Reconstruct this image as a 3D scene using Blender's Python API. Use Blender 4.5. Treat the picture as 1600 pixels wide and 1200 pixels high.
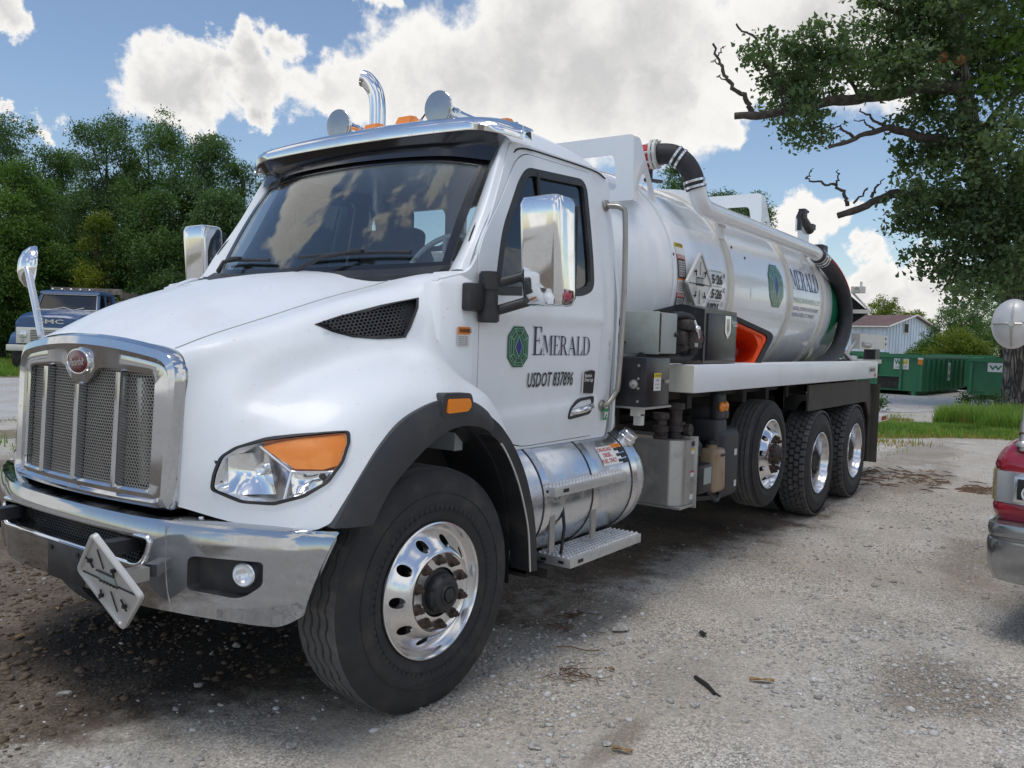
import bpy, bmesh, math, random
import numpy as np
from mathutils import Vector, Matrix
from mathutils.bvhtree import BVHTree
R = math.radians
PI = math.pi
rnd = random.Random(7)
for o in list(bpy.data.objects):
    bpy.data.objects.remove(o)
scene = bpy.context.scene
col = scene.collection

# ------------------------------------------------------------ camera
cam_d = bpy.data.cameras.new('camera')
cam = bpy.data.objects.new('camera', cam_d)
col.objects.link(cam)
YAW, PITCH, ROLL, FPX = R(35.469), R(-3.051), R(1.721), 1332.7
_f = Vector((math.cos(YAW)*math.cos(PITCH), math.sin(YAW)*math.cos(PITCH), math.sin(PITCH)))
_r0 = Vector((math.sin(YAW), -math.cos(YAW), 0)); _u0 = _r0.cross(_f)
_r = _r0*math.cos(ROLL)+_u0*math.sin(ROLL); _u = -_r0*math.sin(ROLL)+_u0*math.cos(ROLL)
cam.matrix_world = Matrix(((_r.x, _u.x, -_f.x, -2.806), (_r.y, _u.y, -_f.y, -3.55), (_r.z, _u.z, -_f.z, 1.643), (0, 0, 0, 1)))
cam_d.sensor_width = 36.0
cam_d.lens = 36.0*FPX/1600.0
cam_d.clip_start = 0.05
cam_d.clip_end = 2000
scene.camera = cam

# ------------------------------------------------------------ light
SUN_EL, SUN_AZ = 74.0, 176.0        # degrees; azimuth from +X towards +Y
SKY_STRENGTH = 0.104
EXPOSURE = 0.38
sd = Vector((math.cos(R(SUN_EL))*math.cos(R(SUN_AZ)), math.cos(R(SUN_EL))*math.sin(R(SUN_AZ)), math.sin(R(SUN_EL))))
sun_d = bpy.data.lights.new('sun', 'SUN')
sun_d.energy = 1.1
sun_d.angle = R(24)
sun_d.color = (1.0, 0.96, 0.90)
sun = bpy.data.objects.new('sun', sun_d)
col.objects.link(sun)
sun.rotation_euler = sd.to_track_quat('Z', 'Y').to_euler()
scene.view_settings.view_transform = 'Standard'
scene.view_settings.look = 'None'
scene.view_settings.exposure = EXPOSURE
scene.view_settings.gamma = 1
scene.view_settings.use_curve_mapping = False
scene.render.engine = 'CYCLES'

world = bpy.data.worlds.new('World')
scene.world = world
world.use_nodes = True
wt = world.node_tree
wt.nodes.clear()
class NT:
    """tiny node-tree helper"""
    def __init__(s, t): s.t = t
    def n(s, kind, **kw):
        nd = s.t.nodes.new('ShaderNode'+kind)
        for k, v in kw.items():
            if k.startswith('i_'):
                key = k[2:].replace('_', ' ')
                nd.inputs[key].default_value = v
            else:
                setattr(nd, k, v)
        return nd
    def l(s, a, b): s.t.links.new(a, b)
    def math(s, op, a, b=None, c=None, clamp=False):
        nd = s.t.nodes.new('ShaderNodeMath'); nd.operation = op; nd.use_clamp = clamp
        for i, v in enumerate((a, b, c)):
            if v is None: continue
            if isinstance(v, (int, float)): nd.inputs[i].default_value = v
            else: s.l(v, nd.inputs[i])
        return nd.outputs[0]
    def mapr(s, v, a, b, c=0.0, d=1.0, smooth=True):
        nd = s.t.nodes.new('ShaderNodeMapRange')
        nd.interpolation_type = 'SMOOTHSTEP' if smooth else 'LINEAR'
        s.l(v, nd.inputs[0])
        for i, x in enumerate((a, b, c, d)): nd.inputs[i+1].default_value = x
        return nd.outputs[0]
    def noise(s, vec, scale, detail=6.0, rough=0.55, dist=0.0, out=0):
        nd = s.t.nodes.new('ShaderNodeTexNoise')
        nd.inputs['Scale'].default_value = scale; nd.inputs['Detail'].default_value = detail
        nd.inputs['Roughness'].default_value = rough; nd.inputs['Distortion'].default_value = dist
        if vec is not None: s.l(vec, nd.inputs['Vector'])
        return nd.outputs[out]
    def mixc(s, fac, a, b, mode='MIX'):
        nd = s.t.nodes.new('ShaderNodeMix'); nd.data_type = 'RGBA'; nd.blend_type = mode
        if isinstance(fac, (int, float)): nd.inputs[0].default_value = fac
        else: s.l(fac, nd.inputs[0])
        for i, v in ((6, a), (7, b)):
            if isinstance(v, tuple): nd.inputs[i].default_value = (v[0], v[1], v[2], 1)
            else: s.l(v, nd.inputs[i])
        return nd.outputs[2]

def pixdir(px, py):
    """viewing direction that a point of the photograph (1600 x 1200) had"""
    d = _f + _r*((px-800)/FPX) - _u*((py-600)/FPX)
    return d.normalized()

w = NT(wt)
tc = w.n('TexCoord')
sky = w.n('TexSky'); sky.sky_type = 'NISHITA'; sky.sun_disc = False
sky.sun_elevation = R(SUN_EL); sky.sun_rotation = R(90-SUN_AZ)
sky.air_density = 1.0; sky.dust_density = 0.6; sky.ozone_density = 1.3
dirv = tc.outputs['Generated']
nz = w.noise(dirv, 7.0, 9.0, 0.6, out=1)
sub = w.n('VectorMath', operation='SUBTRACT'); w.l(nz, sub.inputs[0]); sub.inputs[1].default_value = (0.5, 0.5, 0.5)
scl = w.n('VectorMath', operation='SCALE'); w.l(sub.outputs[0], scl.inputs[0]); scl.inputs['Scale'].default_value = 0.15
nz2 = w.noise(dirv, 26.0, 8.0, 0.6, out=1)
sub2 = w.n('VectorMath', operation='SUBTRACT'); w.l(nz2, sub2.inputs[0]); sub2.inputs[1].default_value = (0.5, 0.5, 0.5)
scl2 = w.n('VectorMath', operation='SCALE'); w.l(sub2.outputs[0], scl2.inputs[0]); scl2.inputs['Scale'].default_value = 0.062
ad = w.n('VectorMath', operation='ADD'); w.l(scl.outputs[0], ad.inputs[0]); w.l(scl2.outputs[0], ad.inputs[1])
wd = w.n('VectorMath', operation='ADD'); w.l(dirv, wd.inputs[0]); w.l(ad.outputs[0], wd.inputs[1])
# cumulus heads seen in the photograph, (x, y, radius) in photo pixels
CLOUDS = [(445, 55, 50), (390, 95, 48), (345, 125, 42), (262, 140, 62), (310, 160, 60), (420, 140, 60), (510, 130, 65), (400, 190, 34),
          (620, 130, 95), (720, 110, 110), (820, 100, 130), (930, 120, 140), (1040, 130, 130), (1010, 40, 130), (860, 30, 110), (760, 60, 70), (700, 190, 60),
          (1110, 70, 90), (1120, 170, 60), (1230, 30, 120), (1360, 40, 120), (1180, 120, 60), (590, 8, 45), (88, 190, 34), (10, 178, 24), (30, 5, 40),
          (1290, 360, 48), (1255, 385, 40), (1325, 345, 34), (1390, 425, 44), (1430, 435, 44), (1480, 425, 40), (1380, 460, 50), (1470, 470, 60)]
best = None
for (px, py, rr) in CLOUDS:
    d = pixdir(px, py)
    dn = w.n('VectorMath', operation='DISTANCE'); w.l(wd.outputs[0], dn.inputs[0]); dn.inputs[1].default_value = d
    v = w.math('MULTIPLY_ADD', dn.outputs['Value'], -1.0/(rr/FPX), 1.0)
    best = v if best is None else w.math('SMOOTH_MAX', best, v, 0.25)
# elsewhere in the sky: the same kind of broken cumulus
gen = w.noise(dirv, 2.6, 8.0, 0.55, 0.3)
genm = w.mapr(gen, 0.46, 0.74, -0.5, 1.4, smooth=False)
dt = w.n('VectorMath', operation='DOT_PRODUCT'); w.l(dirv, dt.inputs[0]); dt.inputs[1].default_value = _f
gate = w.mapr(dt.outputs['Value'], 0.70, 0.50, 0.0, 1.0)
genv = w.math('SUBTRACT', genm, w.math('MULTIPLY', w.math('SUBTRACT', 1.0, gate), 3.0))
field = w.math('SMOOTH_MAX', best, genv, 0.1)
mask = w.mapr(field, -0.02, 0.27, 0.0, 1.0)
# cloud tone: bright heads, greyer thick undersides
tone_n = w.noise(wd.outputs[0], 4.2, 9.0, 0.62, 0.4)
tone = w.mapr(tone_n, 0.34, 0.64, 0.12, 1.0)
thick = w.mapr(field, 0.12, 0.85, 0.0, 1.0)
grey = w.math('MULTIPLY', w.math('MULTIPLY', thick, tone), w.math('MULTIPLY_ADD', gate, -0.65, 1.0))
ccol = w.mixc(grey, (0.94, 0.92, 0.89), (0.60, 0.60, 0.60))
bg1 = w.n('Background'); w.l(sky.outputs[0], bg1.inputs[0]); bg1.inputs[1].default_value = SKY_STRENGTH
bg2 = w.n('Background'); w.l(ccol, bg2.inputs[0]); bg2.inputs[1].default_value = 0.80
mx = w.n('MixShader'); w.l(mask, mx.inputs[0]); w.l(bg1.outputs[0], mx.inputs[1]); w.l(bg2.outputs[0], mx.inputs[2])
wo = w.n('OutputWorld'); w.l(mx.outputs[0], wo.inputs[0])
world.cycles.sampling_method = 'MANUAL'
world.cycles.sample_map_resolution = 512

# ------------------------------------------------------------ helpers
def link(o, parent=None):
    col.objects.link(o)
    if parent is not None: o.parent = parent
    return o
def tag(o, label=None, cat=None, group=None, kind=None):
    if label: o['label'] = label
    if cat: o['category'] = cat
    if group: o['group'] = group
    if kind: o['kind'] = kind
    return o
def thing(name, loc, label, cat, group=None, rotz=0.0):
    o = bpy.data.objects.new(name, None); o.empty_display_size = 0.2
    o.location = loc; o.rotation_euler = (0, 0, rotz)
    link(o); tag(o, label, cat, group)
    return o
def mesh_obj(name, me, mat, parent=None, smooth=None):
    me.materials.clear()
    me.materials.append(mat)
    if smooth is not None:
        me.polygons.foreach_set('use_smooth', [True]*len(me.polygons))
        me.set_sharp_from_angle(angle=R(smooth))
    return link(bpy.data.objects.new(name, me), parent)
def rounded_poly(pts, r, n=5):
    """round the corners of a 2D polygon"""
    out = []; N = len(pts)
    rr = r if isinstance(r, (list, tuple)) else [r]*N
    for i in range(N):
        p = Vector(pts[i]); a = Vector(pts[i-1]); b = Vector(pts[(i+1) % N])
        da = (a-p); db = (b-p)
        k = min(rr[i], da.length*0.45, db.length*0.45)
        if k < 1e-5: out.append((p.x, p.y)); continue
        A = p+da.normalized()*k; B = p+db.normalized()*k
        for j in range(n+1):
            t = j/n
            q = A*(1-t)**2+p*2*t*(1-t)+B*t*t
            out.append((q.x, q.y))
    return out
def cr(pts, n=8, closed=False):
    """Catmull-Rom through points of any dimension"""
    P = np.array(pts, float); N = len(P); out = []
    rng = range(N) if closed else range(N-1)
    for i in rng:
        if closed: a, b, c, d = P[i-1], P[i], P[(i+1) % N], P[(i+2) % N]
        else:
            b, c = P[i], P[i+1]
            a = P[i-1] if i > 0 else 2*b-c
            d = P[i+2] if i+2 < N else 2*c-b
        for j in range(n):
            t = j/n
            out.append(0.5*(2*b+(c-a)*t+(2*a-5*b+4*c-d)*t*t+(-a+3*b-3*c+d)*t**3))
    if not closed: out.append(P[-1])
    return np.array(out)
class MB:
    def __init__(s): s.v = []; s.f = []; s.m = []
    def add(s, vs, fs):
        o = len(s.v); s.m.append((o, len(s.f))); s.v += [tuple(map(float, v)) for v in vs]; s.f += [tuple(o+i for i in f) for f in fs]; return s
    def bm(s, b, M=None):
        b.verts.ensure_lookup_table()
        for i, v in enumerate(b.verts): v.index = i
        vs = [(M @ v.co if M else v.co) for v in b.verts]
        s.add(vs, [[v.index for v in f.verts] for f in b.faces]); b.free(); return s
    def box(s, c, size, rot=None, bev=0.0, seg=2, taper=None):
        b = bmesh.new(); bmesh.ops.create_cube(b, size=1.0)
        for v in b.verts:
            v.co = Vector((v.co.x*size[0], v.co.y*size[1], v.co.z*size[2]))
            if taper and v.co.z > 0: v.co.x *= taper; v.co.y *= taper
        if bev: bmesh.ops.bevel(b, geom=list(b.edges), offset=bev, segments=seg, affect='EDGES', profile=0.5, clamp_overlap=True)
        M = Matrix.Translation(c)
        if rot is not None:
            M = M @ (rot.to_4x4() if isinstance(rot, Matrix) else Matrix.Rotation(rot, 4, 'Z'))
        return s.bm(b, M)
    def tube(s, path, r, seg=12, caps=True):
        P = [Vector(p) for p in path]; n = len(P)
        rs = r if isinstance(r, (list, tuple, np.ndarray)) else [r]*n
        t0 = (P[1]-P[0]).normalized()
        ref = Vector((0, 0, 1)) if abs(t0.z) < 0.9 else Vector((1, 0, 0))
        u = t0.cross(ref).normalized(); vs = []; fs = []
        for i in range(n):
            t = (P[min(i+1, n-1)]-P[max(i-1, 0)]).normalized()
            u = (u-t*u.dot(t)).normalized(); w_ = t.cross(u)
            for k in range(seg):
                a = 2*PI*k/seg
                vs.append(P[i]+(u*math.cos(a)+w_*math.sin(a))*rs[i])
        for i in range(n-1):
            for k in range(seg):
                k2 = (k+1) % seg
                fs.append((i*seg+k, i*seg+k2, (i+1)*seg+k2, (i+1)*seg+k))
        if caps:
            fs.append(tuple(range(seg-1, -1, -1))); fs.append(tuple((n-1)*seg+k for k in range(seg)))
        return s.add(vs, fs)
    def cyl(s, p0, p1, r, r1=None, seg=20):
        return s.tube([p0, p1], [r, r if r1 is None else r1], seg)
    def lathe(s, prof, M=None, seg=48, closed=False, jit=None):
        """prof: (radius, height) turned round local Z"""
        vs = []; fs = []; n = len(prof)
        for k in range(seg):
            a = 2*PI*k/seg; ca, sa = math.cos(a), math.sin(a)
            for i, (r, h) in enumerate(prof):
                if jit: h = h+jit(i, k)
                v = Vector((r*ca, r*sa, h)); vs.append(M @ v if M else v)
        for k in range(seg):
            k2 = (k+1) % seg
            for i in range(n if closed else n-1):
                j = (i+1) % n
                fs.append((k*n+i, k2*n+i, k2*n+j, k*n+j))
        if not closed:
            if prof[0][0] > 1e-4 and prof[0][0] < 0.0: pass
        return s.add(vs, fs)
    def prism(s, poly, f0, f1):
        """poly 2D; f0,f1 map (a,b) to 3D for the two caps"""
        n = len(poly)
        vs = [f0(*p) for p in poly]+[f1(*p) for p in poly]
        fs = [tuple(range(n-1, -1, -1)), tuple(range(n, 2*n))]
        for i in range(n):
            j = (i+1) % n
            fs.append((i, j, n+j, n+i))
        return s.add(vs, fs)
    def loft(s, rings, closed=True, cap0=False, cap1=False):
        n = len(rings[0]); vs = [p for r_ in rings for p in r_]; fs = []
        for i in range(len(rings)-1):
            for k in range(n if closed else n-1):
                k2 = (k+1) % n
                fs.append((i*n+k, i*n+k2, (i+1)*n+k2, (i+1)*n+k))
        if cap0: fs.append(tuple(range(n-1, -1, -1)))
        if cap1: fs.append(tuple((len(rings)-1)*n+k for k in range(n)))
        return s.add(vs, fs)
    def sphere(s, c, r, sc=(1, 1, 1), u=16, v=10):
        b = bmesh.new(); bmesh.ops.create_uvsphere(b, u_segments=u, v_segments=v, radius=1)
        return s.bm(b, Matrix.Translation(c) @ Matrix.Diagonal((r*sc[0], r*sc[1], r*sc[2], 1)))
    def mir(s):
        """add the mirror image (y -> -y) of everything so far"""
        n = len(s.v)
        s.v += [(x, -y, z) for x, y, z in s.v[:n]]
        s.f += [tuple(n+i for i in reversed(f)) for f in s.f]
        return s
    def mirrored(s):
        m = MB(); m.v = [(x, -y, z) for x, y, z in s.v]; m.f = [tuple(reversed(f)) for f in s.f]; return m
    def mesh(s, name, fix=True):
        me = bpy.data.meshes.new(name); me.from_pydata(s.v, [], s.f); me.validate()
        if fix:
            b = bmesh.new(); b.from_mesh(me); bmesh.ops.recalc_face_normals(b, faces=b.faces); b.to_mesh(me); b.free()
        return me
    def out(s, name, mat, parent=None, smooth=35, fix=True):
        return mesh_obj(name, s.mesh(name, fix), mat, parent, smooth)
def each(mb, name, mat, parent=None, smooth=35):
    """every shape that was added becomes an object of its own"""
    mk = mb.m+[(len(mb.v), len(mb.f))]; out = []
    for (v0, f0), (v1, f1) in zip(mk[:-1], mk[1:]):
        q = MB(); q.add(mb.v[v0:v1], [tuple(i-v0 for i in f) for f in mb.f[f0:f1]])
        out.append(q.out(name, mat, parent, smooth))
    return out
def panel_bm(outer, holes, ymap, thick, dz=0.07, dx=0.12):
    """sheet outlined in (x,z), bent to y = ymap(x,z), with window holes and real thickness"""
    b = bmesh.new()
    def loop(p):
        vs = [b.verts.new((x, 0, z)) for x, z in p]
        for i in range(len(vs)): b.edges.new((vs[i-1], vs[i]))
    loop(outer)
    for h in holes: loop(h)
    bmesh.ops.triangle_fill(b, use_beauty=True, use_dissolve=False, edges=b.edges, normal=(0, -1, 0))
    xs = [p[0] for p in outer]; zs = [p[1] for p in outer]
    z = min(zs)+dz
    while z < max(zs):
        bmesh.ops.bisect_plane(b, geom=b.verts[:]+b.edges[:]+b.faces[:], plane_co=(0, 0, z), plane_no=(0, 0, 1)); z += dz
    x = min(xs)+dx
    while x < max(xs):
        bmesh.ops.bisect_plane(b, geom=b.verts[:]+b.edges[:]+b.faces[:], plane_co=(x, 0, 0), plane_no=(1, 0, 0)); x += dx
    for v in b.verts: v.co.y = ymap(v.co.x, v.co.z)
    bmesh.ops.recalc_face_normals(b, faces=b.faces)
    if sum(f.normal.y*f.calc_area() for f in b.faces) > 0: bmesh.ops.reverse_faces(b, faces=b.faces)
    n0 = len(b.verts)
    ret = bmesh.ops.extrude_face_region(b, geom=b.faces[:])
    for e in ret['geom']:
        if isinstance(e, bmesh.types.BMVert): e.co.y += thick
    bmesh.ops.recalc_face_normals(b, faces=b.faces)
    return b
def panel(outer, holes, ymap, thick, dz=0.07, dx=0.12): return MB().bm(panel_bm(outer, holes, ymap, thick, dz, dx))
_dg = lambda: bpy.context.evaluated_depsgraph_get()
def boolean(me, cutters, name):
    """difference of mesh data by mesh data, through modifiers on temporary objects"""
    o = bpy.data.objects.new('tmp', me); col.objects.link(o); tmp = [o]
    for c in cutters:
        q = bpy.data.objects.new('tmpc', c); col.objects.link(q); tmp.append(q)
        m = o.modifiers.new('b', 'BOOLEAN'); m.operation = 'DIFFERENCE'; m.object = q; m.solver = 'EXACT'
    bpy.context.view_layer.update()
    res = bpy.data.meshes.new_from_object(o.evaluated_get(_dg()))
    for t in tmp: bpy.data.objects.remove(t)
    res.name = name
    return res
def text_mb(txt, size, shear=0.0, extrude=0.0, squeeze=1.0, bold=0.0):
    """text as flat mesh pieces in local (x,y); returns verts (N,2) array and faces"""
    cu = bpy.data.curves.new('t', 'FONT'); cu.body = txt; cu.size = size; cu.shear = shear; cu.offset = bold
    cu.resolution_u = 2
    o = bpy.data.objects.new('t', cu); col.objects.link(o)
    bpy.context.view_layer.update()
    me = bpy.data.meshes.new_from_object(o.evaluated_get(_dg()))
    vs = np.array([v.co[:] for v in me.vertices]); fs = [tuple(p.vertices) for p in me.polygons]
    bpy.data.objects.remove(o); bpy.data.meshes.remove(me)
    vs[:, 0] *= squeeze
    return vs[:, :2], fs
# ------------------------------------------------------------ materials
def new_mat(name):
    m = bpy.data.materials.new(name); m.use_nodes = True
    t = m.node_tree; t.nodes.clear()
    h = NT(t); out = h.n('OutputMaterial'); bs = h.n('BsdfPrincipled'); h.l(bs.outputs[0], out.inputs[0])
    return m, h, bs, out
def mat(name, base, rough=0.5, metal=0.0, dirt=None, dirt_amt=0.0, dirt_scale=4.0, var=0.0, var_scale=8.0, rvar=0.0, bump=0.0, bump_scale=60.0, coat=0.0, trans=0.0, ior=1.5, emit=None, spots=0.0, flow=0.0, crough=0.04):
    m, h, bs, out = new_mat(name)
    tcn = h.n('TexCoord'); pos = tcn.outputs['Object']
    c = tuple(base)
    if var:
        nv = h.noise(pos, var_scale, 6, 0.6)
        lo = tuple(max(0, x*(1-var)) for x in c); hi = tuple(min(1, x*(1+var)) for x in c)
        c = h.mixc(h.mapr(nv, 0.3, 0.7), lo, hi)
    if dirt is not None:
        dp = pos
        if flow:
            mp = h.n('Mapping'); h.l(pos, mp.inputs[0]); mp.inputs['Scale'].default_value = (1, 1, 1.0/flow); dp = mp.outputs[0]
        dn = h.noise(dp, dirt_scale, 9, 0.65)
        fac = h.math('MULTIPLY', h.mapr(dn, 0.45, 0.75), dirt_amt)
        if spots:
            sn = h.noise(pos, dirt_scale*22, 3, 0.5)
            fac = h.math('MAXIMUM', fac, h.math('MULTIPLY', h.mapr(sn, 0.68, 0.74), spots))
        c = h.mixc(fac, c, dirt)
        rr = h.math('MULTIPLY_ADD', fac, 0.4, rough, clamp=True)
        h.l(rr, bs.inputs['Roughness'])
        if metal: h.l(h.math('MULTIPLY', h.math('SUBTRACT', 1.0, fac), metal), bs.inputs['Metallic'])
    else:
        bs.inputs['Roughness'].default_value = rough; bs.inputs['Metallic'].default_value = metal
        if rvar:
            rn = h.noise(pos, var_scale*1.7, 5, 0.6)
            h.l(h.mapr(rn, 0.3, 0.7, max(0.02, rough-rvar), rough+rvar), bs.inputs['Roughness'])
    if isinstance(c, tuple): bs.inputs['Base Color'].default_value = (*c, 1)
    else: h.l(c, bs.inputs['Base Color'])
    if bump:
        bn = h.noise(pos, bump_scale, 5, 0.6); b = h.n('Bump'); b.inputs['Strength'].default_value = bump; b.inputs['Distance'].default_value = 0.01
        h.l(bn, b.inputs['Height']); h.l(b.outputs[0], bs.inputs['Normal'])
    bs.inputs['Coat Weight'].default_value = coat; bs.inputs['Coat Roughness'].default_value = crough
    bs.inputs['Transmission Weight'].default_value = trans; bs.inputs['IOR'].default_value = ior
    return m
DUST = (0.30, 0.26, 0.21)
M = {}
M['paint'] = mat('white_paint', (0.83, 0.86, 0.885), 0.38, dirt=(0.48, 0.45, 0.40), dirt_amt=0.22, dirt_scale=2.2, coat=0.22, spots=0.35, crough=0.12)
M['tankpaint'] = mat('tank_white', (0.84, 0.86, 0.875), 0.25, dirt=(0.52, 0.49, 0.44), dirt_amt=0.28, dirt_scale=1.6, coat=0.9, spots=0.2, flow=3.0)
M['bandpaint'] = mat('band_cream', (0.70, 0.67, 0.58), 0.45, dirt=(0.40, 0.35, 0.28), dirt_amt=0.4, dirt_scale=6, spots=0.4)
M['chrome'] = mat('chrome', (0.86, 0.87, 0.88), 0.05, 1.0, dirt=(0.20, 0.18, 0.16), dirt_amt=0.20, dirt_scale=5.0, spots=0.5)
M['chromefront'] = mat('chrome_front', (0.60, 0.62, 0.65), 0.06, 1.0, dirt=(0.13, 0.12, 0.105), dirt_amt=0.30, dirt_scale=5.0, spots=0.6)
M['chromedirty'] = mat('chrome_dusty', (0.47, 0.485, 0.505), 0.05, 1.0, dirt=(0.14, 0.125, 0.11), dirt_amt=0.30, dirt_scale=3.2, spots=0.55, flow=2.0)
M['alu'] = mat('polished_aluminium', (0.80, 0.81, 0.83), 0.20, 1.0, dirt=(0.32, 0.29, 0.25), dirt_amt=0.4, dirt_scale=6, spots=0.35)
M['rim'] = mat('wheel_aluminium', (0.84, 0.84, 0.85), 0.17, 1.0, dirt=(0.30, 0.26, 0.21), dirt_amt=0.35, dirt_scale=9, spots=0.2)
M['fuel'] = mat('fuel_tank_aluminium', (0.70, 0.74, 0.80), 0.22, 1.0, dirt=(0.36, 0.33, 0.29), dirt_amt=0.5, dirt_scale=5, spots=0.3)
M['steel'] = mat('dull_steel', (0.50, 0.49, 0.47), 0.38, 0.75, dirt=(0.24, 0.19, 0.14), dirt_amt=0.6, dirt_scale=7, spots=0.35)
M['step'] = mat('step_aluminium', (0.62, 0.62, 0.61), 0.38, 0.6, dirt=(0.34, 0.30, 0.25), dirt_amt=0.5, dirt_scale=14)
M['mesh'] = mat('grille_mesh_metal', (0.36, 0.345, 0.32), 0.42, 0.7, dirt=(0.30, 0.26, 0.21), dirt_amt=0.6, dirt_scale=9)
M['black'] = mat('black_plastic', (0.022, 0.023, 0.026), 0.45, dirt=(0.12, 0.105, 0.09), dirt_amt=0.35, dirt_scale=5, bump=0.15, bump_scale=220)
M['flare'] = mat('grey_black_plastic', (0.040, 0.042, 0.048), 0.55, dirt=(0.16, 0.145, 0.12), dirt_amt=0.35, dirt_scale=4, bump=0.2, bump_scale=300)
M['dark'] = mat('dark_underbody', (0.018, 0.017, 0.016), 0.75, dirt=(0.09, 0.075, 0.06), dirt_amt=0.6, dirt_scale=5)
M['gloss'] = mat('black_gloss_paint', (0.018, 0.019, 0.022), 0.28, dirt=(0.12, 0.105, 0.09), dirt_amt=0.3, dirt_scale=4, spots=0.3)
M['rubber'] = mat('tyre_rubber', (0.026, 0.026, 0.028), 0.72, dirt=(0.115, 0.100, 0.082), dirt_amt=0.55, dirt_scale=6, bump=0.25, bump_scale=90)
M['tread'] = mat('tyre_tread_rubber', (0.105, 0.105, 0.107), 0.85, dirt=(0.24, 0.22, 0.195), dirt_amt=0.75, dirt_scale=12, bump=0.5, bump_scale=70)
M['hose'] = mat('rubber_hose', (0.020, 0.020, 0.023), 0.55, dirt=(0.11, 0.10, 0.09), dirt_amt=0.3, dirt_scale=9, bump=0.4, bump_scale=130)
M['rust'] = mat('rusty_iron', (0.075, 0.050, 0.036), 0.8, var=0.5, var_scale=30, bump=0.6, bump_scale=140)
M['valve'] = mat('valve_iron', (0.055, 0.042, 0.038), 0.6, var=0.5, var_scale=22, bump=0.5, bump_scale=90)
M['amber'] = mat('amber_lens', (0.80, 0.20, 0.012), 0.12, coat=0.6)
M['railsteel'] = mat('grab_rail_steel', (0.36, 0.34, 0.31), 0.3, 0.85, dirt=(0.22, 0.19, 0.15), dirt_amt=0.4, dirt_scale=8)
M['amberglass'] = mat('amber_signal_lens', (0.95, 0.27, 0.004), 0.10, bump=0.25, bump_scale=260, coat=0.8)
M['red'] = mat('red_lens', (0.42, 0.012, 0.012), 0.2, coat=0.4)
M['badge'] = mat('dark_red_enamel', (0.115, 0.010, 0.016), 0.25, coat=0.5)
M['frit'] = mat('windscreen_frit', (0.010, 0.010, 0.012), 0.15, coat=0.3)
M['interior'] = mat('cab_interior', (0.46, 0.48, 0.50), 0.8)
M['seat'] = mat('seat_cloth', (0.055, 0.058, 0.062), 0.9)
M['greybox'] = mat('grey_enamel', (0.36, 0.40, 0.38), 0.5, dirt=(0.26, 0.22, 0.15), dirt_amt=0.45, dirt_scale=9, spots=0.35)
M['orange'] = mat('orange_plastic', (0.85, 0.085, 0.012), 0.4, dirt=(0.30, 0.09, 0.04), dirt_amt=0.5, dirt_scale=11)
M['jug'] = mat('stained_plastic_bottle', (0.36, 0.26, 0.17), 0.4, dirt=(0.24, 0.13, 0.06), dirt_amt=0.8, dirt_scale=7, flow=2)
M['white'] = mat('white_sticker', (0.74, 0.74, 0.72), 0.5, dirt=(0.45, 0.42, 0.36), dirt_amt=0.2, dirt_scale=20)
M['navy'] = mat('navy_lettering', (0.022, 0.020, 0.085), 0.45)
M['ink'] = mat('black_ink', (0.015, 0.015, 0.016), 0.5)
M['greenink'] = mat('emerald_green', (0.008, 0.155, 0.070), 0.3, coat=0.3)
M['greendark'] = mat('emerald_dark', (0.006, 0.095, 0.048), 0.3, coat=0.3)
M['greenpale'] = mat('emerald_line', (0.42, 0.62, 0.52), 0.4)
M['blueink'] = mat('blue_diamond', (0.030, 0.028, 0.20), 0.4)
M['redink'] = mat('red_ink', (0.50, 0.030, 0.025), 0.5)
M['yellow'] = mat('yellow_ink', (0.72, 0.56, 0.02), 0.5)
M['orangeink'] = mat('orange_ink', (0.75, 0.22, 0.02), 0.5)
M['recycle'] = mat('green_sticker', (0.01, 0.30, 0.075), 0.45)
M['silver'] = mat('silver_plate', (0.62, 0.61, 0.59), 0.35, 0.35, dirt=(0.33, 0.30, 0.26), dirt_amt=0.45, dirt_scale=9, spots=0.4)
M['lamp'] = mat('reflector_chrome', (0.88, 0.89, 0.90), 0.22, 0.85)
M['horncover'] = mat('horn_cover_metal', (0.42, 0.42, 0.42), 0.22, 0.9, dirt=(0.2, 0.18, 0.16), dirt_amt=0.4, dirt_scale=9)
M['chromered'] = mat('worn_chrome', (0.42, 0.43, 0.44), 0.10, 1.0, dirt=(0.15, 0.14, 0.125), dirt_amt=0.35, dirt_scale=2.5, flow=3)
M['lampbright'] = mat('lamp_mirror', (0.92, 0.93, 0.94), 0.10, 1.0)
M['wmgreen'] = mat('dumpster_green', (0.022, 0.165, 0.072), 0.5, dirt=(0.06, 0.10, 0.075), dirt_amt=0.55, dirt_scale=1.6, spots=0.25, flow=2.5)
M['wmgreen2'] = mat('dumpster_rib_green', (0.028, 0.185, 0.085), 0.5, dirt=(0.11, 0.10, 0.07), dirt_amt=0.4, dirt_scale=2.5)
M['redpaint'] = mat('maroon_paint', (0.30, 0.010, 0.024), 0.22, dirt=(0.20, 0.05, 0.05), dirt_amt=0.3, dirt_scale=5, coat=0.8)
M['cream'] = mat('aged_cream_lens', (0.48, 0.38, 0.17), 0.3, var=0.15, var_scale=30, coat=0.4)
M['bluepaint'] = mat('old_blue_paint', (0.038, 0.095, 0.225), 0.35, dirt=(0.05, 0.07, 0.11), dirt_amt=0.4, dirt_scale=3, coat=0.3)
M['oldwhite'] = mat('old_white_paint', (0.66, 0.65, 0.60), 0.5, dirt=(0.42, 0.38, 0.31), dirt_amt=0.4, dirt_scale=5)
M['oldwood'] = mat('weathered_wood', (0.22, 0.19, 0.16), 0.9, var=0.4, var_scale=9, bump=0.4, bump_scale=30)
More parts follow.
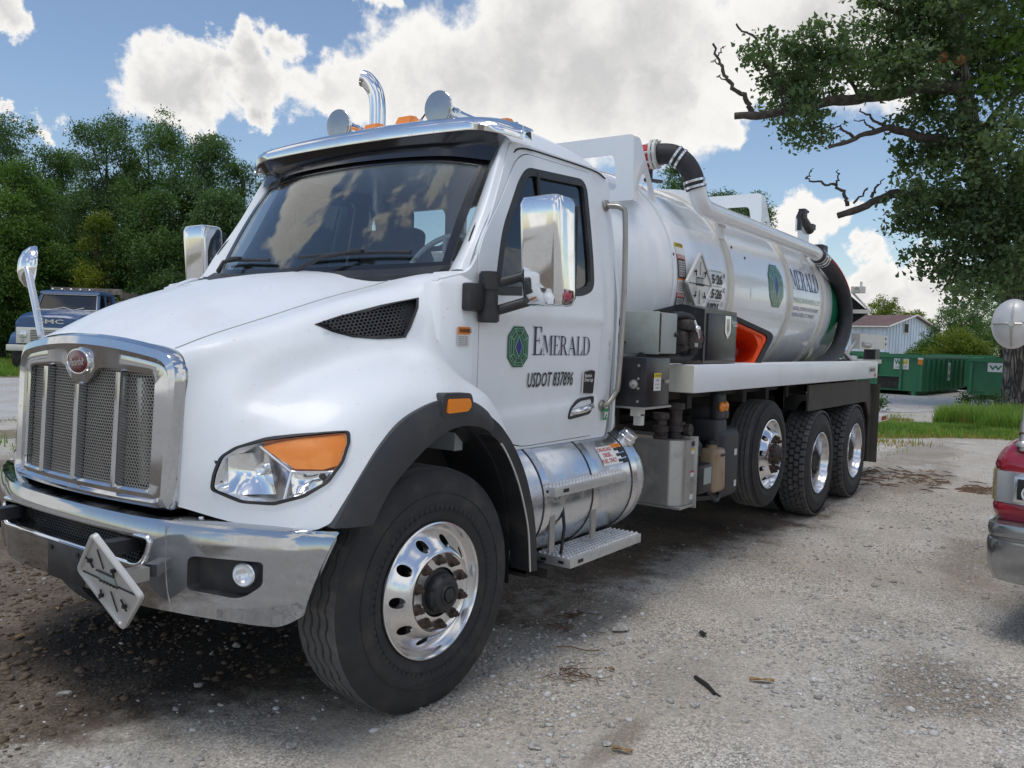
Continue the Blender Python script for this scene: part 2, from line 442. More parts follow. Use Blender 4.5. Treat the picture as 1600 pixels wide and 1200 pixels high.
M['shed'] = mat('pale_blue_steel', (0.68, 0.79, 0.89), 0.5, dirt=(0.36, 0.38, 0.40), dirt_amt=0.4, dirt_scale=0.7, flow=3)
M['shedroof'] = mat('rusty_red_roof', (0.14, 0.080, 0.068), 0.75, dirt=(0.30, 0.20, 0.17), dirt_amt=0.5, dirt_scale=0.8)
M['cover'] = None
def glass(name, tint, gl=1.0):
    m, h, bs, out = new_mat(name)
    h.t.nodes.remove(bs)
    tr = h.n('BsdfTransparent'); tr.inputs[0].default_value = (*tint, 1)
    gs = h.n('BsdfGlossy'); gs.inputs['Roughness'].default_value = 0.01; gs.inputs[0].default_value = (1, 1, 1, 1)
    fr = h.n('LayerWeight'); fr.inputs['Blend'].default_value = 0.5
    fres = h.math('MULTIPLY_ADD', h.math('POWER', fr.outputs['Facing'], 5.0), 0.9, 0.05)
    mx_ = h.n('MixShader'); h.l(h.math('MULTIPLY', fres, gl, clamp=True), mx_.inputs[0])
    h.l(tr.outputs[0], mx_.inputs[1]); h.l(gs.outputs[0], mx_.inputs[2]); h.l(mx_.outputs[0], out.inputs[0])
    return m
M['screen'] = glass('windscreen_glass', (0.88, 0.92, 0.92), 1.5)
M['sideglass'] = glass('tinted_side_glass', (0.22, 0.26, 0.28), 1.6)
M['clear'] = glass('clear_lens', (0.96, 0.965, 0.97), 0.5)

def leaf_mat(name, dark, light, trans=0.35, yellow=None, scale=0.5):
    m, h, bs, out = new_mat(name)
    geo = h.n('NewGeometry')
    rn = geo.outputs['Random Per Island']
    ns = h.noise(geo.outputs['Position'], scale, 5, 0.6)
    f = h.math('ADD', h.math('MULTIPLY', rn, 0.55), h.math('MULTIPLY', h.mapr(ns, 0.35, 0.65), 0.45))
    c = h.mixc(f, dark, light)
    if yellow: c = h.mixc(h.mapr(rn, 0.93, 0.95), c, yellow)
    h.l(c, bs.inputs['Base Color']); bs.inputs['Roughness'].default_value = 0.5
    bs.inputs['Specular IOR Level'].default_value = 0.35
    tl = h.n('BsdfTranslucent')
    tcol = h.mixc(1.0, c, (1.15, 1.25, 0.45), 'MULTIPLY'); h.l(tcol, tl.inputs[0])
    mx_ = h.n('MixShader'); mx_.inputs[0].default_value = trans
    h.l(bs.outputs[0], mx_.inputs[1]); h.l(tl.outputs[0], mx_.inputs[2]); h.l(mx_.outputs[0], out.inputs[0])
    return m
M['leaf'] = leaf_mat('tree_leaves', (0.050, 0.110, 0.036), (0.150, 0.250, 0.070), 0.38)
M['leaf2'] = leaf_mat('tree_leaves_bluish', (0.048, 0.105, 0.046), (0.138, 0.228, 0.084), 0.38)
M['leafl'] = leaf_mat('tree_leaves_pale', (0.060, 0.135, 0.028), (0.155, 0.260, 0.055), 0.38)
M['leafy'] = leaf_mat('shrub_leaves_yellow', (0.080, 0.140, 0.018), (0.270, 0.300, 0.035), 0.4)
M['oak'] = leaf_mat('oak_leaves', (0.066, 0.118, 0.060), (0.180, 0.245, 0.125), 0.45)
M['weed'] = leaf_mat('weed_leaves', (0.030, 0.075, 0.016), (0.085, 0.150, 0.040), 0.3)
M['grass'] = leaf_mat('grass_blades', (0.115, 0.240, 0.042), (0.300, 0.430, 0.100), 0.48, yellow=(0.36, 0.22, 0.09), scale=0.7)
M['drygrass'] = leaf_mat('dry_grass', (0.26, 0.20, 0.075), (0.56, 0.38, 0.16), 0.5, scale=0.7)
def bark_mat():
    m, h, bs, out = new_mat('oak_bark')
    tcn = h.n('TexCoord'); mp = h.n('Mapping'); h.l(tcn.outputs['Object'], mp.inputs[0]); mp.inputs['Scale'].default_value = (1, 1, 0.16)
    vo = h.n('TexVoronoi'); vo.feature = 'DISTANCE_TO_EDGE'; vo.inputs['Scale'].default_value = 9; h.l(mp.outputs[0], vo.inputs['Vector'])
    crk = h.mapr(vo.outputs['Distance'], 0.0, 0.16)
    nn = h.noise(tcn.outputs['Object'], 2.2, 8, 0.65)
    c1 = h.mixc(h.mapr(nn, 0.3, 0.7), (0.115, 0.095, 0.078), (0.30, 0.265, 0.225))
    c = h.mixc(crk, (0.045, 0.036, 0.030), c1); h.l(c, bs.inputs['Base Color']); bs.inputs['Roughness'].default_value = 0.9
    b = h.n('Bump'); b.inputs['Strength'].default_value = 1.0; b.inputs['Distance'].default_value = 0.05
    h.l(h.math('ADD', crk, h.math('MULTIPLY', nn, 0.6)), b.inputs['Height']); h.l(b.outputs[0], bs.inputs['Normal'])
    return m
M['bark'] = bark_mat()
M['twigbark'] = mat('branch_bark', (0.075, 0.062, 0.052), 0.9, var=0.4, var_scale=6, bump=0.6, bump_scale=40)
M['hexblack'] = M['black']

# ------------------------------------------------------------ ground
def ground_mat(name, base_a, base_b, stone_amt=0.5, yard=False):
    m, h, bs, out = new_mat(name)
    tcn = h.n('TexCoord'); P = tcn.outputs['Object']
    big = h.noise(P, 0.35, 6, 0.6); mid = h.noise(P, 1.7, 8, 0.65); fine = h.noise(P, 42, 6, 0.7)
    c = h.mixc(h.mapr(mid, 0.35, 0.65), base_a, base_b)
    c = h.mixc(h.math('MULTIPLY', h.mapr(big, 0.45, 0.65), 0.5), c, (0.47, 0.40, 0.31))
    if yard:
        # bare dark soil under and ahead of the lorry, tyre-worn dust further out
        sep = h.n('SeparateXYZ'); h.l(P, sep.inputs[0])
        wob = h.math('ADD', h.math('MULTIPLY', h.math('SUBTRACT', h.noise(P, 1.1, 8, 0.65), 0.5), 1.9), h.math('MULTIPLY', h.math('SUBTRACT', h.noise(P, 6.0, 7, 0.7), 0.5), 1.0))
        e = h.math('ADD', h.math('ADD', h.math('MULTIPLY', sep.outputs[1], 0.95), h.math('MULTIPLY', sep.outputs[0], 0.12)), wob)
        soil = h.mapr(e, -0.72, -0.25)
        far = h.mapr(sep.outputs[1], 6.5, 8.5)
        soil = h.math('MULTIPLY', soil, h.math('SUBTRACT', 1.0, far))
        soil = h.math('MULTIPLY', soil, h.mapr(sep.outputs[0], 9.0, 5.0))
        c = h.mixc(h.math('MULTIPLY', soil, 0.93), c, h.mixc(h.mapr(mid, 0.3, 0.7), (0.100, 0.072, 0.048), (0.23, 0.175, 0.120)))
        nose_shade = h.n('Mapping'); h.l(P, nose_shade.inputs[0]); nose_shade.inputs['Location'].default_value = (-0.35/1.5, -0.45/1.25, 0); nose_shade.inputs['Scale'].default_value = (1/1.5, 1/1.25, 0)  # shade below the lorry's front, painted into the soil colour
        shade_len = h.n('VectorMath', operation='LENGTH'); h.l(nose_shade.outputs[0], shade_len.inputs[0])
        c = h.mixc(h.math('MULTIPLY', h.mapr(h.math('ADD', shade_len.outputs['Value'], h.math('MULTIPLY', h.math('SUBTRACT', mid, 0.5), 1.2)), 1.15, 0.6), 0.9), c, (0.024, 0.021, 0.018))
        # wheel tracks pressed into the dust
        tw = h.math('ADD', sep.outputs[1], h.math('MULTIPLY', h.math('SUBTRACT', h.noise(P, 0.6, 4, 0.5), 0.5), 1.4))
        for yt in (-1.62, -2.15, -3.2):
            tk = h.math('MULTIPLY', h.mapr(h.math('ABSOLUTE', h.math('SUBTRACT', tw, yt)), 0.24, 0.10), h.math('MULTIPLY', h.mapr(mid, 0.35, 0.6), 0.6))
            c = h.mixc(tk, c, (0.60, 0.53, 0.44))
        # oily / damp stains near the red lorry and along the worn track
        for (sx, sy, ax, ay, k) in ((1.75, -2.95, 0.42, 0.30, 0.6), (4.9, -2.75, 1.0, 0.30, 0.5), (1.6, -1.0, 0.5, 0.3, 0.4), (1.05, -1.85, 0.3, 0.2, 0.2), (9.2, -1.6, 1.6, 0.28, 0.5), (0.2, -1.95, 0.30, 0.06, 0.5), (12.0, -1.0, 2.5, 0.5, 0.45)):
            mp = h.n('Mapping'); mp.vector_type = 'POINT'; h.l(P, mp.inputs[0])
            mp.inputs['Location'].default_value = (-sx/ax, -sy/ay, 0); mp.inputs['Scale'].default_value = (1/ax, 1/ay, 0)
            ln = h.n('VectorMath', operation='LENGTH'); h.l(mp.outputs[0], ln.inputs[0])
            d = h.math('ADD', ln.outputs['Value'], h.math('MULTIPLY', h.math('SUBTRACT', mid, 0.5), 1.6))
            f = h.math('MULTIPLY', h.mapr(d, 1.35, 0.55), k)
            c = h.mixc(f, c, (0.20, 0.155, 0.105))
    # two sizes of crushed stone
    hgt = None
    for sc, amt, thr in ((38, 0.6, 0.52), (80, 0.85, 0.47)):
        vo = h.n('TexVoronoi'); vo.inputs['Scale'].default_value = sc; vo.inputs['Randomness'].default_value = 1; h.l(P, vo.inputs['Vector'])
        sel = h.noise(P, 0.9+sc*0.008, 6, 0.65)
        pick = h.mapr(sel, thr-0.05, thr+0.10)
        sp = h.n('SeparateXYZ'); h.l(vo.outputs['Color'], sp.inputs[0])
        inside = h.mapr(vo.outputs['Distance'], 0.42, 0.30)
        keep = h.mapr(sp.outputs[1], 0.35, 0.45)
        fac = h.math('MULTIPLY', h.math('MULTIPLY', inside, keep), h.math('MULTIPLY', pick, amt*stone_amt))
        if yard: fac = h.math('MULTIPLY', fac, h.math('SUBTRACT', 1.0, h.math('MULTIPLY', soil, 0.8)))
        sc_ = h.mixc(sp.outputs[0], (0.22, 0.205, 0.19), (0.66, 0.65, 0.63))
        c = h.mixc(fac, c, sc_)
        hh = h.math('MULTIPLY', fac, h.math('MULTIPLY', h.math('SUBTRACT', 0.5, vo.outputs['Distance']), 0.9 if sc < 50 else 0.5))
        hgt = hh if hgt is None else h.math('ADD', hgt, hh)
    v3 = h.n('TexVoronoi'); v3.inputs['Scale'].default_value = 120; h.l(P, v3.inputs['Vector']); s3 = h.n('SeparateXYZ'); h.l(v3.outputs['Color'], s3.inputs[0])
    sp_ = h.mixc(s3.outputs[0], (0.30, 0.29, 0.28), (1.75, 1.75, 1.75))
    gm = h.mapr(h.noise(P, 0.8, 5, 0.6, 0.6), 0.40, 0.62)
    c = h.mixc(h.math('MULTIPLY_ADD', gm, 0.50, 0.22), c, h.mixc(1.0, c, sp_, 'MULTIPLY'))
    c = h.mixc(h.mapr(fine, 0.35, 0.7), h.mixc(0.30, c, (0.05, 0.045, 0.04)), c)
    h.l(c, bs.inputs['Base Color']); bs.inputs['Roughness'].default_value = 0.95
    bs.inputs['Specular IOR Level'].default_value = 0.2
    hgt = h.math('ADD', hgt, h.math('ADD', h.math('MULTIPLY', fine, 0.25), h.math('MULTIPLY', h.noise(P, 11, 6, 0.65), 0.8)))
    b = h.n('Bump'); b.inputs['Strength'].default_value = 1.0; b.inputs['Distance'].default_value = 0.03
    h.l(hgt, b.inputs['Height']); h.l(b.outputs[0], bs.inputs['Normal'])
    return m
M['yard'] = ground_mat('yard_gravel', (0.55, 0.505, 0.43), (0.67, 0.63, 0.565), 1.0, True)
M['lane'] = ground_mat('lane_gravel', (0.56, 0.555, 0.545), (0.64, 0.635, 0.625), 0.4)
M['verge'] = ground_mat('verge_soil', (0.19, 0.175, 0.095), (0.32, 0.285, 0.20), 0.4)

def gh(x, y):
    """gentle relief of the yard"""
    return (0.012*math.sin(x*1.9+y*0.7)*math.sin(y*1.3-x*0.4)+0.008*math.sin(x*4.1+1.3)*math.sin(y*3.7)) * (1.0 if x < 14 else 0.0)
def build_ground():
    # one sheet: fine near the camera, coarse out to the horizon
    def axis(a, b, n, far):
        core = list(np.linspace(a, b, n)); out = [core[0]-far*(k**2.2) for k in (1.0, 0.75, 0.55, 0.38, 0.24, 0.13, 0.06, 0.025)]
        return out+core+[core[-1]+far*(k**2.2) for k in (0.025, 0.06, 0.13, 0.24, 0.38, 0.55, 0.75, 1.0)]
    xs = axis(-4, 13.5, 180, 700); ys = axis(-5, 10, 150, 700)
    vs = [(x, y, gh(x, y) if (-4 < x < 13.5 and -5 < y < 10) else 0.0) for y in ys for x in xs]
    nx = len(xs); fs = [(j*nx+i, j*nx+i+1, (j+1)*nx+i+1, (j+1)*nx+i) for j in range(len(ys)-1) for i in range(nx-1)]
    mb = MB(); mb.add(vs, fs)
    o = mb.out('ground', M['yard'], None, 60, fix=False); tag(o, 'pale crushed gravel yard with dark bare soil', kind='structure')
build_ground()
def strip(line, wid, n=10, ja=0.0):
    jr = random.Random(4)
    c = cr(line, n); L = []; Rr = []
    for i, p in enumerate(c):
        t = c[min(i+1, len(c)-1)]-c[max(i-1, 0)]; t = t/np.linalg.norm(t); nn = np.array((-t[1], t[0]))
        w_ = (wid if not isinstance(wid, (list, tuple)) else np.interp(i/(len(c)-1), np.linspace(0, 1, len(wid)), wid))
        j = 0.18*math.sin(i*2.3)+0.12*math.sin(i*5.1)
        if ja: j = ja*(math.sin(i*.23)+.7*math.sin(i*.61+1)+jr.uniform(-.6, .6))
        L.append(p+nn*(w_/2+j)); Rr.append(p-nn*(w_/2-j*0.7))
    return c, L, Rr
VERGE = [(-8, 17.5), (-3, 13.6), (3.0, 9.9), (9.5, 5.2), (16.4, -0.2), (22, -5), (30, -13)]
VW = [2.0, 2.0, 1.8, 2.4, 3.6, 4.2, 4.0]
_, vl, vr = strip(VERGE, [q*.6 for q in VW], 60, .32)
mb = MB(); n = len(vl)
mb.add([(p[0], p[1], 0.014) for p in vl]+[(p[0], p[1], 0.014) for p in vr], [(i, i+1, n+i+1, n+i) for i in range(n-1)])
tag(mb.out('grass_verge', M['verge'], None, None, fix=False), 'narrow soil verge with grass between yard and lane', kind='structure')
LANE = [(-14, 33), (-5, 25), (5.5, 18.5), (15, 12), (27, 4.5), (36, -3), (50, -14)]
_, ll, lr = strip(LANE, [13.5, 13.5, 13.0, 12, 11.5, 12, 12])
mb = MB(); n = len(ll)
mb.add([(p[0], p[1], 0.008) for p in ll]+[(p[0], p[1], 0.008) for p in lr], [(i, i+1, n+i+1, n+i) for i in range(n-1)])
tag(mb.out('lane', M['lane'], None, None, fix=False), 'light grey gravel lane beyond the verge', kind='structure')
mb = MB(); pts = [(-60, 40), (-20, 39.5), (-8, 32.5), (4, 26.3), (12, 22.3), (22, 19), (34, 16), (60, 30), (60, 90), (-60, 90)]
mb.add([(x, y, 0.012) for x, y in pts], [tuple(range(len(pts)))])
tag(mb.out('grass_field', M['verge'], None, None, fix=False), 'rough grass ground under the tree line', kind='structure')

nrng = np.random.default_rng(11)
def np_mesh(name, V, F, mat_, parent=None, smooth=False):
    """fast mesh from arrays; F has a constant number of corners"""
    me = bpy.data.meshes.new(name)
    nv, nf, k = len(V), len(F), F.shape[1]
    me.vertices.add(nv); me.loops.add(nf*k); me.polygons.add(nf)
    me.vertices.foreach_set('co', np.ascontiguousarray(V, np.float32).ravel())
    me.loops.foreach_set('vertex_index', np.ascontiguousarray(F, np.int32).ravel())
    me.polygons.foreach_set('loop_start', np.arange(0, nf*k, k, dtype=np.int32))
    if smooth: me.polygons.foreach_set('use_smooth', np.ones(nf, bool))
    me.update(calc_edges=True); me.validate()
    me.materials.append(mat_)
    return link(bpy.data.objects.new(name, me), parent)
def unit_dirs(n):
    v = nrng.normal(size=(n, 3)); return v/np.linalg.norm(v, axis=1)[:, None]
def leaves(P, size, name, mat_, parent, droop=0.2, aspect=0.55, up=0.35, bend=0.25):
    """one bent 4-corner leaf (two triangles) at each point of P"""
    n = len(P)
    a = unit_dirs(n); a[:, 2] -= droop; a /= np.linalg.norm(a, axis=1)[:, None]
    nn = unit_dirs(n); nn[:, 2] = np.abs(nn[:, 2])+up
    b = np.cross(nn, a); b /= np.linalg.norm(b, axis=1)[:, None]
    c = np.cross(a, b)
    s = size*nrng.uniform(0.65, 1.35, n)[:, None]
    p0 = P-a*s*0.5; p2 = P+a*s*0.5
    p1 = P+b*s*aspect*0.5-c*s*bend*0.3+a*s*0.08; p3 = P-b*s*aspect*0.5-c*s*bend*0.3+a*s*0.08
    V = np.stack([p0, p1, p2, p3], 1).reshape(-1, 3)
    i = np.arange(n)*4
    F = np.concatenate([np.stack([i, i+1, i+2], 1), np.stack([i, i+2, i+3], 1)])
    return np_mesh(name, V, F, mat_, parent)
def crown_points(lobes, nclump, per, spread, hollow=0.55, seedjit=0.25):
    """leaf positions: clumps on and inside a set of ellipsoid lobes (centre, radii)"""
    vol = np.array([l[1][0]*l[1][1]*l[1][2] for l in lobes])**(2/3.); pr = vol/vol.sum()
    k = nrng.choice(len(lobes), nclump, p=pr)
    C = np.array([l[0] for l in lobes])[k]; Rr = np.array([l[1] for l in lobes])[k]
    d = unit_dirs(nclump); rad = hollow+(1-hollow)*nrng.random(nclump)**0.6
    rad *= 1+seedjit*np.clip(nrng.normal(size=nclump), -1.5, 1.2)*0.5
    cen = C+d*Rr*rad[:, None]
    sp = spread*nrng.uniform(0.5, 1.4, nclump)
    cnt = per
    off = np.clip(nrng.normal(size=(nclump, cnt, 3)), -1.7, 1.7)*sp[:, None, None]*np.array([1, 1, 0.55])
    # each clump hangs outwards from its lobe
    off[:, :, 2] -= 0.35*np.hypot(off[:, :, 0], off[:, :, 1])
    return (cen[:, None, :]+off).reshape(-1, 3)
def trunk_mesh(mb, path, r0, r1, seg=9):
    p = cr(path, 5); n = len(p)
    rs = [r0+(r1-r0)*(i/(n-1))**0.8 for i in range(n)]
    rs[0] *= 1.25
    mb.tube([tuple(q) for q in p], rs, seg)
def tree(name, base, h, w_, mat_, label, cat, group, nclump=700, per=26, leaf=0.17, spread=0.45, nl=9, low=0.15, seed=0, top=None):
    rs = random.Random(seed)
    root = thing(name, base, label, cat, group)
    lobes = []
    for i in range(nl):
        t = i/(nl-1)
        zz = h*(low+(0.90-low)*t)
        rad = w_*(0.95 if t < 0.55 else 0.95-(t-0.55)*1.35)
        a = i*2.4+rs.random(); dd = rad*rs.uniform(0.30, 0.62) if t < 0.9 else 0
        s = max(0.22*w_, rad*rs.uniform(0.42, 0.62))
        lobes.append(((dd*math.cos(a), dd*math.sin(a), zz), (s, s, s*rs.uniform(0.75, 1.2))))
    for i in range(nl*2):
        a = rs.random()*2*PI; t = rs.random()**0.8
        rad = w_*(1.0 if t < 0.5 else 1.0-(t-0.5)*1.3); s = w_*rs.uniform(0.13, 0.27)
        lobes.append(((rad*0.85*math.cos(a), rad*0.85*math.sin(a), h*(low+(0.95-low)*t)), (s, s, s*rs.uniform(0.8, 1.5))))
    P = crown_points(lobes, nclump, per, spread)
    P = P[P[:, 2] > 0.05]
    leaves(P, leaf, 'crown', mat_, root, droop=0.35, aspect=0.42)
    mb = MB(); lean = rs.uniform(-0.4, 0.4)
    trunk_mesh(mb, [(0, 0, -0.1), (lean*0.3, 0.1, h*0.3), (lean, 0, h*0.62), (lean*1.2, 0.1, h*0.86)], 0.055*w_+0.05, 0.03)
    for i in range(6):
        a = i*1.9+rs.random(); zz = h*(0.25+0.08*i)
        trunk_mesh(mb, [(lean*0.5, 0, zz), (w_*0.3*math.cos(a), w_*0.3*math.sin(a), zz+h*0.1), (w_*0.62*math.cos(a), w_*0.62*math.sin(a), zz+h*0.17)], 0.03*w_, 0.015, 6)
    mb.out('trunk', M['twigbark'], root, 60)
    return root
# ================================================================ the white vacuum tanker
truck = thing('tanker_truck', (0, 0, 0), 'large white vacuum tanker lorry parked on gravel with chrome grille and green emblem', 'truck')
def mb_curve_fn(pts):
    pts = sorted(pts)
    xs = [p[0] for p in pts]; ys = [p[1] for p in pts]
    return lambda x: float(np.interp(x, xs, ys))
# ---------------- hood : smooth skin over a control net (driver side, y < 0; mirrored)
NET = [
 [(-.965,0,1.600),(-.955,-.28,1.592),(-.915,-.54,1.568),(-.895,-.610,1.520),(-.900,-.622,1.40),(-.905,-.620,1.27),(-.910,-.615,1.16),(-.915,-.610,1.06),(-.920,-.600,.955)],
 [(-.720,0,1.735),(-.715,-.28,1.716),(-.700,-.55,1.635),(-.715,-.650,1.595),(-.735,-.705,1.49),(-.765,-.770,1.37),(-.790,-.820,1.26),(-.805,-.870,1.10),(-.790,-.920,.915)],
 [(-.450,0,1.838),(-.450,-.28,1.812),(-.440,-.56,1.718),(-.490,-.705,1.680),(-.520,-.785,1.58),(-.550,-.832,1.448),(-.598,-.955,1.352),(-.632,-1.090,1.195),(-.645,-1.195,.935)],
 [(-.150,0,1.912),(-.150,-.28,1.888),(-.145,-.58,1.807),(-.200,-.790,1.785),(-.220,-.870,1.68),(-.255,-.915,1.548),(-.300,-1.052,1.470),(-.340,-1.165,1.365),(-.400,-1.215,1.215)],
 [(.150,0,1.955),(.150,-.28,1.936),(.125,-.60,1.880),(.060,-.880,1.865),(.035,-.985,1.76),(.005,-1.010,1.605),(.0,-1.102,1.520),(-.010,-1.180,1.430),(-.020,-1.218,1.372)],
 [(.310,0,1.975),(.310,-.29,1.960),(.265,-.61,1.922),(.150,-.915,1.905),(.100,-1.015,1.775),(.070,-1.055,1.60),(.150,-1.115,1.475),(.265,-1.165,1.375),(.300,-1.205,1.290)],
 [(.470,0,1.985),(.455,-.30,1.972),(.395,-.63,1.955),(.250,-.935,1.930),(.165,-1.030,1.78),(.125,-1.065,1.60),(.215,-1.090,1.475),(.430,-1.120,1.350),(.610,-1.135,1.115)],
]
def spline_net(net, n):
    a = np.array([cr(row, n) for row in net])              # rows x T x 3
    b = np.array([cr(a[:, j], n) for j in range(a.shape[1])])  # T x S x 3
    return b.transpose(1, 0, 2)
NET[0] = [(x+.035, y, z) for x, y, z in NET[0]]
G = spline_net(NET, 7)
S_, T_ = G.shape[:2]
full = np.concatenate([(G*np.array([1, -1, 1]))[:, ::-1][:, :-1], G], 1)
Wn = full.shape[1]
hv = [tuple(p) for p in full.reshape(-1, 3)]
hf = [(i*Wn+j, (i+1)*Wn+j, (i+1)*Wn+j+1, i*Wn+j+1) for i in range(S_-1) for j in range(Wn-1)]
mb = MB().add(hv, hf)
hood_me0 = mb.mesh('hood_skin')
hbm = bmesh.new(); hbm.from_mesh(hood_me0)
if sum(f.normal.z for f in hbm.faces) < 0: bmesh.ops.reverse_faces(hbm, faces=hbm.faces)
hood_bvh = BVHTree.FromBMesh(hbm)
ret = bmesh.ops.solidify(hbm, geom=hbm.faces[:], thickness=0.018)
bmesh.ops.recalc_face_normals(hbm, faces=hbm.faces)
hood_me1 = bpy.data.meshes.new('hood_solid'); hbm.to_mesh(hood_me1); hbm.free()
def snap(p, off=0.0):
    loc, nor, idx, d = hood_bvh.find_nearest(Vector(p))
    if nor.dot(Vector((loc.x-0.3, loc.y, loc.z-1.0))) < 0: nor = -nor
    return loc+nor*off, nor
def hood_patch(poly3, off, name, mat_, parent, cuts=3, inner=None):
    """patch lying on the hood inside a 3D outline"""
    b = bmesh.new()
    def lp(pp):
        vs = [b.verts.new(snap(p)[0]) for p in pp]
        for i in range(len(vs)): b.edges.new((vs[i-1], vs[i]))
    lp(poly3)
    if inner: lp(inner)
    bmesh.ops.triangle_fill(b, use_beauty=True, edges=b.edges)
    for _ in range(cuts): bmesh.ops.subdivide_edges(b, edges=[e for e in b.edges if e.calc_length() > 0.03], cuts=1)
    bmesh.ops.triangulate(b, faces=b.faces)
    for v in b.verts: v.co = snap(v.co, off)[0]
    bmesh.ops.recalc_face_normals(b, faces=b.faces)
    return b
# headlamp and vent outlines (driver side)
HL = [(-.865,-.770,1.035),(-.850,-.775,1.095),(-.815,-.790,1.160),(-.765,-.830,1.195),(-.690,-.925,1.225),(-.610,-1.055,1.255),(-.522,-1.178,1.288),
      (-.530,-1.192,1.240),(-.570,-1.195,1.160),(-.615,-1.160,1.080),(-.660,-1.090,1.022),(-.712,-1.000,.992),(-.790,-.890,.996)]
VENT = [(-.385,-.810,1.690),(-.28,-.850,1.735),(-.10,-.915,1.788),(.062,-.985,1.822),(.045,-1.00,1.775),(-.015,-1.02,1.675),(-.045,-1.03,1.645),(-.16,-.985,1.637),(-.26,-.93,1.642),(-.33,-.865,1.662)]
def dense(pts, n=4, closed=True): return [tuple(p) for p in cr(pts, n, closed)]
def round3(pts, r=0.02, n=4):
    out = []; N = len(pts)
    for i in range(N):
        p, a, b = Vector(pts[i]), Vector(pts[i-1]), Vector(pts[(i+1) % N])
        k = min(r, (a-p).length*.48, (b-p).length*.48); A = p+(a-p).normalized()*k; B = p+(b-p).normalized()*k
        for j in range(n+1):
            t = j/n; out.append(tuple(A*(1-t)**2+p*2*t*(1-t)+B*t*t))
    return out
def refine(pts, n=3, r=0.02):
    """straight-sided outline with small rounded corners, in 3D"""
    out = []; N = len(pts)
    for i in range(N):
        a, b = Vector(pts[i]), Vector(pts[(i+1) % N])
        for j in range(n): out.append(tuple(a.lerp(b, j/n)))
    return out
HLs = [tuple(snap(p)[0]) for p in round3(HL, .018, 3)]
VTs = [tuple(snap(p)[0]) for p in refine(VENT, 3)]
def prism_along(pts, d, a, b, scale=1.0):
    d = Vector(d).normalized(); c = sum((Vector(p) for p in pts), Vector())/len(pts)
    pp = [c+(Vector(p)-c)*scale for p in pts]
    m = MB(); n = len(pp)
    m.add([p+d*a for p in pp]+[p+d*b for p in pp], [tuple(range(n-1, -1, -1)), tuple(range(n, 2*n))]+[(i, (i+1) % n, n+(i+1) % n, n+i) for i in range(n)])
    return m
HLn = Vector((-.78, -.60, .16)).normalized(); VTn = Vector((-.28, -.92, .28)).normalized()
cut_h = prism_along(HLs, HLn, 0.12, -0.09); cut_v = prism_along(VTs, VTn, 0.06, -0.05)
cutters = []
for c_ in (cut_h, cut_v):
    for q in (c_, c_.mirrored()): cutters.append(q.mesh('cut'))
hood_me = boolean(hood_me1, cutters, 'hood')
hood = mesh_obj('hood', hood_me, M['paint'], truck, 30)

def inset3(pts, k):
    c = sum((Vector(p) for p in pts), Vector())/len(pts)
    out = []
    for p in pts:
        d = (c-Vector(p)); L = d.length
        out.append(tuple(Vector(p)+d*(k/max(L, 1e-6))))
    return out
def offs_(poly, k):
    P = np.array(poly); area = 0.5*np.sum(P[:, 0]*np.roll(P[:, 1], -1)-np.roll(P[:, 0], -1)*P[:, 1])
    t = np.roll(P, -1, 0)-np.roll(P, 1, 0); t /= np.maximum(np.linalg.norm(t, axis=1)[:, None], 1e-9)
    return [tuple(p) for p in P+np.stack([-t[:, 1], t[:, 0]], 1)*(k if area > 0 else -k)]
def hex_sheet(poly, o, ax, ay, pitch, bar, depth, elong=1.0):
    """honeycomb plate: cells whose centre lies inside poly (local 2D), each a ring with depth"""
    from mathutils.geometry import intersect_point_tri_2d
    def inside(x, y):
        c = False; n = len(poly)
        for i in range(n):
            x1, y1 = poly[i]; x2, y2 = poly[i-1]
            if (y1 > y) != (y2 > y) and x < (x2-x1)*(y-y1)/(y2-y1)+x1: c = not c
        return c
    o = Vector(o); ax = Vector(ax).normalized(); ay = Vector(ay).normalized(); nn = ax.cross(ay)
    m = MB(); xs = [p[0] for p in poly]; ys = [p[1] for p in poly]
    py = pitch*0.866*elong; j = 0; y = min(ys)
    while y < max(ys):
        x = min(xs)+(pitch/2 if j % 2 else 0)
        while x < max(xs):
            if inside(x, y):
                vo = []; vi = []; vb = []
                for k in range(6):
                    a = PI/6+k*PI/3; ca, sa = math.cos(a), math.sin(a)*elong
                    ro = pitch/math.sqrt(3); ri = ro-bar
                    vo.append(o+ax*(x+ro*ca)+ay*(y+ro*sa)); vi.append(o+ax*(x+ri*ca)+ay*(y+ri*sa)); vb.append(o+ax*(x+ri*ca)+ay*(y+ri*sa)-nn*depth)
                m.add(vo+vi+vb, [(k, (k+1) % 6, 6+(k+1) % 6, 6+k) for k in range(6)]+[(6+k, 6+(k+1) % 6, 12+(k+1) % 6, 12+k) for k in range(6)])
            x += pitch
        y += py; j += 1
    return m
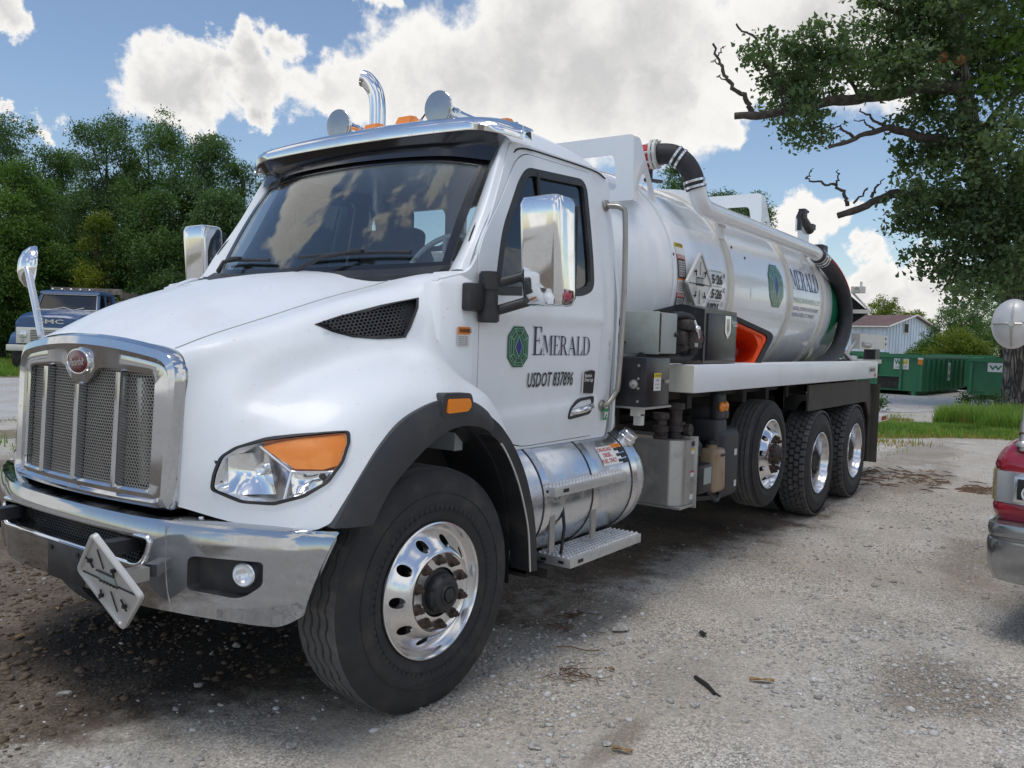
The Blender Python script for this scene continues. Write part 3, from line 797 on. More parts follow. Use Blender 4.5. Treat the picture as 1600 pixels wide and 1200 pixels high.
for sgn in (1, -1):
    fl = (lambda m_: m_ if sgn == 1 else m_.mirrored())
    side = [(x, y*sgn, z) for x, y, z in HLs]
    # ---- headlight: black bezel > reflector bowl, lamp, amber signal, lens
    mbz = MB().bm(hood_patch(HLs, 0.010, '', None, None, 2, inset3(HLs, 0.014)))
    hl = fl(mbz).out('headlight', M['black'], truck, 40)
    # bowl: side walls following the outline down to a sloped mirror floor
    c0 = [Vector(p) for p in inset3(HLs, 0.012)]
    cc = sum(c0, Vector())/len(c0)
    ring0 = [p+HLn*0.004 for p in c0]; ring1 = [cc+(p-cc)*0.90-HLn*0.018 for p in c0]; ring2 = [cc+(p-cc)*0.55-HLn*0.048 for p in c0]; ring3 = [cc+(p-cc)*0.18-HLn*0.056 for p in c0]
    fl(MB().loft([ring0, ring1, ring2, ring3], True, cap1=True)).out('reflector', M['lamp'], hl, 25)
    # projector bowl and small fog bowl
    uu = Vector((.60, -.78, .14)).normalized(); vv = HLn.cross(uu).normalized()
    if vv.z < 0: vv = -vv
    Mx = lambda c: Matrix.Translation(c) @ Matrix((uu, vv, HLn)).transposed().to_4x4()
    cb = Vector(snap((-.765, -.900, 1.085))[0]); cs = Vector(snap((-.645, -1.075, 1.075))[0])
    # main reflector: a trough that sweeps from the inner wall to the divider, with a shrouded bulb
    W3 = lambda x, y, z: Vector(snap((x, y, z))[0])
    def trough(tl, tr, br, bl, dep, nm, n=10):
        rows_ = []
        for i_ in range(n+1):
            t = i_/n; top_ = tl.lerp(tr, t); bot_ = bl.lerp(br, t); d_ = dep*math.sin(PI*t)**.8+.010
            rows_.append([tuple(top_-HLn*(d_*.35+.006)), tuple(top_.lerp(bot_, .25)-HLn*d_*.9), tuple(top_.lerp(bot_, .5)-HLn*d_*1.05), tuple(top_.lerp(bot_, .78)-HLn*d_*.8), tuple(bot_-HLn*(d_*.3+.006))])
        return MB().loft(rows_, False)
    fl(trough(W3(-.800, -.812, 1.168), W3(-.712, -.935, 1.182), W3(-.690, -.985, 1.030), W3(-.815, -.835, 1.022), .050, 'm')).out('main_lamp', M['lampbright'], hl, 60)
    fl(trough(W3(-.668, -1.020, 1.108), W3(-.598, -1.145, 1.118), W3(-.625, -1.130, 1.075), W3(-.672, -1.045, 1.028), .030, 's')).out('side_lamp', M['lampbright'], hl, 60)
    fl(MB().lathe([(.021, -.055), (.023, -.030), (.019, -.016), (.013, -.020), (.0001, -.020)], Mx(Vector(snap((-.735, -.925, 1.118))[0])), 18)).out('bulb', M['lamp'], hl, 50)
    fl(MB().lathe([(.010, -.03), (.010, -.016), (.0001, -.014)], Mx(Vector(snap((-.618, -1.118, 1.098))[0])), 12)).out('bulb', M['ink'], hl, 50)
    # divider and inner frame bars
    db = MB()
    pB = Vector(snap((-.676, -1.030, 1.112))[0]); pC = Vector(snap((-.585, -1.172, 1.122))[0])
    pD = Vector(snap((-.688, -1.020, 1.010))[0]); pE = Vector(snap((-.720, -.905, 1.196))[0])
    for a_, b_ in ((pE, pB), (pB, pC), (pB, pD)):
        db.tube([a_-HLn*0.012, (a_+b_)/2-HLn*0.010, b_-HLn*0.012], 0.007, 8)
    fl(db).out('divider', M['lamp'], hl, 50)
    kb = MB()
    for q in ((-.838, -.790, 1.10),):
        a_ = Vector(snap(q)[0])
        kb.tube([a_-HLn*0.004+vv*0.05, a_-HLn*0.03, a_-HLn*0.03-vv*0.035], 0.010, 8)
    fl(kb).out('black_rib', M['black'], hl, 50)
    # amber turn signal wedge, proud of the bowl floor
    AM = [(-.715,-.915,1.196),(-.668,-.975,1.216),(-.610,-1.070,1.245),(-.535,-1.172,1.274),(-.541,-1.186,1.240),(-.578,-1.188,1.155),(-.618,-1.130,1.128),(-.668,-1.040,1.122)]
    b = hood_patch(refine(AM, 2), -0.003, '', None, None, 2)
    r_ = bmesh.ops.extrude_face_region(b, geom=b.faces[:])
    for e in r_['geom']:
        if isinstance(e, bmesh.types.BMVert): e.co -= HLn*0.026
    bmesh.ops.recalc_face_normals(b, faces=b.faces)
    fl(MB().bm(b)).out('turn_signal', M['amberglass'], hl, 30)
    b = hood_patch(inset3(HLs, 0.014), 0.006, '', None, None, 3)
    fl(MB().bm(b)).out('lens', M['clear'], hl, 60)
    # ---- side vent: dark tray with honeycomb
    c0 = [Vector(p) for p in VTs]
    tray = MB().loft([[p+VTn*0.001 for p in c0], [p-VTn*0.040 for p in c0]], True, cap1=True)
    vt = fl(tray).out('hood_vent', M['black'], hood, 40)
    rim_ = MB().bm(hood_patch(VTs, 0.004, '', None, None, 1, inset3(VTs, 0.010)))
    fl(MB().bm(hood_patch(VTs, 0.003, '', None, None, 1, inset3(VTs, 0.014)))).out('vent_rim', M['black'], hood, 40)
    cen = sum(c0, Vector())/len(c0)
    uu2 = Vector((1, -.42, .22)); uu2 = (uu2-VTn*uu2.dot(VTn)).normalized(); vv2 = VTn.cross(uu2); vv2 = vv2 if vv2.z > 0 else -vv2
    p2 = [((p-cen).dot(uu2), (p-cen).dot(vv2)) for p in c0]
    ax_, ay_ = (uu2, vv2) if uu2.cross(vv2).dot(VTn) > 0 else (uu2, vv2)
    hx = hex_sheet(offs_(p2, .010), (0, 0, 0), (1, 0, 0), (0, 1, 0), 0.0205, 0.0036, 0.012, 0.8)
    hs = MB(); hs.add([tuple(cen+uu2*x+vv2*y+VTn*(z-0.008)) for x, y, z in hx.v], hx.f)
    fl(hs).out('vent_mesh', M['flare'], hood, None)
# thin panel line along the bonnet crease
for sgn in (1, -1):
    cl = cr([(-.875,-.565,1.578),(-.70,-.575,1.63),(-.44,-.60,1.71),(-.145,-.625,1.80),(.125,-.66,1.875),(.33,-.68,1.93)], 8)
    pth = [snap(p, 0.0005)[0] for p in cl]
    m_ = MB().tube([tuple(p) for p in pth], 0.0028, 6)
    (m_ if sgn == 1 else m_.mirrored()).out('panel_line', M['greybox'], hood, 60)

# ---------------- grille
def GX(y, z): return -.972+.035*(y/.5)**2+.05*(z-1.1)
def rr_outline(wt_, wb, zt, zb, rt, rb, arch, n):
    pts = [(-wb, zb), (wb, zb), (wt_, zt), (-wt_, zt)]
    p = rounded_poly(pts, [rb, rb, rt, rt], 7)
    # resample evenly
    P = np.array(p+[p[0]]); d = np.r_[0, np.cumsum(np.linalg.norm(np.diff(P, axis=0), axis=1))]
    t = np.linspace(0, d[-1], n, endpoint=False)
    Q = np.stack([np.interp(t, d, P[:, 0]), np.interp(t, d, P[:, 1])], 1)
    if arch:
        k = np.clip((Q[:, 1]-(zt-0.25))/0.25, 0, 1); Q[:, 1] += arch*k*(1-(Q[:, 0]/wt_)**2)
    return Q
NG = 132
def dip(Q, amt):
    k = (Q[:, 1] > 1.40); Q = Q.copy()
    Q[k, 1] -= amt*np.exp(-(np.abs(Q[k, 0])/0.105)**4)
    return Q
o3 = rr_outline(.628, .612, 1.548, .938, .10, .03, .064, NG)
o2 = rr_outline(.618, .602, 1.538, .950, .095, .03, .062, NG)
o1 = rr_outline(.594, .580, 1.512, .968, .08, .03, .056, NG)
o0 = rr_outline(.575, .562, 1.494, .980, .07, .03, .050, NG)
i1 = dip(rr_outline(.505, .505, 1.468, .998, .022, .022, .022, NG), 0.075)
i0 = dip(rr_outline(.495, .495, 1.456, 1.008, .020, .020, .020, NG), 0.075)
rg = lambda Q, dx, front=True: [(GX(y, z)+dx, y, z) for y, z in Q]
rings = [[(-.865, y, z) for y, z in o3], rg(o3, 0.055), rg(o3, 0.020), rg(o2, -0.004), rg(o1, -0.012), rg(o0, 0.004), rg(i1, 0.000), rg(i0, 0.008), rg(i0, 0.055)]
gs = MB().loft(rings, True).out('grille_surround', M['chromefront'], truck, 40)
# brow: the deep chrome lip over the top of the surround
bar_y = (-.292, -.003, .286)
for yb in bar_y:
    zt = 1.462 if abs(yb) > .1 else 1.40
    prof = [(-.017, .012), (-.015, -.004), (-.008, -.010), (.008, -.010), (.015, -.004), (.017, .012), (.017, .05), (-.017, .05)]
    r0 = [(GX(yb, 1.006)+dx, yb+dy, 1.002) for dy, dx in prof]; r1 = [(GX(yb, zt)+dx, yb+dy, zt) for dy, dx in prof]
    MB().loft([r0, r1], True, True, True).out('grille_bar', M['chromefront'], gs, 40)
edges = [-.490, -.312, -.272, -.023, .017, .266, .306, .490]
for k in range(4):
    a_, b_ = edges[2*k], edges[2*k+1]
    hx = hex_sheet([(a_, 1.006), (b_, 1.006), (b_, 1.480), (a_, 1.480)], (0, 0, 0), (1, 0, 0), (0, 1, 0), 0.0165, 0.0022, 0.004, 0.86)
    m_ = MB(); m_.add([(GX(y, z)+0.030-zz, y, min(z, 1.478)) for y, z, zz in hx.v], hx.f)
    m_.out('grille_mesh', M['mesh'], gs, None)
mbx = MB().box((-.80, 0, 1.235), (.10, .98, .50)); mbx.out('radiator', M['dark'], truck, 40)
MB().tube([(-.875, -.39, 1.02), (-.875, -.37, 1.44)], 0.035, 10).out('charge_pipe', M['steel'], truck, 60)
# emblem
eR = Matrix.Translation((GX(0, 1.49)-0.003, 0, 1.492)) @ Matrix(((0, 0, -1), (-1, 0, 0), (0, 1, 0))).to_4x4() @ Matrix.Diagonal((1.16, .70, 1, 1))
em = MB().lathe([(.078, -.012), (.079, .000), (.077, .004), (.072, .005), (.070, .003), (.060, .002)], eR, 40).out('emblem', M['chrome'], gs, 40)
MB().lathe([(.0705, .001), (.064, .0045), (.03, .0055), (.0001, .006)], eR, 40).out('badge_face', M['badge'], gs, 60)
tv, tf = text_mb('Peterbilt', 0.046, shear=0.35, squeeze=0.72, bold=-0.0002)
tv -= (tv.max(0)+tv.min(0))/2
MB().add([tuple(Vector((GX(0, 1.49)-0.0105, -a, 1.492+b+0.10*a))) for a, b in tv], tf).out('badge_lettering', M['silver'], gs, None)

# ---------------- bumper
BP = [(-.66, 1.27), (-.755, 1.15), (-.85, .95), (-.94, .70), (-1.0, .45), (-1.02, 0), (-1.0, -.45), (-.94, -.70), (-.85, -.95), (-.755, -1.15), (-.66, -1.27)]
bl = cr(BP, 12); L_ = np.r_[0, np.cumsum(np.linalg.norm(np.diff(bl, axis=0), axis=1))]
def bump_pt(y):
    i = np.argmin(np.abs(bl[:, 1]-y)); return bl[i]
ys_ = bl[::-1, 1]; xs_ = bl[::-1, 0]
def BX(y): return float(np.interp(y, ys_, xs_))
def bump_surface(z, y, off=0.0):
    """front face of the bumper: crowned section, ends drawn in at the bottom"""
    t = (z-.57)/(.915-.57)
    x = BX(y)-0.012*math.sin(PI*min(max(t, 0), 1))-off+0.03*max(0, .25-t)**1.2*1.5
    return x
def bz_bot(y): return .585-0.028*min(1, abs(y)/1.0)+0.055*max(0, (abs(y)-1.10)/.162)**1.5
YB = [y for y in np.linspace(-1.262, 1.262, 85)]
prof_t = [0, .04, .12, .25, .4, .55, .7, .85, .94, .98, 1.0]
rings = []
for y in YB:
    zb = bz_bot(y); zt = .915; ring = []
    ke = .085*max(0, (abs(y)-.98)/.282)**1.2; yb_ = y-math.copysign(ke, y)
    db = .08-.065*min(1, max(0, (abs(y)-1.02)/.20)); ring.append((BX(yb_)+db, yb_*0.985, zb+.02)); ring.append((BX(yb_)+.35*db, yb_*0.993, zb-.004))
    for t in prof_t:
        z = zb+(zt-zb)*t; ye = y-math.copysign(.085*(1-t)*max(0, (abs(y)-.98)/.282)**1.2, y)
        ring.append((bump_surface(z, ye)+0.0132*max(0, t-.9)/.1, ye, z))
    dq = .10-.085*min(1, max(0, (abs(y)-1.02)/.20))
    ring.append((BX(y)+.45*dq, y*0.995, zt+.006)); ring.append((BX(y)+dq, y*0.988, zt+.002)); ring.append((BX(y)+dq, y*.988, zt-.03))
    rings.append(ring)
bm_ = MB().loft(rings, True, True, True)
bme = bm_.mesh('bumper_raw')
def yz_prism(poly, xa, xb):
    return MB().prism(poly, lambda a, b: (xa, a, b), lambda a, b: (xb, a, b))
opening = rounded_poly([(-.56, .735), (.56, .735), (.59, .845), (-.59, .845)], [.05, .05, .03, .03], 4)
pod = rounded_poly([(-1.045, .800), (-.755, .797), (-.752, .668), (-.965, .655), (-1.045, .715)], [.02, .03, .02, .04, .02], 4)
pod_m = [(-a, b) for a, b in pod][::-1]
bme = boolean(bme, [yz_prism(opening, -1.3, -.98+.10).mesh('c'), yz_prism(pod, -1.3, -.70).mesh('c'), yz_prism(pod_m, -1.3, -.70).mesh('c')], 'bumper')
bumper = mesh_obj('bumper', bme, M['chromedirty'], truck, 32)
# rolled lip round the centre opening, upright creases
lip = [(bump_surface(z, y, .002), y, z) for y, z in opening]
MB().tube(lip+[lip[0]], 0.011, 8, False).out('opening_lip', M['chrome'], bumper, 60)
for s in (1, -1):
    MB().tube([(bump_surface(z, .655*s, -.004), .655*s-(z-.75)*.05*s, z) for z in (.60, .68, .76, .84, .895)], 0.006, 8).out('bumper_crease', M['chromedirty'], bumper, 60)
MB().box((-.885, 0, .79), (.02, 1.16, .13)).out('opening_back', M['dark'], bumper, 40)
hx = hex_sheet([(-.42, .735), (.42, .735), (.44, .845), (-.44, .845)], (0, 0, 0), (1, 0, 0), (0, 1, 0), 0.021, 0.0035, 0.01, 0.7)
MB().add([(-.930+zz*-1, y, z) for y, z, zz in hx.v], hx.f).out('lower_mesh', M['flare'], bumper, None)
for s in (1, -1):
    hk = MB()
    hp = rounded_poly([(-.105, 0), (.0, 0), (.03, .03), (.03, .06), (-.105, .06)], .02, 4)
    hk.prism([(a-.985, b+.425 if s > 0 else -(b+.425)) for a, b in hp], lambda a, b: (a, b, .775), lambda a, b: (a, b, .828))
    hk.out('tow_hook', M['black'], bumper, 30)
    # fog lamp pod
    pd = [(a if s < 0 else -a, b) for a, b in pod]
    r0 = [(bump_surface(z, y, .003), y, z) for y, z in pd]
    cy = sum(p[0] for p in pd)/len(pd); cz = sum(p[1] for p in pd)/len(pd)
    r1 = [(bump_surface(z, y, -.045), cy+(y-cy)*.94, cz+(z-cz)*.92) for y, z in pd]
    po = MB().loft([r0, r1], True, cap1=True).out('fog_lamp_pod', M['black'], bumper, 40)
    fy_ = -.955*(1 if s < 0 else -1)
    fx = bump_surface(.74, fy_, -.030)
    Mf = Matrix.Translation((fx, fy_, .742)) @ Vector((-.92, .39*(-1 if s < 0 else 1), 0)).to_track_quat('Z', 'Y').to_matrix().to_4x4()
    MB().lathe([(.046, -.02), (.046, .012), (.041, .016), (.038, .006), (.02, -.012), (.0, -.016)], Mf, 28).out('fog_lamp', M['lamp'], bumper, 40)
    MB().lathe([(.039, .010), (.03, .016), (.0001, .019)], Mf, 28).out('fog_lens', M['clear'], bumper, 60)
# plate bracket and flip-over placard on it
pb = MB().box((bump_surface(.67, -.07, .010), -.07, .668), (.012, .285, .150), bev=.004)
pbr = pb.out('plate_bracket', M['black'], truck, 30)
each(MB().box((bump_surface(.67, -.07, .018), -.07-.105, .72), (.006, .018, .018)).box((bump_surface(.67, -.07, .018), -.07+.105, .72), (.006, .018, .018)), 'bracket_slot', M['ink'], pbr, 30)
def placard(name, O, U_, V_, half, parent, digits=True):
    """square hazard-placard holder standing on its corner: frame, plate, clips, number window"""
    O = Vector(O); U_ = Vector(U_).normalized(); V_ = Vector(V_); V_ = (V_-U_*V_.dot(U_)).normalized(); Nn = U_.cross(V_)
    f3 = lambda a, b, c: O+U_*a+V_*b+Nn*c
    sq = rounded_poly([(-half, -half), (half, -half), (half, half), (-half, half)], half*.16, 4)
    sc = lambda k: [(a*k, b*k) for a, b in sq]
    rings = [[f3(a, b, -.008) for a, b in sq], [f3(a, b, .010) for a, b in sq], [f3(a, b, .014) for a, b in sc(.965)], [f3(a, b, .012) for a, b in sc(.90)], [f3(a, b, .002) for a, b in sc(.885)]]
    fr = MB().loft(rings, True, cap0=True).out(name, M['silver'], parent, 35)
    MB().prism(sc(.88), lambda a, b: f3(a, b, .0), lambda a, b: f3(a, b, .0035)).out('placard_plate', M['silver'], fr, 35)
    d = MB()
    # split line across one diagonal, number window, hinge teeth, spring clips
    q = half*.7071
    for t in (-1, 1):
        d.tube([f3(t*q*1.15, -t*q*-1.15, .006), f3(t*q*.42, t*q*.42, .006)], .0030, 5)
    each(d, 'placard_seam', M['ink'], fr, 40)
    D1 = (U_+V_).normalized(); D2 = (V_-U_).normalized()
    g3 = lambda a, b, c: O+D1*a+D2*b+Nn*c
    # D2 is the upright diagonal
    wb = MB().add([g3(-half*.36, -.0*half-.02*half, .0065), g3(half*.36, -.02*half, .0065), g3(half*.36, half*.26, .0065), g3(-half*.36, half*.26, .0065)], [(0, 1, 2, 3)])
    wb.out('number_window', M['greybox'], fr, None)
    te = MB()
    for k in range(6):
        a = half*(-.36+.144*k)
        te.tube([g3(a, -.06*half, .008), g3(a+half*.07, .02*half, .012)], .0035, 5)
    te.tube([g3(-half*.38, -.02*half, .009), g3(half*.38, -.02*half, .009)], .003, 6)
    te.tube([g3(-half*.38, half*.27, .009), g3(half*.38, half*.27, .009)], .003, 6)
    te.tube([g3(0, half*.40, .008), g3(0, half*.95, .008)], .0025, 6)
    te.tube([g3(0, -half*.25, .008), g3(0, -half*.85, .008)], .0025, 6)
    te.out('placard_teeth', M['ink'], fr, 40)
    for a, b in ((.72, 0), (0, .72), (-.72, 0), (0, -.72)):
        cm = MB(); o_ = f3(a*half, b*half, .012)
        cm.tube([f3(a*half*1.18, b*half*1.18, .016), o_, f3(a*half*.75+b*half*.12, b*half*.75+a*half*.12, .012)], .004, 6)
        cm.box(o_, (.014, .014, .012))
        cm.out('placard_clip', M['ink'], fr, 40)
    return fr
fr_ = placard('hazard_placard', (-1.150, -.600, .715), (.246, -.652, -.717), (-.219, -.758, .614), .149, truck)
MB().box((-1.07, -.585, .715), (.14, .05, .05)).out('placard_bracket', M['steel'], truck, 40)
MB().box((-.80, 0, .93), (.20, 1.1, .04)).box((-.70, 0, .74), (.3, .95, .25)).mir().out('bumper_support', M['dark'], truck, 40)
sb = MB()
for y in (-1.12, -1.0, -.93, -.86, -.74, .74, .9, 1.0):
    sb.lathe([(.012, 0), (.011, .006), (.0, .008)], Matrix.Translation((BX(y)+.075, y*.97, .921)), 10)
each(sb, 'bumper_bolt', M['alu'], bumper, 40)

# ---------------- fender flares and arch liners
FO = [(-.648, .925), (-.585, 1.015), (-.503, 1.115), (-.405, 1.215), (-.297, 1.296), (-.18, 1.345), (-.064, 1.372), (.06, 1.372), (.176, 1.355), (.262, 1.315), (.300, 1.285)]
FI = [(-.448, .908), (-.395, .985), (-.330, 1.055), (-.215, 1.138), (-.12, 1.195), (-.018, 1.238), (.08, 1.255), (.17, 1.250), (.24, 1.235), (.285, 1.215), (.300, 1.20)]
fo = cr(FO, 5); fi = cr(FI, 5)
for s in (-1, 1):
    rings = []
    for (xo, zo), (xi, zi) in zip(fo, fi):
        rings.append([(xo, s*1.190, zo+.002), (xo, s*1.228, zo), (xo*.7+xi*.3, s*1.243, zo*.7+zi*.3), (xo*.25+xi*.75, s*1.243, zo*.25+zi*.75), (xi, s*1.232, zi), (xi, s*1.12, zi-.002), (xi*.9+xo*.1, s*1.12, zi+.02)])
    fe = MB().loft(rings, True, True, True).out('fender_flare', M['flare'], truck, 40)
    ml = MB().prism(rounded_poly([(-.045, 1.318), (.095, 1.322), (.120, 1.345), (.105, 1.378), (-.035, 1.380)], .012, 3), lambda a, b: (a, s*1.236, b), lambda a, b: (a, s*1.256, b))
    ml.out('side_marker', M['amberglass'], fe, 35)
    mk = MB().prism(rounded_poly([(-.075, 1.305), (.11, 1.305), (.145, 1.345), (.125, 1.400), (-.060, 1.405)], .02, 3), lambda a, b: (a, s*1.19, b), lambda a, b: (a, s*1.247, b))
    mk.out('marker_plinth', M['flare'], fe, 35)
    # rear leg of the arch: rubber splash strip
    so = cr([(.30, 1.292), (.40, 1.23), (.50, 1.135), (.594, 1.01), (.665, .86), (.712, .70), (.738, .48)], 5)
    si = cr([(.30, 1.205), (.375, 1.165), (.455, 1.08), (.535, .96), (.595, .83), (.640, .69), (.665, .49)], 5)
    rings = [[(a[0], s*1.10, a[1]), (a[0], s*1.215, a[1]), (b_[0], s*1.215, b_[1]), (b_[0], s*1.10, b_[1])] for a, b_ in zip(so, si)]
    MB().loft(rings, True, True, True).out('splash_strip', M['black'], truck, 40)
    MB().tube([(b_[0]+.004, s*1.219, b_[1]) for b_ in si[6:]], 0.005, 6).out('strip_edge', M['silver'], truck, 40)
    # liner
    lin = [(-.62, .93)]+[tuple(p) for p in cr([(-.46, .905), (-.34, 1.07), (-.12, 1.215), (.1, 1.25), (.29, 1.205), (.455, 1.06), (.56, .88), (.615, .66), (.625, .42)], 4)]
    MB().loft([[(x, s*1.12, z), (x, s*.58, z+.03), (x, s*.58, z+.05), (x, s*1.12, z+.02)] for x, z in lin], True, True, True).out('arch_liner', M['black'], truck, 40)
MB().box((-.15, 0, 1.05), (1.2, .95, .75)).box((.35, 0, 1.15), (.5, 1.6, .5)).out('engine_block', M['dark'], truck, 40)
eng = MB()
for i in range(7):
    a = i*1.3
    eng.tube([(-.30+.12*i, -.50-.05*math.sin(a), .75), (-.25+.12*i, -.56+.04*math.cos(a), 1.0), (-.18+.1*i, -.53, 1.2)], .022, 8)
eng.out('engine_pipe', M['black'], truck, 50)
# ---------------- cab
def CW(z):      # half width of the cab at height z
    return float(np.interp(z, [1.0, 1.15, 1.45, 1.70, 1.92, 2.10, 2.30, 2.50, 2.62, 2.70], [1.030, 1.045, 1.055, 1.058, 1.050, 1.032, 1.002, .968, .945, .925]))
def side_y(s): return lambda x, z: s*(CW(z)-0.05*max(0, (.36-x))**1.0)
DOOR = rounded_poly([(.412, 1.30), (.405, 2.03), (.458, 2.13), (.615, 2.31), (.800, 2.555), (.90, 2.612), (1.60, 2.628), (1.595, 1.90), (1.575, 1.62), (1.535, 1.092), (.80, 1.085), (.56, 1.16)], [.02, .10, .2, .2, .08, .12, .06, .2, .2, .03, .08, .1], 5)
WIN = rounded_poly([(.545, 1.862), (.548, 1.93), (.615, 2.165), (.815, 2.452), (.90, 2.530), (1.500, 2.565), (1.480, 1.945), (1.36, 1.905)], [.03, .05, .2, .15, .09, .07, .09, .15], 5)
def offs(poly, k):
    """offset a closed 2D outline inwards (k>0)"""
    P = np.array(poly); n = len(P)
    area = 0.5*np.sum(P[:, 0]*np.roll(P[:, 1], -1)-np.roll(P[:, 0], -1)*P[:, 1])
    t = np.roll(P, -1, 0)-np.roll(P, 1, 0); t /= np.maximum(np.linalg.norm(t, axis=1)[:, None], 1e-9)
    nn = np.stack([-t[:, 1], t[:, 0]], 1)*(1 if area > 0 else -1)
    return [tuple(p) for p in P+nn*k]
SIDE = rounded_poly([(.12, 1.30), (.12, 1.90), (.335, 1.95), (.40, 2.02), (.60, 2.34), (.745, 2.600), (.80, 2.66), (1.70, 2.675), (1.775, 2.62), (1.735, 1.85), (1.700, 1.070), (.60, 1.070)], [.01, .01, .05, .1, .2, .05, .03, .1, .08, .3, .03, .2], 4)
cab = None
for s in (-1, 1):
    m_ = panel(SIDE, [offs(DOOR, -.005)], side_y(s), -s*.035)
    o = m_.out('cab', M['paint'], truck if cab is None else cab, 30) if cab is None else m_.out('cab_side', M['paint'], cab, 30)
    if cab is None: cab = o
    # dark jamb behind the door gap
    j = panel(offs(DOOR, -.03), [offs(WIN, .0)], lambda x, z, s=s: s*(CW(z)-.045), -s*.01, .2, .4); j.out('door_jamb', M['ink'], cab, 30)
    def dy(x, z, s=s):
        # pressed swage lines: a raised bar at the belt and two soft creases lower down
        k = .010*math.exp(-((z-1.735-.012*(x-1))/.035)**2)*0
        k += .011*(1/(1+math.exp(-(z-(1.735+.01*(x-1)))/.006)))-.008*(1/(1+math.exp(-(z-(1.80))/.02)))
        k += .014*(1/(1+math.exp((z-(1.285+.045*(x-1)))/.008)))-.012*(1/(1+math.exp((z-(1.165+.03*(x-1)))/.02)))
        return s*(CW(z)+.002+k)
    door = panel(DOOR, [WIN], dy, -s*.035, .025, .2).out('door', M['paint'], truck, 25)
    # window seal, glass
    wy = lambda x, z, s=s: s*(CW(z)+.006)
    panel(offs(WIN, -.012), [offs(WIN, .030)], wy, -s*.03).out('window_frame', M['black'], door, 40)
    panel(offs(WIN, .026), [], lambda x, z, s=s: s*(CW(z)-.012), -s*.005).out('window', M['sideglass'], door, 40)
    dv = MB().tube([(1.00, s*(CW(1.93)-.004), 1.92), (1.00, s*(CW(2.5)-.004), 2.53)], .012, 8); dv.out('window_divider', M['black'], door, 40)
    # recessed handle
    hp = rounded_poly([(1.225, 1.200), (1.475, 1.222), (1.500, 1.30), (1.495, 1.325), (1.33, 1.315), (1.24, 1.265)], [.03, .04, .03, .02, .06, .04], 5)
    r0 = [(x, s*(CW(z)+.021), z) for x, z in hp]; hpi = offs(hp, .014); r1 = [(x, s*(CW(z)+.021), z) for x, z in hpi]; r2 = [(x, s*(CW(z)+.003), z) for x, z in offs(hp, .02)]
    rb = [(x, s*(CW(z)-.0), z) for x, z in hp]
    hd = MB().loft([rb, r0, r1, r2], True, cap1=True).out('door_handle', M['black'], door, 35)
    MB().tube([(1.265, s*1.060, 1.245), (1.30, s*1.084, 1.247), (1.38, s*1.089, 1.257), (1.45, s*1.084, 1.268), (1.475, s*1.060, 1.270)], [.012, .018, .019, .018, .012], 10).out('handle_grip', M['chrome'], door, 60)
    # rear pillar seam and grab rail
    gr = MB()
    gr.tube([tuple(p) for p in cr([(1.715, s*.985, 2.455), (1.735, s*1.075, 2.44), (1.745, s*1.10, 2.36), (1.735, s*1.115, 1.90), (1.70, s*1.118, 1.42), (1.690, s*1.105, 1.34), (1.640, s*1.085, 1.275), (1.625, s*1.05, 1.262)], 6)], .0165, 12)
    gr.lathe([(.034, -.004), (.034, .006), (.018, .012)], Matrix.Translation((1.712, s*.985, 2.455)) @ Matrix.Rotation(R(90*-s), 4, 'X'), 14)
    gr.lathe([(.034, -.004), (.034, .006), (.018, .012)], Matrix.Translation((1.622, s*1.055, 1.262)) @ Matrix.Rotation(R(90*-s), 4, 'X'), 14)
    gr.out('grab_rail', M['railsteel'], cab, 50)
    # A pillar: from the screen edge round to the door
    pe = cr([(.355, .905, 1.955), (.470, .893, 2.10), (.605, .882, 2.33), (.735, .868, 2.565), (.80, .86, 2.66)], 6)
    ph = cr([(.345, 1.030, 1.955), (.425, 1.018, 2.10), (.595, .988, 2.33), (.742, .945, 2.60), (.80, .925, 2.66)], 6)
    md = (pe+ph)/2+np.array([-.035, .022, .006])
    rings = []
    for a, m2, b in zip(pe, md, ph):
        q = cr([a, m2, b], 4); rings.append([(x, s*y, z) for x, y, z in q]+[(b[0]+.03, s*(b[1]-.05), b[2]), (a[0]+.05, s*(a[1]-.01), a[2])])
    MB().loft(rings, True, True, True).out('door_pillar', M['paint'], cab, 40)
    # cowl corner below the pillar
    MB().loft([[(.10, s*1.055, z), (.12, s*1.062, z), (.36, s*1.058, z), (.36, s*1.0, z), (.10, s*.98, z)] for z in (1.35, 1.88)] + [[(.22, s*.98, 1.93), (.24, s*1.0, 1.945), (.36, s*1.035, 1.957), (.36, s*.97, 1.957), (.22, s*.93, 1.94)]], True, True, True).out('cowl_corner', M['paint'], cab, 75)
# cab rear wall with windows, floor, firewall
RW = rounded_poly([(-1.04, 1.08), (1.04, 1.08), (1.05, 1.9), (.93, 2.67), (-.93, 2.67), (-1.05, 1.9)], .06, 3)
rw_holes = [rounded_poly([(a, 2.27), (b_, 2.27), (b_, 2.53), (a, 2.53)], .07, 4) for a, b_ in ((-.80, -.35), (-.16, .16), (.30, .72))]
b = panel_bm([(y, z) for y, z in RW], rw_holes, lambda x, z: 0.0, .03, .5, .5)
m_ = MB().bm(b); m_.v = [(1.745+y, x, z) for x, y, z in m_.v]
m_.out('rear_wall', M['interior'], cab, 40)
m2_ = MB(); m2_.v = [(x+.033, y, z) for x, y, z in m_.v]; m2_.f = m_.f; m2_.out('rear_panel', M['paint'], cab, 40)
for a, b_ in ((-.80, -.35), (-.16, .16), (.30, .72)):
    MB().box((1.762, (a+b_)/2, 2.40), (.006, b_-a+.02, .28)).out('rear_window', M['screen'], cab, 40)
MB().box((1.1, 0, 1.10), (1.28, 2.0, .05)).out('cab_floor', M['dark'], cab, 40)
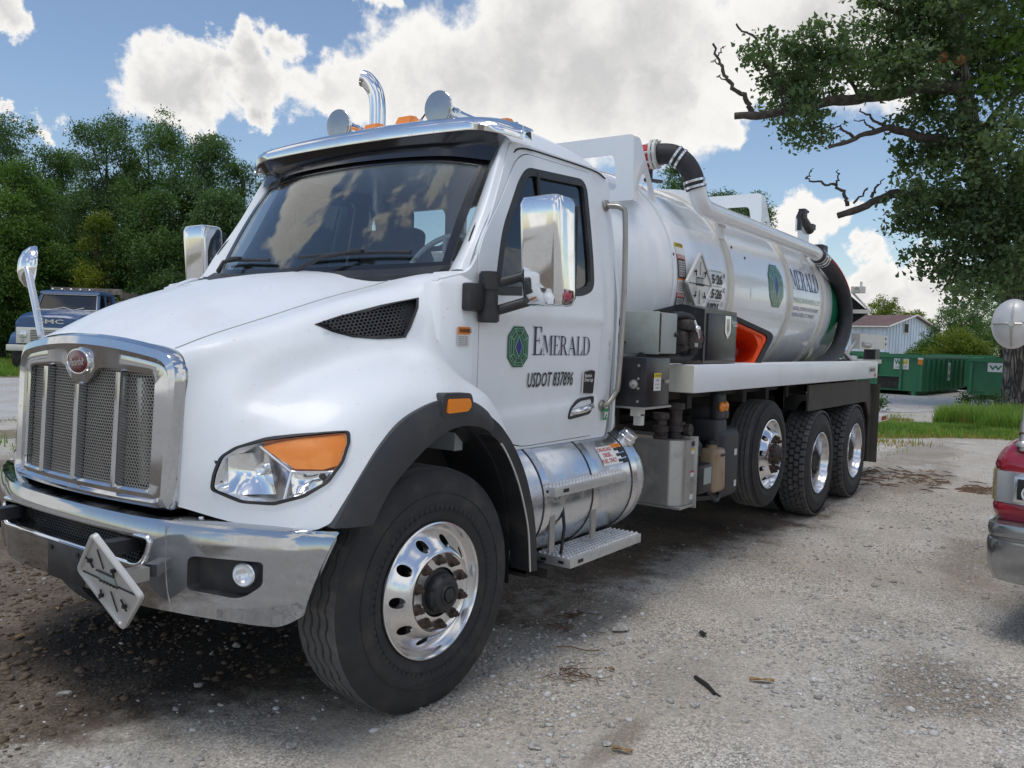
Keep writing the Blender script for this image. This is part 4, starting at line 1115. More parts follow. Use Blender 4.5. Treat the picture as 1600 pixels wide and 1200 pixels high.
MB().box((.36, 0, 1.52), (.06, 1.98, .84)).out('firewall', M['interior'], cab, 40)
# roof
def RZ(x): return float(np.interp(x, [.66, .74, .82, .95, 1.10, 1.30, 1.50, 1.66, 1.75, 1.80], [2.715, 2.785, 2.835, 2.885, 2.915, 2.925, 2.905, 2.855, 2.79, 2.665]))
rows = []
for x in [.74, .76, .79, .82, .88, .95, 1.02, 1.10, 1.2, 1.3, 1.4, 1.5, 1.58, 1.66, 1.72, 1.76, 1.79, 1.80]:
    we = .935 if x < 1.70 else .935-.03*((x-1.70)/.1)**2; ze = float(np.interp(x, [.66, .80, 1.0, 1.6, 1.8], [2.625, 2.655, 2.665, 2.665, 2.64])); row = []
    xo = x
    for k in range(-14, 15):
        u_ = k/14; uu_ = math.copysign(abs(u_)**.75, u_)
        x = xo+max(0, .085-(xo-.74)*.35)*abs(uu_)**2
        row.append((x, we*uu_*1.0, ze+(max(RZ(x), ze+.004)-ze)*max(0, 1-abs(uu_)**2.6)**(1/1.5)))
    row += [(x, we-.02, ze-.03), (x, -we+.02, ze-.03)]
    rows.append(row)
roof = MB().loft(rows, True, True, True).out('cab_roof', M['paint'], truck, 30)
# drip seam between roof and door
for s in (-1, 1):
    MB().tube([tuple(p) for p in cr([(.78, s*.944, 2.585), (.88, s*.950, 2.635), (1.2, s*.951, 2.646), (1.62, s*.949, 2.648), (1.76, s*.944, 2.628)], 6)], .005, 6).out('roof_seam', M['ink'], roof, 60)
# windscreen
def screen_grid(n=25, m=13, inset=0.0):
    bot = cr([(.355, -.905, 1.962), (.285, -.62, 1.945), (.235, 0, 1.935), (.285, .62, 1.945), (.355, .905, 1.962)], 10)
    top = cr([(.775, -.868, 2.640), (.715, -.55, 2.695), (.690, 0, 2.715), (.715, .55, 2.695), (.775, .868, 2.640)], 10)
    return bot, top
wb_, wt2 = screen_grid()
def screen_pt(u_, v_):
    """u 0..1 across, v 0..1 up"""
    i = u_*(len(wb_)-1); a = int(min(i, len(wb_)-2)); f_ = i-a
    p = wb_[a]*(1-f_)+wb_[a+1]*f_; q = wt2[a]*(1-f_)+wt2[a+1]*f_
    r_ = p*(1-v_)+q*v_; r_ = r_+np.array([-.018, 0, .012])*math.sin(PI*v_)
    return r_
def screen_patch(u0, u1, v0, v1, off, nu=24, nv=10, thick=.006):
    g = [[screen_pt(u0+(u1-u0)*i/nu, v0+(v1-v0)*j/nv) for i in range(nu+1)] for j in range(nv+1)]
    n_ = np.array([-.85, 0, .53])
    m = MB()
    f_ = [[tuple(p+n_*off) for p in r_] for r_ in g]; bk = [[tuple(p+n_*(off-thick)) for p in reversed(r_)] for r_ in g]
    m.loft([a+b2 for a, b2 in zip(f_, bk)], True, True, True)
    return m
ws = screen_patch(.008, .992, .01, .99, -.004).out('windscreen', M['screen'], truck, 50)
for nm, u0, u1, v0, v1 in (('windscreen_border', 0, .042, 0, 1), ('windscreen_border', .958, 1, 0, 1), ('windscreen_border', .042, .958, 0, .06), ('windscreen_border', .042, .958, .80, 1)):
    screen_patch(u0, u1, v0, v1, .004, 20, 8, .006).out(nm, M['frit'], ws, 50)
# black cowl below the screen
cw_ = []
for i in range(21):
    p = screen_pt(i/20, 0); y = p[1]
    cw_.append([(p[0]+.01, y, p[2]+.025), (p[0]-.02, y*1.0, p[2]+.022), (p[0]-.09, y*1.0, p[2]-.02), (p[0]-.10, y*1.0, p[2]-.08), (p[0]+.02, y, p[2]-.08)])
MB().loft(cw_, True, True, True).out('cowl_panel', M['black'], truck, 40)
# wipers
for (u0, u1, vb, ub) in ((.20, .52, .115, .50), (.62, .93, .105, .86)):
    blade = [screen_pt(u0+(u1-u0)*k/8, vb+.012*math.sin(PI*k/8))+np.array([-.022, 0, .012]) for k in range(9)]
    wm = MB().tube([tuple(p) for p in blade], .010, 8)
    pm = blade[4]; pv = screen_pt(ub, .0)+np.array([-.05, 0, .03])
    wm.tube([tuple(pv), tuple((pv+pm)/2+np.array([-.03, 0, .02])), tuple(pm+np.array([-.012, 0, .008]))], [.014, .011, .009], 8)
    wm.box(tuple(pm+np.array([-.014, 0, .008])), (.03, .09, .02), bev=.005)
    wm.out('wiper', M['black'], truck, 50)
# interior
MB().box((.62, 0, 1.90), (.46, 1.86, .14), bev=.04).out('dashboard', M['interior'], cab, 40)
for y in (-.47, .47):
    st = MB().box((1.38, y, 2.02), (.14, .50, .66), Matrix.Rotation(R(8), 3, 'Y'), bev=.05, seg=3).box((1.44, y, 2.40), (.10, .28, .18), bev=.045, seg=3).box((1.15, y, 1.66), (.52, .50, .16), bev=.05, seg=3)
    st.out('seat', M['seat'], cab, 50)
sw = MB(); Ms = Matrix.Translation((.80, -.47, 2.05)) @ Matrix.Rotation(R(-52), 4, 'Y')
sw.lathe([(.205+.016*math.cos(a), .016*math.sin(a)) for a in np.linspace(0, 2*PI, 9)[:-1]], Ms, 32, True)
for a in (0.3, 2.84, 4.71): sw.tube([Ms @ Vector((.03*math.cos(a), .03*math.sin(a), -.02)), Ms @ Vector((.20*math.cos(a), .20*math.sin(a), 0))], .014, 6)
sw.lathe([(.0001, .01), (.05, .005), (.055, -.03), (.0001, -.05)], Ms, 16)
sw.tube([Ms @ Vector((0, 0, -.03)), Ms @ Vector((0, 0, -.35))], .03, 8)
sw.out('steering_wheel', M['interior'], cab, 50)
MB().box((.40, .10, 1.985), (.05, .16, .03)).out('dash_cloth', M['blueink'], cab, 40)
MB().box((.40, -.80, 2.035), (.004, .07, .05), Matrix.Rotation(R(-35), 3, 'Y')).out('screen_sticker', M['white'], cab, 40)
# chrome sun visor
VY = np.linspace(-1.045, 1.045, 41); rings = []
for y in VY:
    k = abs(y)/1.045
    xf = .600+.030*k**2+.11*max(0, (k-.80)/.20)**2; zf = 2.704-.018*k**2-.045*max(0, (k-.72)/.28)**2; hh = .066*(1-.35*k**4)
    xr = .735+.06*k**2+.03*max(0, (k-.8)/.2)
    rings.append([(xf, y, zf), (xf-.006, y, zf+hh*.5), (xf+.010, y, zf+hh), (xf+.05, y, zf+hh+.022*(1-k**6)), (xr, y, zf+hh+.052*(1-.5*k**3)), (xr+.01, y, zf+hh+.035*(1-.5*k**3)), (xf+.05, y, zf+hh+.004), (xf+.022, y, zf+hh*.9), (xf+.014, y, zf)])
vis = MB().loft(rings, True, True, True).out('sun_visor', M['chrome'], truck, 40)
# rear ends of the visor run back along the roof edge
for s in (-1, 1):
    MB().loft([[(.72, s*1.042, 2.655), (.735, s*1.046, 2.700), (.80, s*1.00, 2.735), (.80, s*.95, 2.70)], [(.83, s*1.030, 2.662), (.84, s*1.025, 2.70), (.87, s*.975, 2.735), (.87, s*.94, 2.70)], [(.965, s*.955, 2.690), (.965, s*.952, 2.70), (.965, s*.945, 2.705), (.965, s*.93, 2.69)]], True, True, True).out('visor_end', M['chrome'], vis, 40)
    MB().tube([(.66, s*.62, 2.68), (.70, s*.62, 2.72)], .012, 8).out('visor_bracket', M['black'], vis, 40)
# dark underside of the visor down to the glass
ub = []
for y in VY*.90:
    k = abs(y)/1.045
    xf = .600+.030*k**2+.11*max(0, (k-.80)/.20)**2; zf = 2.706-.018*k**2-.045*max(0, (k-.72)/.28)**2
    q = screen_pt(min(1, max(0, (y/.93+1)/2)), .83); a = np.array([xf+.020, y*.985, zf+.002]); b_ = np.array([q[0]-.016, q[1]*1.03, q[2]+.01])
    m2 = (a+b_)/2+np.array([.035, 0, .02])
    ub.append([tuple(a), tuple(m2), tuple(b_), tuple(b_+np.array([.008, 0, .008])), tuple(m2+np.array([.01, 0, .012])), tuple(a+np.array([.01, 0, .010]))])
MB().loft(ub, True, True, True).out('visor_shade', M['frit'], vis, 50)
# clearance lamps
for y, x in ((-.655, 1.09), (-.30, 1.045), (0, 1.02), (.30, 1.045), (.655, 1.09)):
    zr = 2.806 if abs(y) > .5 else RZ(x)-.014-.1*abs(y)**2
    lm = MB().loft([[(x-.052, y-.062, zr), (x+.10, y-.062, zr), (x+.10, y+.062, zr), (x-.052, y+.062, zr)], [(x-.030, y-.048, zr+.058), (x+.03, y-.042, zr+.066), (x+.03, y+.042, zr+.066), (x-.030, y+.048, zr+.058)]], True, True, True)
    lm.out('clearance_lamp', M['amberglass'], roof, 30)
    MB().loft([[(x+.04, y-.075, zr-.01), (x+.26, y-.055, zr-.012), (x+.26, y+.055, zr-.012), (x+.04, y+.075, zr-.01)], [(x+.06, y-.06, zr+.056), (x+.10, y-.04, zr+.055), (x+.10, y+.04, zr+.055), (x+.06, y+.06, zr+.056)]], True, True, True).out('lamp_fairing', M['chrome'], roof, 30)
# air horns
for y in (-.40, .395):
    Mh = Matrix.Translation((.835, y, 2.905)) @ Matrix.Rotation(R(90), 4, 'Y')
    hn = MB().lathe([(.0001, -.016), (.04, -.013), (.070, -.006), (.086, .001), (.092, .003), (.094, .006), (.088, .016), (.066, .035), (.044, .075), (.032, .14), (.026, .22), (.020, .40), (.016, .50), (.026, .505), (.034, .52), (.034, .56), (.0001, .565)], Mh, 36)
    hn.tube([(.995, y, 2.90), (.995, y, 2.86)], .012, 8); hn.lathe([(.033, -.012), (.036, 0), (.033, .012)], Matrix.Translation((.985, y, 2.905)) @ Matrix.Rotation(R(90), 4, 'Y'), 16)
    hno = hn.out('air_horn', M['chrome'], truck, 40)
    MB().lathe([(.0001, -.020), (.06, -.018), (.090, -.014), (.093, -.008), (.088, .0)], Mh, 36).out('horn_cover', M['horncover'], hno, 40)
MB().tube([(1.20, .095, 2.90), (1.215, .095, 2.955), (1.275, .075, 3.045)], [.008, .006, .005], 6).out('antenna', M['black'], truck, 50)
# exhaust stack
ex = cr([(1.575, .80, 1.15), (1.575, .80, 2.2), (1.575, .80, 3.05), (1.572, .803, 3.27), (1.560, .825, 3.36), (1.538, .872, 3.425), (1.52, .905, 3.44)], 6)
em = MB().tube([tuple(p) for p in ex], .057, 20, False); em.tube([tuple(p) for p in ex[-8:]], .052, 20, False)
em.out('exhaust_stack', M['chrome'], truck, 60)
# door mirrors
for s in (-1, 1):
    mm = MB()
    sh = rounded_poly([(-.115, -.080), (.115, -.085), (.115, .085), (-.115, .075)], [.03, .045, .045, .03], 5)
    def rg_(z, k, dx=0, dy=0): return [(.565+b2*k+dx-.075*(z-2.05), s*(1.335+a*k)+dy, z) for a, b2 in sh]
    mm.loft([rg_(1.800, .70, .01), rg_(1.808, .86, .006), rg_(1.835, .96, .004), rg_(1.88, .98), rg_(2.22, 1.0), rg_(2.272, .99), rg_(2.300, .90, .004), rg_(2.308, .72, .008)], True, True, True)
    mo = mm.out('door_mirror', M['chrome'], truck, 40)
    MB().box((.655, s*1.338, 2.055), (.012, .20, .44), bev=.02).out('mirror_housing', M['black'], mo, 40)
    MB().box((.6625, s*1.338, 2.11), (.004, .18, .30)).out('mirror_glass', M['lamp'], mo, 40)
    ar = MB()
    ar.tube([tuple(p) for p in cr([(.425, s*1.09, 1.905), (.455, s*1.13, 1.905), (.54, s*1.24, 1.945), (.57, s*1.30, 1.955)], 5)], .024, 12)
    ar.tube([tuple(p) for p in cr([(.425, s*1.09, 1.765), (.455, s*1.13, 1.775), (.54, s*1.24, 1.82), (.57, s*1.29, 1.835)], 5)], .024, 12)
    ar.box((.335, s*1.078, 1.83), (.13, .06, .13), bev=.015)
    ar.tube([(.425, s*1.10, 1.715), (.425, s*1.10, 1.955)], .044, 14)
    ar.tube([(.425, s*1.10, 1.87), (.425, s*1.10, 1.945)], .052, 14); ar.tube([(.425, s*1.10, 1.72), (.425, s*1.10, 1.795)], .052, 14)
    ar.out('mirror_arm', M['black'], mo, 45)
# bonnet mirror (passenger wing) on a chrome stalk
hm = MB()
hm.tube([tuple(p) for p in cr([(-.80, .64, 1.59), (-.795, .70, 1.72), (-.785, .79, 1.88), (-.775, .83, 1.93), (-.75, .86, 1.945)], 6)], .0165, 12)
hmo = hm.out('bonnet_mirror', M['alu'], truck, 60)
Mm = Matrix.Translation((-.735, .875, 1.925)) @ Vector((-.90, .30, .10)).to_track_quat('Z', 'Y').to_matrix().to_4x4()
MB().lathe([(.0001, .060), (.03, .058), (.07, .045), (.098, .020), (.108, -.004), (.106, -.012), (.098, -.014), (.0001, -.012)], Mm, 36).out('mirror_bowl', M['chrome'], hmo, 40)
# ---- decals on the door
def decal(tv, tf, ox, oz, name, mat_, parent, s=-1, off=.0065):
    """flat print bent to the driver's door; tv x runs along +X, y up"""
    def f_(a, b_):
        x, z = ox+a, oz+b_
        k = .011*(1/(1+math.exp(-(z-(1.735+.01*(x-1)))/.006)))-.008*(1/(1+math.exp(-(z-(1.80))/.02)))
        k += .014*(1/(1+math.exp((z-(1.285+.045*(x-1)))/.008)))-.012*(1/(1+math.exp((z-(1.165+.03*(x-1)))/.02)))
        return (x, s*(CW(z)+.002+k+off), z)
    return MB().add([f_(a, b_) for a, b_ in tv], tf).out(name, mat_, parent, None, fix=False)
# hand-drawn serif capitals on a unit grid (height 1); strokes as polygons
def quad(x0, y0, x1, y1): return [(x0, y0), (x1, y0), (x1, y1), (x0, y1)]
SER = {
 'E': (.62, [quad(0, 0, .58, .035), quad(0, .965, .56, 1), quad(.10, .03, .22, .97), [(.58, .0), (.62, .26), (.58, .26), (.50, .04)], [(.56, 1), (.58, .78), (.55, .78), (.47, .97)], quad(.22, .49, .42, .525), quad(.40, .40, .43, .62)]),
 'M': (.98, [quad(0, 0, .22, .035), quad(0, .965, .20, 1), quad(.09, .03, .125, .97), [(.10, 1), (.24, 1), (.51, .20), (.46, .06)], [(.46, .06), (.50, .14), (.80, 1), (.74, 1)], quad(.76, .03, .88, .97), quad(.66, 0, .98, .035), quad(.74, .965, .97, 1)]),
 'R': (.80, [quad(0, 0, .32, .035), quad(0, .965, .36, 1), quad(.10, .03, .22, .97), [(.22, .965), (.42, .965), (.56, .90), (.60, .74), (.56, .58), (.42, .50), (.22, .50), (.22, .535), (.38, .54), (.46, .62), (.48, .74), (.46, .88), (.38, .93), (.22, .93)], [(.32, .51), (.44, .51), (.72, .03), (.58, .03)], quad(.55, 0, .80, .035)]),
 'A': (.84, [quad(-.02, 0, .22, .035), quad(.52, 0, .86, .035), [(.07, .03), (.11, .03), (.41, .86), (.39, .95)], [(.36, 1), (.44, 1), (.78, .03), (.62, .03), (.36, .84)], quad(.19, .33, .58, .37)]),
 'L': (.62, [quad(0, 0, .58, .035), quad(0, .965, .32, 1), quad(.10, .03, .22, .97), [(.58, 0), (.62, .28), (.58, .28), (.49, .035)]]),
 'D': (.84, [quad(0, 0, .36, .035), quad(0, .965, .36, 1), quad(.10, .03, .22, .97), [(.34, 1), (.56, .95), (.72, .78), (.78, .5), (.72, .22), (.56, .05), (.34, 0), (.34, .035), (.50, .08), (.60, .24), (.655, .5), (.60, .76), (.50, .92), (.34, .965)]]),
}
def serif_text(word, size, gap=.05, first=1.0):
    vs = []; fs = []; x = 0.0
    for i, ch in enumerate(word):
        wd_, polys = SER[ch]; k = size*(first if i == 0 else 1.0)
        for pl in polys:
            o_ = len(vs); vs += [(x+a*k, b_*k) for a, b_ in pl]
            if len(pl) <= 5: fs.append(tuple(range(o_, o_+len(pl))))
            else:
                h_ = len(pl)//2          # ribbon shapes: outer run then inner run back
                for q in range(h_-1): fs.append((o_+q, o_+q+1, o_+len(pl)-2-q, o_+len(pl)-1-q))
        x += wd_*k+gap*size
    return np.array(vs), fs
tv, tf = serif_text('EMERALD', .105, .04, 1.42); tv[:, 0] *= (.585/tv[:, 0].max())
ddoor = bpy.data.objects['door']
decal(tv, tf, .858, 1.560, 'door_lettering', M['navy'], ddoor)
# emerald-cut gem emblem
def gem(wd_, ht):
    def octa(k, kk=None):
        a, b_ = wd_/2*k, ht/2*(kk or k); c = wd_*.27*k
        return [(-a, -b_+c), (-a+c, -b_), (a-c, -b_), (a, -b_+c), (a, b_-c), (a-c, b_), (-a+c, b_), (-a, b_-c)]
    return octa
def gem_parts(wd_, ht):
    oc = gem(wd_, ht); out = []
    kv = lambda k: 1-(1-k)*wd_/ht
    A = octs = [oc(1), oc(.90, kv(.90)), oc(.74, kv(.74)), oc(.52, kv(.52))]
    out.append(('emblem_field', 'greendark', A[0], 0.0)); out.append(('emblem_line', 'greenpale', A[1], .0006))
    out.append(('emblem_facet', 'greenink', [(x*.97, y*.985) for x, y in A[1]], .0012)); out.append(('emblem_line', 'greenpale', A[2], .0018))
    out.append(('emblem_facet', 'greendark', [(x*.96, y*.985) for x, y in A[2]], .0024)); out.append(('emblem_line', 'greenpale', A[3], .0030))
    out.append(('emblem_facet', 'greenink', [(x*.94, y*.985) for x, y in A[3]], .0036))
    d = wd_*.165
    out.append(('emblem_line', 'greenpale', [(-d*1.12, 0), (0, -d*1.9), (d*1.12, 0), (0, d*1.9)], .0042)); out.append(('emblem_diamond', 'blueink', [(-d, 0), (0, -d*1.72), (d, 0), (0, d*1.72)], .0048))
    spokes = []
    for i in range(8):
        p, q = np.array(A[1][i]), np.array(A[3][i]); t = q-p; t /= np.linalg.norm(t); n_ = np.array((-t[1], t[0]))*wd_*.009
        spokes.append([tuple(p+n_), tuple(p-n_), tuple(q-n_), tuple(q+n_)])
    return out, spokes
def put_gem(place, wd_, ht, parent):
    parts, spokes = gem_parts(wd_, ht)
    for nm, mt, poly, off in parts:
        b = bmesh.new(); vs = [b.verts.new((x, y, 0)) for x, y in poly]; b.faces.new(vs)
        for k in range(1, 8):
            bmesh.ops.bisect_plane(b, geom=b.verts[:]+b.edges[:]+b.faces[:], plane_co=(0, -ht/2+ht*k/8, 0), plane_no=(0, 1, 0))
        m_ = MB().bm(b); m_.v = [place(x, y, off) for x, y, z in m_.v]; m_.out(nm, M[mt], parent, None, fix=False)
    m_ = MB()
    for s_ in spokes: m_.add([place(x, y, .0054) for x, y in s_], [(0, 1, 2, 3)])
    m_.out('emblem_line', M['greenpale'], parent, None, fix=False)
put_gem(lambda a, b_, off: (.727+a, -(CW(1.60+b_)+.002+.0065+off), 1.602+b_), .178, .198*1.04, ddoor)
for (dx_, dz_, mt, off, bo) in ((.004, -.004, 'greybox', .0060, .0), (.0, .0, 'ink', .0068, .0004)):
    tv, tf = text_mb('USDOT 837896', .108, shear=.22, squeeze=1.0, bold=bo)
    tv[:, 0] *= (.455/tv[:, 0].max()); decal(tv, tf, .815+dx_, 1.395+dz_, 'registration_number', M[mt], ddoor, off=off)
bp_ = rounded_poly([(1.385, 1.345), (1.50, 1.338), (1.51, 1.47), (1.46, 1.475), (1.385, 1.465)], .012, 3)
decal(bp_, [tuple(range(len(bp_)))], 0, 0, 'log_sticker', M['ink'], ddoor, off=.009)
for t_, sz, zz in (('Electronic', .028, 1.435), ('Driver Logs', .028, 1.410)):
    tv, tf = text_mb(t_, sz, squeeze=.72, bold=.0006); decal(tv, tf, 1.392, zz, 'log_lettering', M['white'], ddoor, off=.010)
decal(np.array(quad(1.37, 1.338, 1.383, 1.465)), [(0, 1, 2, 3)], 0, 0, 'sticker_edge', M['white'], ddoor, off=.009)
decal(np.array(quad(1.622, 1.175, 1.668, 1.245)), [(0, 1, 2, 3)], 0, 0, 'recycling_sticker', M['recycle'], cab, off=.010)
tv, tf = text_mb('PS', .05, bold=.002); decal(tv, tf, 1.626, 1.19, 'recycling_mark', M['white'], cab, off=.011)
decal(np.array(quad(.235, 1.655, .325, 1.690)), [(0, 1, 2, 3)], 0, 0, 'warning_label', M['orangeink'], cab, off=.012)
decal(np.array(quad(.235, 1.600, .325, 1.653)), [(0, 1, 2, 3)], 0, 0, 'warning_label', M['white'], cab, off=.012)
for k in range(5):
    tv, tf = text_mb('WARNING HOT SURFACES' if k % 2 else 'DO NOT STEP ON PARTS', .0095, squeeze=.62); decal(tv, tf, .239, 1.641-.0095*k, 'label_text', M['ink'], cab, off=.0135)
tv, tf = text_mb('WARNING', .026, squeeze=.7, bold=.0006); decal(tv, tf, .245, 1.664, 'label_text', M['ink'], cab, off=.0135)
tv, tf = text_mb('LIC 41 287', .040, squeeze=.8); tv = np.stack([-tv[:, 1], tv[:, 0]], 1)*.8; decal(tv, tf, 1.69, 1.53, 'licence_text', M['greybox'], cab, off=.004)
# ---------------- wheels (built with the axle along local Z = outwards, then turned)
def tyre_profile(Rr, rim, wd_, bulge, crown=.012, flat=.86):
    """half symmetrical section from outer bead round the tread to the inner bead; height 0 = outer sidewall plane"""
    o = [(rim-.004, -.030), (rim+.006, -.018), (rim+.020, -.014), (rim+(Rr-rim)*.22, -.003), (rim+(Rr-rim)*.30, -.0015), (rim+(Rr-rim)*.31, .0), (rim+(Rr-rim)*.52, 0), (rim+(Rr-rim)*.54, -.002), (rim+(Rr-rim)*.72, -.006), (rim+(Rr-rim)*.84, -.013), (Rr-.028, -.020), (Rr-.012, -.027), (Rr-.005, -.034)]
    inn = [(r_, -wd_-h) for r_, h in reversed(o)]
    return o, inn
def make_wheel(kind):
    root = {}
    if kind == 'steer': Rr, wd_, rim = .537, .300, .297
    elif kind == 'lift': Rr, wd_, rim = .466, .265, .297
    else: Rr, wd_, rim = .500, .275, .297
    o, inn = tyre_profile(Rr, rim, wd_, 0)
    seg = 120
    if kind in ('steer', 'lift'):
        ng = 4 if kind == 'steer' else 4
        tr = []; gi = set()
        for g in range(ng):
            c = -.034-(wd_-.068)*(g+1)/(ng+1); w_ = .0075
            tr += [(Rr, c+w_), (Rr-.016, c+w_*.6), (Rr-.016, c-w_*.6), (Rr, c-w_)]
        prof = [o[-1]]+tr+[inn[0]]; n0 = 1
        zig = (lambda i, k: (.0065*(1 if (k//2) % 2 else -1) if kind == 'steer' and n0 <= i < n0+len(tr) else 0))
        trd = MB().lathe(prof, None, seg, False, zig).mesh('tread')
        tb = MB().lathe(o, None, seg).lathe(inn, None, seg)
        sh = MB()
        if kind == 'steer':      # little sipes along the shoulder
            pass
    else:
        prof = o+inn
        tb = MB().lathe(prof, None, seg)
    # raised ribs on the sidewall
    rb = MB()
    if kind == 'steer':
        for k in range(72):
            a = 2*PI*k/72; ca, sa = math.cos(a), math.sin(a); r0, r1 = rim+.058, rim+.082
            ta, tb2 = (-sa*.009, ca*.009), (-sa*.011, ca*.011)
            h0, h1 = -.0028, .0008
            P = [(r0*ca-ta[0], r0*sa-ta[1]), (r0*ca+ta[0], r0*sa+ta[1]), (r1*ca+tb2[0], r1*sa+tb2[1]), (r1*ca-tb2[0], r1*sa-tb2[1])]
            rb.prism(P, lambda x, y: (x, y, -.012), lambda x, y: (x, y, h1))
        tb.add(rb.v, rb.f)
        tb.lathe([(rim+.128, -.006), (rim+.130, .002), (rim+.133, .002), (rim+.135, -.006)], None, seg)
        tb.lathe([(rim+.052, -.010), (rim+.0535, .001), (rim+.056, .001), (rim+.0575, -.01)], None, seg)
        tv, tf = text_mb('MILES PLUS', .030, squeeze=1.3)
        tv[:, 0] -= tv[:, 0].mean(); rr_ = rim+.092
        tb.add([((rr_+y)*math.cos(-PI/2-.35+x/rr_), (rr_+y)*math.sin(-PI/2-.35+x/rr_), .0016) for x, y in tv], tf)
    tyre_me = tb.mesh('tyre')
    parts = [('tyre', tyre_me, M['rubber'], 40)]
    if kind != 'steer' and kind != 'lift':
        # chunky drive tread: five staggered rows of lugs
        lug = MB(); nl = 46; rows = 5; pw = (wd_-.020)/rows
        for r_ in range(rows):
            hc = -.010-pw*(r_+.5)
            for k in range(nl):
                a = 2*PI*(k+(.5 if r_ % 2 else 0))/nl; da = PI/nl*.80; hw = pw*.43
                skew = (.10 if r_ % 2 else -.10)
                out8 = []
                shape = [(-1, -.62), (-.62, -1), (.62, -1), (1, -.62), (1, .62), (.62, 1), (-.62, 1), (-1, .62)] if 0 < r_ < rows-1 else [(-1, -1), (1, -1), (1, 1), (-1, 1)]
                for rad, kk in ((Rr-.004, 1.06), (Rr+.0185, .93)):
                    for (su, sv) in shape:
                        aa = a+da*(su+skew*sv)*kk; rr_ = rad-(.006 if rad > Rr and ((r_ == 0 and sv > 0) or (r_ == rows-1 and sv < 0)) else 0)
                        out8.append((rr_*math.cos(aa), rr_*math.sin(aa), hc+hw*sv*kk))
                m_ = len(shape)
                lug.add(out8, [tuple(range(m_, 2*m_))]+[(i, (i+1) % m_, m_+(i+1) % m_, m_+i) for i in range(m_)])
        parts.append(('tread', lug.mesh('tread'), M['tread'], None))
    else:
        parts.append(('tread', trd, M['tread'], 25))
    # rim
    if kind in ('steer', 'lift'):
        prof = [(.297, -.022), (.3015, -.014), (.300, -.006), (.2935, -.004), (.286, -.012), (.280, -.030), (.272, -.046), (.262, -.050), (.248, -.040), (.228, -.020), (.206, .006), (.190, .022), (.180, .030), (.172, .032), (.160, .026), (.152, .024), (.108, .024), (.108, .000),
                (.172, .004), (.20, -.024), (.245, -.068), (.262, -.082), (.275, -.09), (.290, -.06)]
        dm = MB().lathe(prof, None, 80, True).mesh('rim0')
        cs = []
        for k in range(10):
            a = 2*PI*(k+.5)/10
            c = MB().cyl((.2185*math.cos(a), .2185*math.sin(a), -.2), (.2185*math.cos(a), .2185*math.sin(a), .2), .0245, seg=18)
            cs.append(c)
        cm = MB()
        for c in cs: cm.add(c.v, c.f)
        dm = boolean(dm, [cm.mesh('c')], 'rim'); parts.append(('rim', dm, M['rim'], 28))
        parts.append(('brake_drum', MB().lathe([(.0001, -.10), (.24, -.10), (.262, -.115), (.262, -.22), (.0001, -.22)], None, 40).mesh('brake_drum'), M['dark'], 40))
        nut = MB()
        # two-piece flange nut with stud end
        nut.lathe([(.0215, .0), (.0215, .004), (.0180, .007), (.0175, .022), (.0155, .026), (.0105, .028), (.0100, .038), (.0080, .041), (.0001, .041)], None, 6)
        nut.lathe([(.0245, .0), (.0245, .004), (.020, .008)], None, 14)
        nm = nut.mesh('lug_nut')
        parts.append(('NUTS', nm, M['rust'], 30))
        hub = MB().lathe([(.106, .0), (.100, .016), (.086, .020), (.084, .052), (.076, .060), (.072, .072), (.058, .078), (.046, .078), (.044, .084), (.038, .086), (.036, .080), (.030, .079), (.028, .090), (.020, .093), (.0001, .094)], None, 36)
        for k in range(6):
            a = 2*PI*k/6+.3; hub.lathe([(.009, .0), (.009, .008), (.0001, .009)], Matrix.Translation((.079*math.cos(a), .079*math.sin(a), .056)), 6)
        parts.append(('hub', hub.mesh('hub'), M['black'] if kind == 'steer' else M['valve'], 35))
    else:
        prof = [(.296, -.024), (.3015, -.014), (.300, -.006), (.294, -.003), (.286, -.010), (.281, -.030), (.276, -.050), (.268, -.070), (.266, -.120), (.262, -.190), (.255, -.215), (.235, -.225), (.12, -.225), (.12, -.20), (.0001, -.20)]
        parts.append(('rim', MB().lathe(prof, None, 72).mesh('rim'), M['rim'], 30))
        hub = MB().lathe([(.115, -.20), (.112, -.11), (.100, -.10), (.0001, -.095)], None, 28)
        parts.append(('hub', hub.mesh('hub'), M['valve'], 35))
        nut = MB().lathe([(.020, -.20), (.019, -.176), (.012, -.174), (.012, -.16), (.0001, -.16)], None, 6)
        parts.append(('NUTS', nut.mesh('lug_nut'), M['rust'], 30))
    return parts
WH = {k: make_wheel(k) for k in ('steer', 'lift', 'drive')}
for k in WH:
    for nm, me, mt, sm in WH[k]:
        me.materials.clear(); me.materials.append(mt)
        if sm is not None:
            me.polygons.foreach_set('use_smooth', [True]*len(me.polygons)); me.set_sharp_from_angle(angle=R(sm))
def place_wheel(kind, x, y, z, side, steer=0.0, spin=0.0, detail=True):
    """side -1: driver side (outer face looks to -Y)"""
    root = bpy.data.objects.new('wheel', None); root.empty_display_size = .2; link(root, truck)
    root.matrix_local = Matrix.Translation((x, y, z)) @ Matrix.Rotation(steer, 4, 'Z') @ Matrix.Rotation(R(90) if side < 0 else R(-90), 4, 'X') @ Matrix.Rotation(spin, 4, 'Z')
    for nm, me, mt, sm in WH[kind]:
        if nm == 'NUTS':
            if not detail: continue
            for k in range(10):
                a = 2*PI*k/10; r_ = .1425
                q = link(bpy.data.objects.new('lug_nut', me), root); q.location = (r_*math.cos(a), r_*math.sin(a), .024 if kind != 'drive' else 0); q.rotation_euler = (0, 0, k*.7)
        else:
            o_ = link(bpy.data.objects.new(nm, me), root)
            if nm == 'tread' and kind == 'drive': o_['kind'] = 'stuff'
    return root
STEER = -.046
place_wheel('steer', 0, -1.172, .535, -1, STEER, .35)
